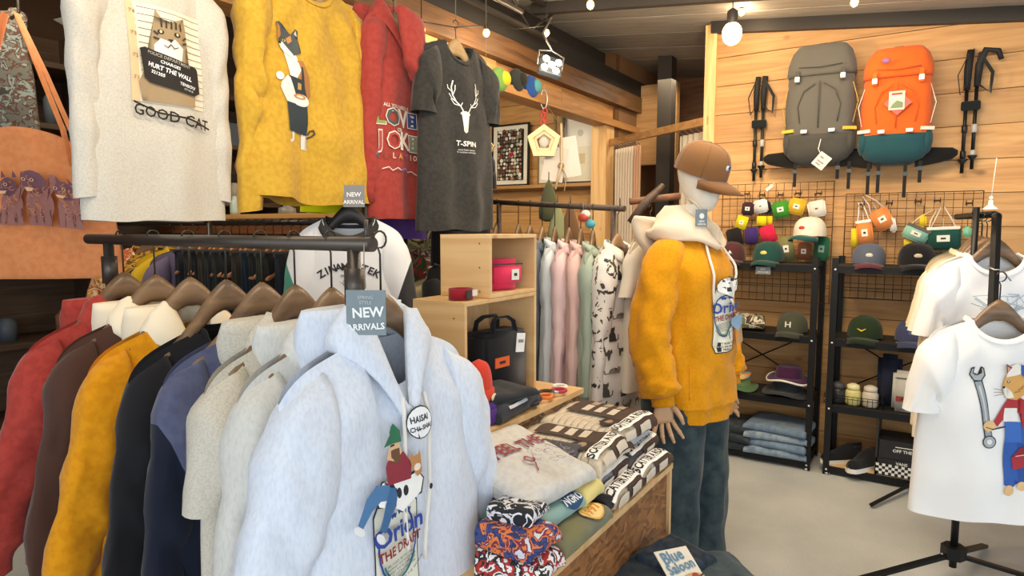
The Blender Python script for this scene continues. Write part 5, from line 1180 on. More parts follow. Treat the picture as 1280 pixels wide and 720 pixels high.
for k in range(16): A.ring('#9a8a92', .03 + rnd.uniform(-.05, .07), -.03 + rnd.uniform(-.05, .035), rnd.uniform(.006, .018), rnd.uniform(.005, .015), .0018, rnd.uniform(0, 2), rnd.uniform(3.5, 6), 9)
A.line('#a05560', [(-.01, .0), (.02, -.02), (.04, -.05)], .003)
tee('pale grey t-shirt lettered FEEL THE lying on top of the near stack', 1.34, z0 + .120, .055, fabric('#d3d0ca', '#c9c6c0', 60), 12, A, w=.28, d=.27, x=-.845, rot=(.24, 0, PI / 2 - .10), az=.145, puff=1.3)
tee('white shoulder fold of t-shirt behind the FEEL THE lettering', 1.36, z0 + .150, .030, fabric('#e9e7e2'), 13, None, w=.20, d=.05, x=-.985, rz=-.1)
tee('dark grey collar fold between the near and middle stacks', 1.51, z0 + .125, .025, DGY, 14, None, w=.08, d=.26, x=-.90, rz=.1)
PAT = blotch(('#e9e9ea', '#26262c', '#b2352f', '#e9e9ea', '#3a3c44'), 26); PATN = blotch(('#3b4a86', '#2c3564', '#d97a44', '#7a2f3f', '#cfd0dc'), 30); PATK = blotch(('#22242a', '#dcdde2', '#22242a', '#b9bcc8'), 24)
tee('white t-shirt with black and red bow drawing at the bench corner', 1.125, z0, .055, PAT, 15, Art().poly('#b2282c', [(-.03, .02), (0, .0), (.03, .022), (.028, -.02), (0, -.004), (-.03, -.02)]), w=.12, d=.16, x=-.715, rz=.05, az=.10)
tee('navy and orange patterned t-shirt near the light blue hoodie sleeve', 1.135, z0 + .055, .05, PATN, 16, w=.12, d=.15, x=-.725, rz=-.05)
tee('black and white patterned t-shirt on top of the navy and orange one', 1.165, z0 + .105, .030, PATK, 17, w=.09, d=.11, x=-.745, rz=.1)

# ---------------- tub of jeans in front of the bench
JX, JY = -.54, 1.60
tb = thing('display_tub', 'round pale wooden tub of folded jeans in front of the bench', 'tub', (JX, JY, 0))
MB().lathe([(.14, 0), (.16, .02), (.19, .42), (.185, .435), (.175, .42), (.15, .03)], 32).build('tub', wood('#b08650', '#c79c62', '#d3aa72', 'z', knots=False), tb)
for z in (.12, .36): MB().lathe([(.163 + .05 * z, z - .012), (.172 + .052 * z, z - .012), (.172 + .052 * z, z + .012), (.163 + .05 * z, z + .012)], 32).build('hoop', plain('#6f5433', .5), tb)
DEN = fabric('#28333c', '#1f2830', 30); DEN2 = fabric('#3d4c52', '#2d3a42', 26); DEN3 = fabric('#4d5f6e', '#39495a', 26)
folded('folded_jeans', 'black denim jeans heaped at the left of the tub', 'jeans', (JX - .07, JY + .02, .46), PI / 2 + .5, .22, .24, .06, DEN, 'jeans in the tub', 31, puff=2)
folded('folded_jeans', 'washed grey-green jeans spread across the tub', 'jeans', (JX + .07, JY + .09, .455), YAW + .2, .28, .22, .055, DEN2, 'jeans in the tub', 32, puff=2)
folded('folded_jeans', 'faded blue jeans at the right of the tub', 'jeans', (JX + .12, JY + .01, .445), YAW - .3, .15, .20, .05, DEN3, 'jeans in the tub', 33, puff=2)
folded('folded_jeans', 'dark navy jeans behind the card in the tub', 'jeans', (JX - .02, JY + .10, .505), YAW + .7, .18, .15, .035, fabric('#1c2632', '#2c3a4a', 40), 'jeans in the tub', 34, puff=2)
cdz = thing('picture_card', 'cream jean label card with blue script lying on the jeans', 'card', (JX + .03, JY - .01, .56), YAW, rot=(-.95, .12, YAW + .55))
MB().box((0, 0, 0), (.12, .003, .105), bev=.001).build('card', plain('#e6dccb', .6), cdz)
A = Art().text('#5b88a8', 'Blue', -.01, .03, .045, .1, bold=.02).text('#5b88a8', 'Saloon', .0, .0, .038, .1, bold=.02).oval('#c9a272', .02, -.035, .04, .013).oval('#a8432f', .03, -.03, .012, .008).line('#4d4038', [(.0, -.045), (.06, -.03)], .004)
A.place('print', flat_surf(T(0, -.002, 0)), cdz, cell=.2)
# ================================================================ mannequin
MXp = P(858, 500, D=2.70); MXY = Vector((MXp.x, MXp.y, 0)); MRZ = PI / 2 - .24
mn = thing('mannequin', 'white faceless mannequin with wooden hands, dressed in mustard hoodie and jeans', 'mannequin', tuple(MXY), MRZ)
SK = plain('#e9e1d2', .45)
def ring_ell(cx, cy, cz, rx, ry, n=28, sq=1.0, tilt=0):
    return [Vector((cx + rx * math.copysign(abs(math.cos(a)) ** sq, math.cos(a)), cy + ry * math.copysign(abs(math.sin(a)) ** sq, math.sin(a)), cz + tilt * math.sin(a))) for a in (2 * PI * k / n for k in range(n))]
# one continuous body: legs are separate columns joined at the pelvis, torso, neck, head
b = MB(); R = []
for z, cy, rx, ry in ((.80, 0, .155, .10), (.90, 0, .16, .105), (1.02, 0, .13, .095), (1.18, -.005, .15, .11), (1.30, 0, .165, .11), (1.36, .01, .14, .085), (1.40, .015, .10, .065), (1.455, .012, .062, .056), (1.50, .0, .054, .054), (1.545, -.012, .053, .055)):
    R.append(ring_ell(0, cy, z, rx, ry))
b.rings(R, 0, True, False)
# head: smooth egg, tipped forward a little
Hc = Vector((0, -.035, 1.655)); HM = T(*Hc) @ RX(.30)
prof = [(-.125, -.055, .022, .020), (-.118, -.052, .036, .034), (-.10, -.042, .050, .056), (-.07, -.024, .064, .078), (-.035, -.010, .073, .090), (0, 0, .078, .097), (.04, .004, .079, .099), (.08, .006, .070, .088), (.108, .006, .050, .064), (.122, .006, .026, .032), (.126, .006, .004, .005)]
b.rings([[HM @ p for p in ring_ell(0, cy, z, rx, ry)] for z, cy, rx, ry in prof], 0, True, True)
MB_nose = [(0, -.098, .005)]
for s in (-1, 1):  # legs inside the jeans
    b.rings([ring_ell(s * lerp(.085, .10, q), .0 + .01 * math.sin(PI * q), lerp(.84, .05, q), lerp(.085, .035, q), lerp(.09, .04, q), 16) for q in [i / 8 for i in range(9)]], 0, True, True)
    b.ball((s * .10, -.05, .035), (.040, .11, .032))
ARM = {}
for s in (-1, 1):
    pts = [Vector((s * .15, 0, 1.33)), Vector((s * .21, .01, 1.22)), Vector((s * .245, .015, 1.08)), Vector((s * .265, .0, .95)), Vector((s * .259, -.052, .79))]
    b.tube(pts, [.036, .042, .040, .036, .027], 14); ARM[s] = pts
b.build('body', SK, mn)
HW = plain('#c9a17c', .45)
def hand(s):
    """wooden jointed hand, hanging, fingers pointing down and spread a little"""
    w = ARM[s][-1]; t = thing('h', '', ''); bpy.data.objects.remove(t)
    b = MB(); F = []
    M = T(*w) @ RX(-.12) @ RZ(s * .5)
    # palm
    rr = []
    for z, wx, wy in ((.01, .024, .020), (-.02, .030, .017), (-.05, .040, .016), (-.078, .042, .014), (-.092, .038, .011)):
        rr.append([M @ p for p in ring_ell(0, 0, z, wx, wy, 18, .85)])
    b.rings(rr, 0, True, True)
    for i, (x, L) in enumerate(((-.031, .068), (-.011, .080), (.010, .076), (.030, .060))):
        x *= -s * -1; sp = x * 1.6; pts = [(x, 0, -.080), (x + sp * .25, -.004, -.085 - L * .35), (x + sp * .5, -.013, -.085 - L * .72), (x + sp * .62, -.026, -.085 - L)]
        b.tube([M @ Vector(p) for p in pts], [.0095, .0090, .0080, .0058], 10)
        for p in pts[1:3]: b.ball(M @ Vector(p), .0096, n=10, m=6)
        b.ball(M @ Vector(pts[-1]), .0060, n=10, m=6)
    tx = 1 if s < 0 else -1
    pts = [(tx * .026, -.004, -.025), (tx * .050, -.012, -.050), (tx * .062, -.020, -.076), (tx * .066, -.028, -.098)]
    tx = 1
    b.tube([M @ Vector(p) for p in pts], [.013, .0115, .0095, .0065], 10); b.ball(M @ Vector(pts[1]), .012, n=10, m=6); b.ball(M @ Vector(pts[-1]), .0068, n=10, m=6)
    b.build('wooden_hand', HW, mn)
for s in (-1, 1): hand(s)
MB().lathe([(.17, 0), (.17, .008), (.03, .012)], 32).build('base_plate', STEEL, mn)
# jeans: a thing worn by the mannequin
JM = fabric('#3e4d50', '#2b3840', 20, .3, .35, .65)
jn = thing('jeans', 'wide dark blue-green jeans worn by the mannequin', 'jeans', tuple(MXY + Vector((0, 0, 0))), MRZ)
b = MB(); R = []
for i in range(8):
    q = i / 7; R.append([p + Vector((0, 0, 0)) for p in ring_ell(0, 0, lerp(.93, .70, q), lerp(.165, .205, q), lerp(.115, .14, q), 36)])
b.rings(R); b.build('seat', JM, jn)
for s in (-1, 1):
    b = MB(); R = []
    for i in range(30):
        q = i / 29; z = lerp(.76, .045, q); ctr = (s * lerp(.098, .125, q), .004); rr = []
        for k in range(32):
            a = 2 * PI * k / 32; rad = lerp(.112, .105, q) + .012 * nz(math.cos(a) * 1.6 + s * 3, math.sin(a) * 1.6, z * 3.5) + .009 * nz(math.cos(a) * 3, math.sin(a) * 3, z * 9 + s) * (.4 + 1.4 * q) ; rr.append(Vector((ctr[0] + rad * math.cos(a), ctr[1] + rad * 1.18 * math.sin(a), z)))
        R.append(rr)
    b.rings(R); b.build('trouser_leg', JM, jn, solid=.002)
# hoodie worn: own loft
hd = thing('hoodie', 'mustard yellow hoodie with cream hood and a beer can print, worn by the mannequin', 'hoodie', tuple(MXY), MRZ)
MU = fabric('#d9940f', '#d08c0c', 90, .2)
def hbody(a, z, off=0):
    q = (z - .68) / (1.43 - .68); 
    rx = lerp(.198, .205, q) if q < .8 else lerp(.205, .10, sstep(.8, 1.0, q) ** 1.3); ry = lerp(.172, .158, q) if q < .8 else lerp(.158, .085, sstep(.8, 1, q))
    if z < .74: rx -= .012; ry -= .012
    rx += .010 * math.exp(-((q - .1) / .06) ** 2); ry += .010 * math.exp(-((q - .1) / .06) ** 2)
    c, s = math.cos(a), math.sin(a); f = .020 * nz(c * 2.2, s * 2.2, z * 4.5) + .015 * nz(c * 4 + z * 2, s * 4, z * 11) + .004 * nz(c * 9, s * 9, z * 25)
    f *= 1 - .6 * sstep(.85, 1, q)
    return Vector(((rx + f + off) * math.copysign(abs(c) ** .9, c), (ry + f + off) * math.copysign(abs(s) ** .9, s) + .012 * sstep(.75, 1, q), z))
b = MB(); b.rings([[hbody(2 * PI * k / 56, lerp(.74, 1.43, i / 40)) for k in range(56)] for i in range(41)]); b.build('body', MU, hd)
b = MB(); b.rings([[hbody(2 * PI * k / 56, lerp(.675, .745, i / 5), .003 if 0 < i < 5 else 0) for k in range(56)] for i in range(6)]); b.build('hem_band', MU, hd)
for s in (-1, 1):
    pts = [Vector((s * .115, .012, 1.375)), Vector((s * .165, .012, 1.335)), Vector((s * .205, .012, 1.26)), Vector((s * .228, .014, 1.17)), Vector((s * .248, .018, 1.08)), Vector((s * .262, .010, 1.0)), Vector((s * .268, -.010, .93)), Vector((s * .266, -.030, .865)), Vector((s * .262, -.045, .82)), Vector((s * .260, -.052, .80)), Vector((s * .258, -.058, .765))]
    # resample
    P2 = []
    for a_, c_ in zip(pts, pts[1:]): P2 += [a_.lerp(c_, k / 3) for k in range(3)]
    P2.append(pts[-1]); rr = []; n = len(P2)
    for i, p in enumerate(P2):
        q = i / (n - 1); tg = (P2[min(i + 1, n - 1)] - P2[max(i - 1, 0)]).normalized(); nx_ = Vector((0, 1, 0)).cross(tg).normalized(); ny_ = tg.cross(nx_).normalized()
        r = lerp(.070, .066, q); r = lerp(.055, r, sstep(0, .12, q))
        if q > .86: r = lerp(.064, .038, sstep(.86, .90, q))
        if q > .90: r = .038
        ring = []
        for k in range(26):
            a = 2 * PI * k / 26; f = (.016 * nz(math.cos(a) * 1.5 + s, math.sin(a) * 1.5, q * 7 + 3) + .016 * nz(math.cos(a) * 2.2 + q * 5, math.sin(a) * 2.2 + q * 9, q * 15) + .007 * math.sin(q * 44 + 5 * nz(math.cos(a), math.sin(a), q * 6) + a) * math.exp(-((q - .62) / .22) ** 2)) * (1 if .1 < q < .88 else .15)
            ring.append(p + nx_ * (r + f) * math.cos(a) + ny_ * (r * 1.18 + f) * math.sin(a))
        rr.append(ring)
    k = int(n * .90); b = MB(); b.rings(rr[:k + 1], 0, True, False); b.build('sleeve', MU, hd); b = MB(); b.rings(rr[k:], 0, False, False); b.build('cuff', MU, hd, solid=.004)
# draped hood around the neck
b = MB(); CRH = fabric('#e3d3bb'); R = []; n = 48
for k in range(n + 1):
    t = -1 + 2 * k / n; a = t * PI * .97; s_, c_ = math.sin(a), math.cos(a); fr = sstep(.5, 1, abs(t)); bk = 1 - abs(t)
    ctr = Vector((s_ * (.105 - .045 * fr), .095 * c_ + .012 - .025 * fr, 1.452 + .030 * bk - .055 * fr ** 2)); out = Vector((s_, c_, 0)).normalized(); ring = []
    for j in range(20):
        th = 2 * PI * j / 20; up = lerp(.066, .034, fr) * math.sin(th); o = lerp(.046, .020, fr) * math.cos(th); wr = .010 * nz(t * 5 + 2, math.sin(th) * 2, math.cos(th) * 2) + .007 * math.sin(th * 3 + t * 7) * (1 - fr)
        ring.append(ctr + out * (o + wr - up * .75) + Vector((0, 0, up + wr)))
    R.append(ring)
b.rings(R, 0, True, True); b.build('hood', CRH, hd)
b = MB(); b.rings([[Vector(((.125 - .06 * q * q) * math.cos(a), .165 + .055 * math.sin(PI * min(1, q + .2)) * .6 + .045 * math.sin(a) + .008 * nz(q * 5, math.cos(a) * 2, 3), 1.49 - .16 * q + .012 * math.cos(a * 2))) for a in (2 * PI * j / 24 for j in range(24))] for q in [i / 10 for i in range(11)]], 0, True, True); b.build('hood_bag', CRH, hd)
for s, L in ((-1, .25), (1, .22)):
    pts = [];
    for k in range(14):
        q = k / 13; z = 1.40 - L * q; a = 1.5 * PI + s * (.30 + .1 * math.sin(q * 3)); p = hbody(a, z, .008 + .010 * (1 - q)); pts.append(p)
    MB().tube(pts, [.0052] * 13 + [.0035], 8).build('drawstring', fabric('#efe9de'), hd)
can(person=False, blot=True).place('print', lambda x, z, off: hbody(1.5 * PI + x / .19, z, off + .001), hd, oz=1.13, ox=-.0, scale=.98)
MB().tube([hbody(1.5 * PI - .9, z, .001) for z in [.78 + .02 * i for i in range(8)]], .002, 5).build('pocket_seam', MU, hd)
# paper tag round the neck, cap on the head
Tg = thing('hanging_tag', 'grey card tag hanging at the mannequin hood', 'tag', tuple(P(877, 262, D=2.50)), YAW + .3)
MB().box((0, 0, -.032), (.052, .002, .066)).build('card', plain('#7b878c', .5), Tg); Art().oval('#e9ecec', 0, -.025, .011, .011).text('#e9ecec', 'NEW', 0, -.046, .011, bold=.03).text('#e9ecec', 'ARRIVAL', 0, -.057, .010, bold=.03).place('lettering', flat_surf(T(0, -.0015, 0)), Tg, cell=.2)
MB().tube([(0, 0, 0), (-.02, .02, .03), (-.03, .07, .05)], .001, 5).build('thread', plain('#e9e4da', .6), Tg)
def face_patch(t, e, s):
    MB().ball(e + Vector((0.0, 0, .0)), (.014, .005, .016), n=12, m=6).build('emblem', plain('#c9d3dc', .6), t); MB().ball(e + Vector((.008, -.004, .008)), (.009, .004, .008), n=10, m=6).build('emblem_mark', plain('#2f4f7a', .6), t)
hw = MXY + RZ(MRZ) @ Vector((0, -.035, 0))
cp = cap('brown corduroy cap worn by the mannequin', tuple(Vector((hw.x, hw.y, 1.665)) ), MRZ, '#7d5836', '#745030', '#c9d3dc', None, 1.13, emb_shape=face_patch)
cp.rotation_euler = (Matrix.Rotation(MRZ, 4, 'Z') @ Matrix.Rotation(.38, 4, 'X')).to_euler()
# ================================================================ shelf units, caps, grids, backpacks on the back wall
FY, BYw = 4.08, 4.41
SHZ = (.055, .42, .81, 1.235)
u1 = P(1020, 400, Y=FY).x; u0 = P(868, 400, Y=FY).x; u2 = P(1037, 400, Y=FY).x; u3 = P(1215, 400, Y=FY).x
def unit(label, xa, xb):
    cx = (xa + xb) / 2; t = thing('shelf_unit', label, 'shelf', (cx, (FY + BYw) / 2, 0), 0, 'black steel shelf units'); w = xb - xa; d = BYw - FY
    for sx in (-1, 1):
        for sy in (-1, 1):
            b = MB(); b.box((sx * (w / 2 - .002), sy * (d / 2 - .016), .64), (.004, .034, 1.28)).box((sx * (w / 2 - .016), sy * (d / 2 - .002), .64), (.034, .004, 1.28)); b.build('upright', BLACKM, t)
    for z in SHZ:
        b = MB(); b.box((0, 0, z - .012), (w - .01, d - .01, .003)).box((0, -d / 2 + .008, z - .022), (w - .01, .003, .040)).box((0, d / 2 - .008, z - .022), (w - .01, .003, .035)); b.build('shelf_rail', BLACKM, t)
        MB().box((0, 0, z - .004), (w - .02, d - .02, .010), bev=.001).build('shelf_board', plain('#2a2623', .6) if z > .1 or 'right' not in label else PLY, t)
        for sx in (-1, 1): MB().ball((sx * (w / 2 - .018), -d / 2 - .002, z - .022), (.006, .003, .006), n=10, m=5).build('bolt', plain('#e3e3e0', .3), t)
    b = MB(); b.tube([(-w / 2 + .01, d / 2 - .002, SHZ[1]), (w / 2 - .01, d / 2 - .002, SHZ[2])], .004, 6); b.tube([(w / 2 - .01, d / 2 - .002, SHZ[1]), (-w / 2 + .01, d / 2 - .002, SHZ[2])], .004, 6); b.build('cross_brace', BLACKM, t)
    for sx in (-1, 1): MB().lathe([(.022, 0), (.022, .012), (.012, .015)], 14, T(sx * (w / 2 - .02), -d / 2 + .02, 0)).build('levelling_foot', STEEL, t)
unit('black steel shelf unit left of the double post, beside the mannequin', u0, u1)
unit('black steel shelf unit right of the double post, behind the white t-shirts', u2, u3)
def sx_(px, z, Y=4.2): return P(px, 400, Y=Y).x
SY = 4.22
G1 = 'caps on the black shelf units'
def letter_h(t, e, s): MB().box(e + Vector((-.013, -.002, 0)), (.007, .005, .034)).box(e + Vector((.013, -.002, 0)), (.007, .005, .034)).box(e + Vector((0, -.002, 0)), (.02, .005, .006)).build('letter', plain('#ece8dc', .5), t)
def tri(t, e, s): MB().add([e + Vector((-.02, -.008, -.012)), e + Vector((.02, -.008, -.012)), e + Vector((0, -.008, .016)), e + Vector((0, .0, 0))], [(0, 1, 2), (0, 3, 1), (1, 3, 2), (2, 3, 0)]).build('emblem', plain('#e7e2dc', .6), t)
def banana(t, e, s): MB().tube([e + Vector((-.022, -.004, .006)), e + Vector((0, -.006, -.006)), e + Vector((.022, -.004, .008))], [.002, .006, .002], 8).build('emblem', plain('#e9c23a', .5), t)
for (px, z, c1, c2, em, lb, shp, rz, s) in (
    (912, 1.235, '#4c2a2c', '#452427', '#e7e2dc', 'maroon cap with a white triangle badge on the top left shelf', tri, .15, 1.15),
    (958, 1.235, '#1f4640', '#1b3e39', '#e6c768', 'dark green cap with a pale yellow badge on the top left shelf', 'oval', -.1, 1.2),
    (1082, 1.235, '#575d6e', '#5c2a34', '#d9cdb9', 'slate blue cap with maroon peak on the top right shelf', 'oval', .1, 1.15),
    (1141, 1.235, '#1c1c20', '#17171a', '#c9b9a0', 'black cap with a pale bird badge on the top right shelf', 'oval', .1, 1.2),
    (991, .81, '#46483a', '#3a3c30', '#ece8dc', 'olive cap with a white letter H on the second shelf', letter_h, -.1, 1.15),
    (1082, .81, '#25351f', '#1f2c1b', '#e9c23a', 'dark green cap with a yellow banana badge on the second shelf', banana, -.1, 1.2),
    (1142, .81, '#3f4566', '#394060', '#55608a', 'blue-violet cap on the second shelf half behind the t-shirts', 'oval', .0, 1.15)):
    cap(lb, (sx_(px, z), SY - .03, z + .014), rz, c1, c2, em, G1, s * .86, emb_shape=shp)
def bucket(label, px, z, c, c2, s=1.0, n=0, edge=None, wavy=.012):
    s *= .82; t = thing('bucket_hat', label, 'hat', (sx_(px, z), SY - .04, z), .2, 'bucket hats on the shelves'); b = MB(); R = []
    for r, zz in ((.075, .115), (.09, .10), (.098, .05), (.102, .035)): R.append(ring_ell(0, 0, zz * s + n, r * s, r * 1.05 * s, 32))
    b.rings(R, 0, True, False); b.build('crown', fabric(c) if isinstance(c, str) else c, t)
    b = MB(); R = []
    for r, zz in ((.102, .035), (.125, .022), (.158, .004)): R.append([Vector((r * s * math.cos(a), r * 1.05 * s * math.sin(a), zz * s + n + wavy * (r - .1) / .06 * math.sin(3 * a + 1) + .012 * (r - .1) / .06)) for a in (2 * PI * k / 40 for k in range(40))])
    b.rings(R); b.build('brim', fabric(c2) if isinstance(c2, str) else c2, t, solid=.003)
    if edge: b = MB(); b.rings([[p + Vector((0, 0, dz)) for p in R[-1]] for dz in (-.006, .006)]); b.build('brim_edge', plain(edge, .7), t, solid=.006)
bucket('dark charcoal bucket hat under the purple one', 988, .425, '#34373a', '#34373a', 1.1)
bucket('purple bucket hat with white brim edge on the third shelf', 990, .51, '#43203f', '#43203f', 1.0, edge='#e9e3da')
bucket('green patterned bucket hat beside the mannequin hoodie', 925, .425, '#66804f', '#4f6f48', 1.0)
bucket('tie-dyed pastel bucket hat stacked on the green one', 918, .50, blotch(('#7fb0a8', '#d98a52', '#d9c06a', '#5f8fa0'), 10), blotch(('#7fb0a8', '#d98a52', '#d9c06a', '#5f8fa0'), 10), .9)
for i, (px, zz) in enumerate(((905, .82), (934, .83))):
    folded('folded_cloth', ('camouflage cloth folded on the second shelf beside the hoodie', 'camouflage cap heap on the second shelf beside the olive cap')[i], 'cloth', (sx_(px, .8), SY - .04, zz), .2 * i, .22, .24, .07, CAMO if i == 0 else blotch(('#5f6a48', '#c9bfa8', '#3a3528', '#8a4a3a'), 14), seed=40 + i, puff=4)
jc = ['#8fa0ae', '#7f93a6', '#9aa9b5', '#75889b']
for k in range(4):
    folded('folded_jeans', ('lowest', 'second', 'third', 'topmost')[k] + ' pale blue jeans of the stack on the bottom shelf', 'jeans', (sx_(978, .1) + .008 * (k % 2), SY - .03, .057 + k * .048), .06 * (-1) ** k, .36, .30, .048, fabric(jc[k], '#5f7388', 30, lo=.35, hi=.7), 'pale jeans on the bottom shelf', 50 + k)
for k in range(3):
    folded('folded_jeans', ('lowest', 'middle', 'topmost')[k] + ' dark jeans of the stack beside the mannequin leg', 'jeans', (sx_(918, .1), SY - .03, .057 + k * .052), .08 * (-1) ** k, .34, .30, .05, fabric('#2b3136', '#3a434b', 30), 'dark jeans on the bottom shelf', 60 + k)
# right unit small goods
for i, (px, c, lid, cn) in enumerate(((1052, '#2a2a2c', '#4c4c4e', 'black'), (1071, '#d3cb86', '#e9e2b0', 'pale yellow'), (1093, '#cbc2b2', '#d9d2c4', 'cream'))):
    x = sx_(px, .42, 4.15); t = thing('candle_jar', cn + ' wrapped candle jar in the wire tray', 'jar', (x, 4.15, .424), 0, 'candle jars in the wire tray')
    MB().lathe([(.036, 0), (.042, .01), (.042, .075), (.034, .09)], 18).build('jar', plain(c, .35), t); MB().lathe([(.030, .09), (.036, .092), (.034, .115), (.014, .125)], 18).build('lid', plain(lid, .5), t)
wt = thing('wire_tray', 'black wire tray holding the candle jars', 'tray', (sx_(1072, .42, 4.15), 4.15, .424)); b = MB(); b2 = 0
for z in (.004, .04, .055):
    b.tube([(-.15, -.055, z), (.15, -.055, z)], .0018, 5); b.tube([(-.15, .055, z), (.15, .055, z)], .0018, 5)
    for s in (-1, 1): b.tube([(s * .15, -.055, z), (s * .15, .055, z)], .0018, 5)
for i in range(13): b.tube([(-.15 + .025 * i, -.055, .055), (-.15 + .025 * i, -.055, .004), (-.15 + .025 * i, .055, .004), (-.15 + .025 * i, .055, .055)], .0014, 5)
b.build('wires', BLACKM, wt)
x = sx_(1136, .42, 4.15); pouch('packet', 'clear packet of pale socks on the third shelf', 'packet', (x, 4.15, .424), 0, .12, .07, .23, '#b9b9b4', (0, -.04, .08, .03), patchc='#8d3a34', round_=.25); pouch('packet', 'navy bundle behind the sock packet', 'packet', (x - .08, 4.24, .424), 0, .12, .08, .30, '#262c42', None, round_=.3, zip_=False)
def sneaker(label, x, y, rz):
    t = thing('sneaker', label, 'shoe', (x, y, .052), rz, 'black sneakers on the bottom shelf'); b = MB(); R = []
    outl = lambda q, w: w * (math.sin(PI * min(1, max(0, q)) ** .8) ** .45)
    def sec(q, z0, z1, k=1.0):
        y = lerp(.14, -.14, q); w = .046 * (1 - (2 * abs(q - .5)) ** 5) ** .5 * (1 + .12 * math.sin(2.2 * PI * (q - .15))) * k + .001
        return [Vector((w * math.cos(a), y, lerp(z0, z1, .5 + .5 * math.sin(a)))) for a in (2 * PI * j / 16 for j in range(16))]
    n = 16; qs = [.002 + .996 * i / n for i in range(n + 1)]
    def sole(q):
        y = lerp(.14, -.14, q); w = .048 * (max(0, 1 - (2 * abs(q - .5)) ** 5)) ** .5 * (1 + .12 * math.sin(2.2 * PI * (q - .15))) + .001
        return [Vector((-w, y, 0)), Vector((w, y, 0)), Vector((w, y, .026)), Vector((-w, y, .026))]
    b.rings([sole(q) for q in qs], 0, True, True); b.build('sole', plain('#e9e6df', .5), t, smooth=False)
    b = MB(); rr = []
    for q in qs:
        hgt = lerp(.085, .045, sstep(.3, .75, q)) * (1 if q < .9 else (1 - (q - .9) * 4)); s = sole(q); w = s[1].x * .94; y = s[0].y
        rr.append([Vector((w * math.cos(a), y, .022 + hgt * math.sin(a) ** .8)) for a in (PI * j / 12 for j in range(13))])
    b.rings(rr, closed=False); b.build('upper', fabric('#1f1f22'), t)
    for k in range(5): MB().tube([(-.02, .02 - k * .02, .085 - k * .007), (.02, .02 - k * .02 - .006, .085 - k * .007)], .003, 6).build('lace', plain('#cfccc6', .7), t)
    b = MB(); ellipse_ring(b, (0, 0, 0), .03, .045, .005, 16); o = b.build('collar_opening', plain('#3a3a3d', .7), t, loc=(0, .085, .092), rot=(PI / 2, 0, 0))
x = sx_(1066, .05, 4.16); sneaker('black sneaker with white sole at the left of the pair', x - .03, 4.21, -.75); sneaker('black sneaker with white sole at the right of the pair', x + .09, 4.15, -.45)
dv_ = tag(MB().box((0, 0, .17), (.012, .30, .34)).build('divider_board', plain('#2c2926', .6), None, loc=(sx_(1106, .05, 4.2), 4.24, .052)), 'dark upright board between sneakers and shoe boxes', 'board')
for k in range(2):
    x = sx_(1138, .05, 4.15); t = thing('shoe_box', ('checkered black and white box, lower of two', 'black shoe box with white lettering, upper of two')[k], 'box', (x + .01 * k, 4.20, .052 + .105 * k), .05 * k, 'shoe boxes on the bottom shelf')
    MB().box((0, 0, .052), (.26, .22, .103), bev=.002).build('box', plain('#1f1f21', .5), t); A = Art()
    if k == 0:
        for i in range(16):
            for j in range(4):
                if (i + j) % 2: A.rect('#e6e4df', -.125 + i * .0156, .01 + j * .0156, -.1095 + i * .0156, .0256 + j * .0156)
        A.text('#e6e4df', 'VANS', .0, .085, .022, bold=.04)
    else: A.text('#e6e4df', 'OFF THE WALL', .02, .05, .024, bold=.04); A.rect('#e6e4df', -.05, .07, .09, .075)
    A.place('print', flat_surf(T(0, -.1115, 0)), t, cell=.3)
ws = tag(MB().box((0, 0, -.02), (.085, .003, .045)).build('shelf_sign', plain('#8b9296', .5), None, loc=P(954, 334, Y=FY - .012)), 'small grey NEW ARRIVALS sign on the top left shelf edge', 'sign'); Art().text('#e9ecec', 'NEW', 0, -.012, .014, bold=.03).text('#e9ecec', 'ARRIVALS', 0, -.028, .014, bold=.03).place('lettering', flat_surf(T(0, -.002, 0)), ws, cell=.2)

# wire grids
GY = WY - .045
def grid(label, pa, pb, pc_):
    a = P(*pa, Y=GY); b_ = P(*pb, Y=GY); zb = P(*pc_, Y=GY).z; w = b_.x - a.x; z1 = (a.z + b_.z) / 2; t = thing('wire_grid', label, 'grid', ((a.x + b_.x) / 2, GY, zb), 0, 'wire display grids'); h = z1 - zb; m = plain('#5d4428', .5, .4)
    b = MB(); b.tube([(-w / 2, 0, 0), (w / 2, 0, 0), (w / 2, 0, h), (-w / 2, 0, h), (-w / 2, 0, 0)], .0035, 6); b.build('frame', m, t); n = int(w / .045)
    b = MB()
    for i in range(1, n): b.tube([(-w / 2 + w * i / n, 0, 0), (-w / 2 + w * i / n, 0, h)], .0014, 4)
    n = int(h / .045)
    for i in range(1, n): b.tube([(-w / 2, .002, h * i / n), (w / 2, .002, h * i / n)], .0014, 4)
    b.build('wires', m, t); return t
grid('left wire display grid hung with coloured pouches', (904, 230), (1043, 228), (904, 372)); grid('right wire display grid hung with small bags', (1058, 243), (1230, 238), (1058, 372))
def ghook(px, py, lb):
    p = P(px, py, Y=GY - .005); t = thing('display_hook', lb, 'hook', tuple(p), 0, 'steel hooks on the wire grids'); m = plain('#3a2d20', .4, .5)
    for s in (-1, 1): MB().tube([(s * .014, 0, .0), (s * .014, -.004, -.03), (s * .013, -.05, -.032), (s * .013, -.058, -.02)], .0022, 6).build('prong', m, t)
    MB().box((0, 0, -.018), (.036, .003, .010)).build('bracket', m, t)
hk = [(934, 239, 'hook above the dark plum wallet'), (953, 240, 'hook above the white wallet'), (976, 240, 'hook above the green pouch'), (998, 238, 'hook above the yellow wallet'), (1024, 238, 'hook above the white pouch'), (1077, 252, 'hook above the striped orange pouch'), (1112, 250, 'hook above the tilted orange pouch'), (1148, 248, 'hook above the mint pouch'), (1172, 247, 'hook above the dark green bucket bag'), (1212, 250, 'hook near the right end of the right grid')]
for a in hk: ghook(*a)
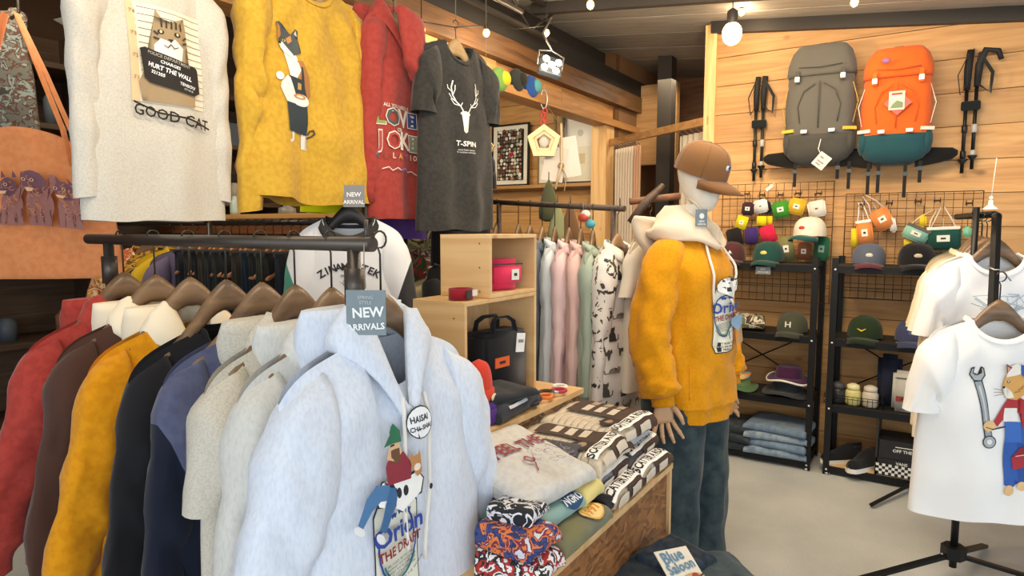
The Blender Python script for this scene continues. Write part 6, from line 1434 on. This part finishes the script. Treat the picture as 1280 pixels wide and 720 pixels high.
def gp(label, px, py, w, h, col, ang=0, patch=True, pc='#e9e4d6', cat='pouch', strings=None, Y=GY - .06, zip_=False, rnd_=.3, name='pouch', d=.03):
    p = P(px, py, Y=Y); t = pouch(name, label, cat, (p.x, p.y, p.z), 0, w, d, h, col, (0, 0, w * .38, h * .28) if patch else None, round_=rnd_, patchc=pc, zip_=zip_, group='small pouches on the wire grids'); 
    for ch in t.children: ch.location.z -= h / 2
    t.rotation_euler = (0, ang, 0)
    MB().tube([(0, 0, h / 2), (0, .02, h / 2 + .03), (0, .03, h / 2 + .05)], .0018, 5).build('loop', plain(strings or '#2c2620', .6), t); return t
gp('dark plum wallet with white patch on the left grid', 935, 261, .075, .085, '#3d2730', .08)
gp('white wallet with small emblem on the left grid', 951, 258, .085, .085, '#e6e4df', -.2, True, '#d8d5cc')
gp('black wallet edge behind the white wallet', 959, 259, .05, .08, '#26262b', -.25, False, Y=GY - .03)
gp('bright green pouch with white patch on the left grid', 976, 262, .10, .105, '#3f8f2e', -.2)
gp('yellow wallet with white patch on the left grid', 996, 258, .095, .10, '#d9b02e', .25)
gp('white fabric pouch near the right of the left grid', 1021, 261, .10, .10, '#ddd8cd', -.2, True, '#cfcabf')
gp('yellow card below the plum wallet', 927, 278, .07, .085, '#e8cf1e', .25, True, '#f5f3ec', 'card', d=.01, rnd_=.1, name='product_card')
gp('yellow card below the white wallet', 952, 276, .06, .06, '#e9d31c', 0, False, cat='card', d=.01, rnd_=.1, name='product_card')
gp('second yellow card below the white wallet', 962, 276, .035, .06, '#dcc71c', 0, False, cat='card', d=.01, rnd_=.1, name='product_card', Y=GY - .04)
gp('black zip pouch low on the left grid', 918, 297, .095, .12, '#211d20', -.25, False)
gp('violet pouch between the black and pink ones', 939, 295, .08, .11, '#3f2b6d', 0, False)
gp('crimson pink pouch above the dark green cap', 960, 293, .09, .115, '#cf2548', -.35, False)
gp('khaki camouflage pouch right of the green cap', 983, 311, .085, .16, '#7c7a50', -.12, True)
gp('brown pouch below the cream cap', 1005, 314, .075, .11, '#8d5a40', 0, True)
gp('translucent green bag hanging under the cream cap', 1027, 311, .085, .15, '#2f6b4f', .05, True, '#8fae9e')
cap('cream cap with a dark green peak and red letter, hung on the left grid', tuple(P(1012, 295, Y=GY - .14)), -.35, '#e4dac6', '#1f4d4c', '#c8332c', 'caps on the wire grid', 1.0)
def stringbag(label, px, py, w, h, col, ang, strap, patchc='#e9e4d6', rim=None, zipc=None):
    t = gp(label, px, py, w, h, col, ang, True, patchc, 'bag', strap, name='small_bag', zip_=bool(zipc))
    for s in (-1, 1): MB().tube([(s * w * .38, -.005, h / 2 - .01), (s * w * .22, .0, h / 2 + .05), (s * .008 + .04 * math.sin(ang), .02, h / 2 + .11)], .0035, 6).build('strap', plain(strap, .6), t)
    if rim: MB().box((0, -.002, h / 2 - .008), (w * .98, .034, .018), bev=.004).build('rim', plain(rim, .6), t)
stringbag('striped orange pouch with white cords, leftmost on the right grid', 1081, 291, .085, .15, '#de8a4a', -.15, '#e9e4e0', rim='#efe9df'); gp('yellow card behind the striped orange pouch', 1069, 297, .045, .11, '#e6cf2e', 0, False, cat='card', d=.008, rnd_=.1, name='product_card', Y=GY - .03)
stringbag('orange pouch tilted on the right grid', 1103, 274, .10, .125, '#e08a4c', .52 * -1, '#d9d0cf'); gp('bunch of white cord ends beside the tilted orange pouch', 1116, 281, .035, .09, '#e2dcd6', -.2, False, cat='cord', name='cord_bundle')
stringbag('mint zip pouch with a red puller on the right grid', 1145, 292, .13, .085, '#8fc0ae', .45, '#e6d9b8', rim='#5a5650'); gp('yellow key case above the mint pouch', 1154, 276, .035, .075, '#e6c52e', 0, False, rnd_=.4, name='key_case'); gp('yellow card under the mint pouch', 1136, 304, .05, .05, '#dcc03a', 0, False, cat='card', d=.008, rnd_=.1, name='product_card', Y=GY - .03)
stringbag('dark green bucket bag with a white rim on the right grid', 1179, 298, .16, .13, '#1c4d45', -.05, '#d9d2cc', rim='#e6e2d6'); gp('tiny mint charm far right on the right grid', 1209, 290, .04, .06, '#7fc0a0', 0, False, name='charm', cat='charm')

# backpacks
def backpack(label, px, py0, py1, main, lower, strapc, w, trim, tagk):
    BYc = WY - .16; top = P(px, py0, Y=BYc); bot = P(px, py1, Y=BYc); H = top.z - bot.z; t = thing('backpack', label, 'backpack', (top.x, BYc, bot.z), .06, 'backpacks on the back wall'); mm, ml = fabric(main, bump=.5), fabric(lower, bump=.5)
    def sec(q, k=1.0, off=0):
        ww = w / 2 * (.80 + .20 * math.sin(PI * min(1, q * .9 + .12))) * k; dd = .115 * (.75 + .35 * math.sin(PI * min(1, q + .1))) * k
        return [Vector(((ww + off) * math.copysign(abs(math.cos(a)) ** .55, math.cos(a)) + .006 * nz(math.cos(a) * 3, q * 9, 2), (dd + off) * math.copysign(abs(math.sin(a)) ** .6, math.sin(a)) + .010 * nz(math.cos(a) * 4, q * 12, 7), H * q)) for a in (2 * PI * j / 36 for j in range(36))]
    b = MB(); b.rings([sec(q / 20) for q in range(4, 16)], 0, True, True); b.build('main_compartment', mm, t)
    b = MB(); b.rings([sec(q / 20, .55 if q == 0 else .9 if q == 1 else 1.02) for q in range(0, 6)], 0, True, True); b.build('lower_compartment', ml, t)
    b = MB(); b.rings([[p + Vector((0, -.012, 0)) for p in sec(q, k)] for q, k in ((.73, 1.0), (.755, 1.07), (.84, 1.08), (.93, 1.03), (.985, .85), (1.0, .4))], 0, True, True); b.build('top_lid', mm, t)
    for x in (-.35, .35):
        ls_ = MB().box((x * w * .9, -.128, H * .72), (.020, .012, .07)).build('lid_strap', fabric(strapc[0]), t); MB().box((x * w * .9, -.139, H * .70), (.026, .012, .030), bev=.003).build('buckle', plain('#dcdcd8', .4), ls_)
        MB().box((x * w * .55, -.139, H * .27), (.034, .012, .020), bev=.003).build('buckle', plain('#e3e0da', .4), t)
    for s in (-1, 1):
        MB().box((s * w * .43, -.10, H * .285), (w * .20, .015, .018), rot=RZ(s * .5)).build('compression_strap', fabric(strapc[1]), t)
        MB().tube([(s * w * .45, -.07, H * .66), (s * w * .53, -.08, H * .50), (s * w * .47, -.09, H * .33)], .007, 8, flat=.3).build('side_strap', fabric(strapc[2]), t)
    b = MB()
    for k in range(1): b.tube([(0, -.130, H * .30), (.0, -.138, H * .5), (0, -.130, H * .68)], .0035, 6)
    b.build('centre_zip', fabric(strapc[3]), t)
    b = MB()      # curved pocket zips and side seams on the front
    for s in (-1, 1): b.tube([(s * w * .06, -.133, H * .66), (s * w * .22, -.131, H * .60), (s * w * .30, -.122, H * .48), (s * w * .26, -.126, H * .34)], .003, 6)
    b.tube([(-w * .30, -.128, H * .80), (0, -.142, H * .785), (w * .30, -.128, H * .80)], .003, 6); b.build('pocket_zips', fabric(strapc[3]), t)
    for s in (-1, 1):
        b = MB(); b.ball((s * w * .44, -.03, H * .20), (.030, .075, H * .12), n=14, m=9); b.build('side_pocket', ml, t)
    for s in (-1, 1):   # hip belt wings
        b = MB(); rr = []
        for i in range(9):
            q = i / 8; x = s * lerp(w * .3, w * .3 + .20, q); hh = lerp(.055, .028, q ** 1.5) * (1 if i < 8 else .5); rr.append([Vector((x, -.02 + .05 * math.sin(q * 2) + .018 * math.cos(a), H * .055 + .02 * q + hh * math.sin(a))) for a in (2 * PI * j / 14 for j in range(14))])
        b.rings(rr, 0, True, True); b.build('hip_belt_wing', fabric('#1b1a1a'), t)
    for x, L in trim: ds_ = MB().box((x, -.06, H * .02 - L / 2), (.018, .005, L)).build('dangling_strap', fabric('#232323'), t); MB().box((x, -.065, H * .02 - L * .35), (.026, .008, .022)).build('strap_adjuster', plain('#3a3a3a', .4), ds_)
    if tagk == 'diamond':
        o = MB().box((0, 0, 0), (.072, .003, .085)).build('hang_tag', plain('#d8cfc6', .5), t, loc=(.03, -.155, H * .02), rot=(0, PI / 4 - .1, 0)); Art().rect('#8d8580', -.022, .012, .0, .022).rect('#8d8580', -.022, -.012, .02, -.004).rect('#8d8580', -.02, -.028, .01, -.02).place('print', flat_surf(T(0, -.002, 0)), o, cell=.2)
        MB().tube([(.03, -.154, H * .06), (.01, -.15, H * .12), (.02, -.14, H * .2)], .0025, 6).build('tag_cord', plain('#e1ddd6', .6), t)
    else:
        MB().box((0, 0, 0), (.095, .002, .095)).build('hang_tag', plain('#d4574a', .5), t, loc=(.005, -.150, H * .50), rot=(0, PI / 4, 0)); o = MB().box((0, 0, 0), (.075, .002, .10)).build('hang_card', plain('#d9d0ba', .5), t, loc=(.0, -.154, H * .52)); Art().rect('#c8473a', -.025, .03, .025, .04).poly('#7a8a6a', [(-.03, -.04), (.03, -.04), (.03, -.012), (.0, .0), (-.02, -.02)]).place('print', flat_surf(T(0, -.002, 0)), o, cell=.2)
        MB().ball((-.06, -.155, H * .86), (.022, .004, .014), n=12, m=6).build('emblem', plain('#8a5a8a', .5), t)
    MB().tube([(-.03, .04, H * .97), (-.02, .05, H * 1.03), (.02, .05, H * 1.03), (.03, .04, H * .97)], .006, 8).build('haul_loop', fabric('#232323'), t)
    return t
backpack('large grey hiking backpack with white diamond tag on the back wall', 1029, 57, 207, '#5a5853', '#454440', ('#4b4a47', '#d3b043', '#cfae55', '#45443f'), .38, ((-.12, .14), (.11, .10), (.17, .16)), 'diamond')
backpack('orange hiking backpack with teal base on the back wall', 1124, 61, 206, '#d65f25', '#234a52', ('#d86a2c', '#e9dccb', '#efe6da', '#cf5a20'), .35, ((-.12, .18), (-.07, .17), (.06, .20), (.13, .12)), 'card')
def poles(label, px, py0, py1, col, n=2, curve=False):
    top = P(px, py0, Y=WY - .05); bot = P(px, py1, Y=WY - .05); H = top.z - bot.z; t = thing('trekking_poles', label, 'trekking poles', (top.x, WY - .05, bot.z), 0, 'trekking poles on the back wall')
    for i in range(n):
        x = -.022 + .044 * i; z0 = .0 + .02 * i
        sh_ = MB().tube([(x, 0, z0), (x, 0, H * .70)], .0095, 10).build('shaft', plain(col, .35, .4), t)
        for zq in (.12, .33): MB().lathe([(.010, 0), (.014, .005), (.014, .04), (.010, .045)], 12, T(x, 0, H * zq)).build('clamp', plain('#b9b9b4' if i else '#1d1f20', .4), t)
        MB().lathe([(.004, -.03), (.008, 0), (.022, .02), (.024, .026), (.008, .03)], 12, T(x, 0, z0 + .05)).build('basket', plain('#1d1f20', .5), sh_)
        if curve and i: pts = [(x, 0, H * .70), (x + .005, 0, H * .88), (x + .03, 0, H * .99), (x + .085, 0, H * .97), (x + .10, 0, H * .90)]
        else: pts = [(x, 0, H * .68), (x, 0, H * .85), (x + .008, 0, H * 1.0)]
        MB().tube(pts, [.015, .019, .017, .015, .012][:len(pts)], 12).build('grip', plain('#1c1e20', .7), t)
        MB().tube([(x, -.01, H * .97), (x - .045 + .11 * i, -.02, H * .80), (x - .03 + .09 * i, -.02, H * .64), (x, -.015, H * .72), (x, -.01, H * .95)], .009, 8, flat=.3).build('wrist_strap', fabric('#26292b'), t)
    MB().box((0, 0, H * .55), (.09, .035, .05), bev=.01).build('binding', fabric('#1d2122'), t)
    MB().tube([(0, .0, H * .98), (0, .04, H * 1.02)], .004, 6).build('wall_hook', STEEL, t)
poles('pair of teal black trekking poles left of the grey backpack', 951, 96, 226, '#24302f'); poles('pair of black trekking poles with hooked grips at the far right of the wall', 1218, 62, 216, '#1f1f20', curve=True)
sk = thing('price_tag_stem', 'white swing tag hanging beside the left trekking poles', 'tag', tuple(P(966, 232, Y=WY - .12)), 0); MB().tube([(0, .05, .03), (0, 0, 0)], .002, 5).build('thread', plain('#e6e2da'), sk); MB().box((-.02, 0, -.012), (.05, .003, .018), rot=RY(-.7)).build('tag', plain('#e9e5dc'), sk)
# ================================================================ right-hand t-shirt stand
hub = P(1192, 688, Z=.13); 
rs = thing('garment_stand', 'black two-way garment stand on a folding tripod base, right foreground', 'clothes rack', (hub.x, hub.y, 0))
KM = plain('#1a1c1e', .4, .4)
rel = lambda p: Vector(p) - Vector((hub.x, hub.y, 0))
pt_ = P(1214, 268, D=2.62); polex = Vector((0, 0, 0))
MB().tube([(0, 0, .06), (0, 0, .72)], .014, 14).build('lower_pole', KM, rs); MB().tube([(0, 0, .70), (0, 0, 1.53)], .011, 14).build('upper_pole', KM, rs); MB().lathe([(.02, .70), (.022, .71), (.022, .75), (.02, .76)], 14).build('height_clamp', KM, rs)
b = MB(); b.prism([(.035 * math.cos(PI / 3 * k) * 1.3, .035 * math.sin(PI / 3 * k) * 1.3) for k in range(6)], .05, T(0, 0, .10)); b.build('hub', KM, rs)
for k, (px, py) in enumerate(((1120, 724), (1216, 724))):
    e = rel(P(px, py, Z=.015)); d = Vector((e.x, e.y, 0)).normalized() * .42; b = MB(); L_ = d.length; b.box((0, 0, 0), (L_, .026, .014), rot=RZ(math.atan2(d.y, d.x)) @ RY(math.atan2(.10, L_))); o = b.build('leg', KM, rs, loc=(d.x / 2, d.y / 2, .065))
    MB().ball((0, 0, 0), (.016, .016, .012)).build('foot_cap', KM, rs, loc=(d.x, d.y, .012)); MB().ball((0, 0, 0), (.006, .006, .004), n=8, m=5).build('bolt', STEEL, rs, loc=(d.x * .12, d.y * .12, .118))
e = rel(P(1250, 664, Z=.02)); b = MB(); b.box((0, 0, 0), (.42, .026, .014), rot=RZ(math.atan2(e.y, e.x)) @ RY(.24)); dd = Vector((e.x, e.y, 0)).normalized(); b.build('leg', KM, rs, loc=(dd.x * .21, dd.y * .21, .068))
barL, barR = P(1196, 271, D=3.05), P(1243, 268, D=2.52)
MB().tube([rel(barL), rel(barR)], .014, 10).build('top_bar', KM, rs); MB().tube([(0, 0, 1.52), tuple((rel(barL) + rel(barR)) / 2)], .012, 8).build('neck', KM, rs)
armT, armB = P(1246, 268, D=2.50), P(1240, 405, D=2.28)
b = MB(); b.tube([rel(armT), rel(armB)], .016, 4); b.build('sloping_arm', KM, rs, smooth=False)
b = MB(); cl = rel(P(1243, 333, D=2.36)); b.tube([cl + Vector((-.02, 0, 0)), cl + Vector((0, -.02, -.012)), cl + Vector((.02, -.02, -.01)), cl + Vector((.05, -.02, -.05))], .0028, 6); b.build('size_clip', STEEL, rs)
WHT = fabric('#f4f4f2', bump=.2); 
def rtee(lb, px, py, D, rz, m, seed, h=True, **k):
    p = P(px, py, D=D); g = Garment('t_shirt', lb, 't-shirt', tuple(p), rz, m, 't-shirts on the right stand', sleeve='short', seed=seed, **{**dict(W=.24, L=.70, dep=.05, sl=.25, spread=.035, sr=.105, folds=.024, fq=6, dip=.075, nw=.10, slope=.36, flare=.02), **k})
    hanger('brown wooden hanger of the ' + lb.split(' at ')[0].split(' on ')[0].split(' behind ')[0], (p.x, p.y, p.z + .055), rz, 'hangers on the right stand', w=.19, hook=.09, thick=1.2); return g
t1 = rtee('white t-shirt printed with a cat mechanic holding a spanner', 1248, 398, 2.22, YAW - .08, WHT, 201, nx=44, nzr=44)
cat_mechanic().place('print', t1.surf, t1.t, ox=-.0, oz=-.33, scale=.86, off=.0025)
for i, (px, D, c, lb) in enumerate(((1243, 2.50, '#f2f2f4', 'plain white t-shirt directly behind the cat mechanic one'), (1232, 2.60, '#efe8da', 'ivory t-shirt behind the plain white one'), (1226, 2.70, '#e2d2b0', 'sand coloured t-shirt on the right stand'), (1221, 2.80, '#d8cbae', 'beige long t-shirt on the right stand'), (1219, 2.90, '#b5bfa6', 'sage edged t-shirt at the back of the right stand'))):
    g = rtee(lb, px, 318 - i * 1.5, D, YAW - .12 + .03 * i, fabric(c), 210 + i, W=.222, L=.74 + .03 * (i % 2), dep=.035)
    if i == 0:
        A = Art(); rnd = random.Random(3)
        for k in range(30): A.line('#a9bdc9', [(-.05 + rnd.uniform(-.05, .14), -.22 + rnd.uniform(-.03, .07)), (-.03 + rnd.uniform(-.05, .15), -.22 + rnd.uniform(-.03, .07))], .003)
        A.place('print', g.surf, g.t, off=.002)
tag_p = P(1243, 205, D=2.9); hk = thing('clear_hook', 'clear plastic hook and white thread above the right stand', 'hook', tuple(P(1238, 262, D=2.75)), YAW)
MB().lathe([(.030, 0), (.028, .004), (.010, .02), (.008, .04)], 16).build('plastic_disc', plain('#e9e9e6', .2), hk); MB().tube([(0, 0, .04), (.005, 0, .12), (.012, 0, .22)], .0016, 5).build('thread', plain('#e6e2da', .6), hk); MB().ball((0, 0, .05), .008).build('bead', plain('#f4f4f2', .2), hk)
# second stand base seen behind: its folding foot
f2 = thing('garment_stand', 'black garment stand foot behind the right t-shirts, by the shoe boxes', 'clothes rack', tuple(Vector((P(1165, 600, Z=.02).x, P(1165, 600, Z=.02).y, 0))))
a_, b_ = P(1089, 631, Z=.02) , P(1165, 592, Z=.05); r2_ = lambda p: Vector(p) - f2.location
MB().tube([r2_(a_), r2_(b_)], .013, 4).build('leg', KM, f2, smooth=False); MB().tube([r2_(b_), (0.0, 0, 1.30)], .012, 10).build('pole', KM, f2)
bb_ = MB(); bb_.tube([r2_(b_), r2_(P(1252, 612, Z=.02))], .012, 4); bb_.build('leg', KM, f2, smooth=False); MB().tube([(-.2, 0, 1.30), (.2, 0.05, 1.30)], .012, 8).build('bar', KM, f2)

# ================================================================ lamps and roof fittings
def bulb(label, px, py, D, r, power, strength=5, col='#ffc27a'):
    p = P(px, py, D=D); t = thing('light_bulb', label, 'lamp', tuple(p), 0, 'bulbs on the string lights' if r < .03 else None)
    MB().ball((0, 0, 0), (r, r, r * 1.15)).build('bulb', glow(col, strength), t)
    MB().lathe([(r * .5, r * .9), (r * .55, r * 1.2), (r * .55, r * 2.2), (r * .2, r * 2.5)], 12).build('socket', plain('#2a2622', .5), t)
    MB().tube([(0, 0, r * 2.4), (0, 0, roofz(p.x) - p.z - .0)], .003, 6).build('cord', plain('#1d1b1a', .6), t)
    point('bulb_light', tuple(p + Vector((0, 0, -r * 1.6))), power, WARM, .03); return p
bulb('large glowing round bulb near the backpack wall corner', 915, 42, 3.3, .050, 16, 9, '#ffdca8')
for lb, px, py, D in (('small glowing bulb above the red hoodie', 527, 37, 3.3), ('small glowing bulb above the charcoal t-shirt', 608, 41, 3.6), ('small glowing bulb at the truss end', 683, 41, 3.9), ('small glowing bulb at the top centre of the ceiling', 738, 6, 3.2), ('small glowing bulb just above the large round bulb', 927, 15, 3.9), ('small glowing bulb above the grey backpack', 1068, 3, 3.3)): bulb(lb, px, py, D, .019, 3)
lp = P(510, 108, D=3.75); t = thing('spot_lamp', 'bright short tube lamp between the red and charcoal tops', 'lamp', tuple(lp), YAW); MB().box((0, 0, 0), (.075, .03, .028), bev=.008).build('tube', glow('#fff6e6', 14), t); MB().box((0, .02, .02), (.085, .02, .02)).build('housing', plain('#d9d5cc', .5), t); MB().tube([(0, .02, .03), (0, .02, roofz(lp.x) - lp.z)], .004, 6).build('stem', plain('#2a2622'), t)
point('tube_light', tuple(lp + Vector((.1, -.1, -.06))), 5, (1, .93, .8), .04)
lp = P(690, 80, D=3.55); t = thing('spotlight', 'square five-lens LED spotlight hanging from the truss', 'lamp', tuple(lp), YAW + .2, rot=(-.35, .25, YAW + .2))
MB().box((0, .03, 0), (.13, .045, .11), bev=.006).build('housing', plain('#4a4c4b', .4, .6), t)
for x, z in ((-.035, .028), (.038, .025), (-.0, -.0), (-.038, -.028), (.03, -.03)): MB().ball((x, .005, z), (.019, .008, .019), n=14, m=8).build('lens', glow('#fffbe8', 16), t)
MB().tube([(-.07, .04, 0), (-.075, .05, .10), (.0, .06, .13), (.075, .05, .10), (.07, .04, 0)], .005, 8).build('bracket', STEEL, t); MB().tube([(0, .06, .13), (-.06, .10, .26), (-.02, .12, .40)], .006, 8).build('arm', STEEL, t)
point('spot_light', tuple(lp + Vector((.05, -.12, -.08))), 6, (1, .95, .85), .05)
# string light cable
sc_ = thing('string_light_cable', 'thin black cable carrying the small bulbs along the ceiling', 'cable', tuple(P(608, 30, D=3.6)))
pts = [P(470, 22, D=3.0), P(527, 27, D=3.3), P(568, 34, D=3.45), P(608, 32, D=3.6), P(645, 36, D=3.75), P(683, 32, D=3.9)]
MB().tube([p - sc_.location for p in pts], .003, 6).build('cable', plain('#1a1918', .6), sc_)
# roof trusses of light steel angles
for lb, xx, y0, y1, zt, zb_ in (('dark steel roof truss above the header beam', -2.20, 1.0, 3.9, 2.90, 2.70),):
    t = thing('roof_truss', lb, 'truss', (xx, (y0 + y1) / 2, zt)); L_ = y1 - y0; SM = plain('#3f3d3a', .5, .5)
    for z in (0, zb_ - zt): MB().box((0, 0, z), (.03, L_, .022)).build('chord', SM, t)
    n = int(L_ / .30)
    for k in range(n):
        a = -L_ / 2 + L_ * k / n; c = a + L_ / n; MB().tube([(0, a, 0 if k % 2 else zb_ - zt), (0, c, zb_ - zt if k % 2 else 0)], .008, 6).build('web_bar', SM, t)
for i, (y, z) in enumerate(((2.1, 0), (3.0, 0), (3.75, 0))):   # cross joists under the deck
    x0, x1 = -2.3, 3.0; b = MB(); b.add([(x0, y, roofz(x0) - .07), (x1, y, roofz(x1) - .07), (x1, y, roofz(x1) - .002), (x0, y, roofz(x0) - .002), (x0, y + .05, roofz(x0) - .07), (x1, y + .05, roofz(x1) - .07), (x1, y + .05, roofz(x1) - .002), (x0, y + .05, roofz(x0) - .002)], [(0, 1, 2, 3), (4, 7, 6, 5), (0, 4, 5, 1), (2, 6, 7, 3), (0, 3, 7, 4), (1, 5, 6, 2)], smooth=False)
    struct(b.build(f'trim_{9 + i}', plain('#3b3733', .7)))
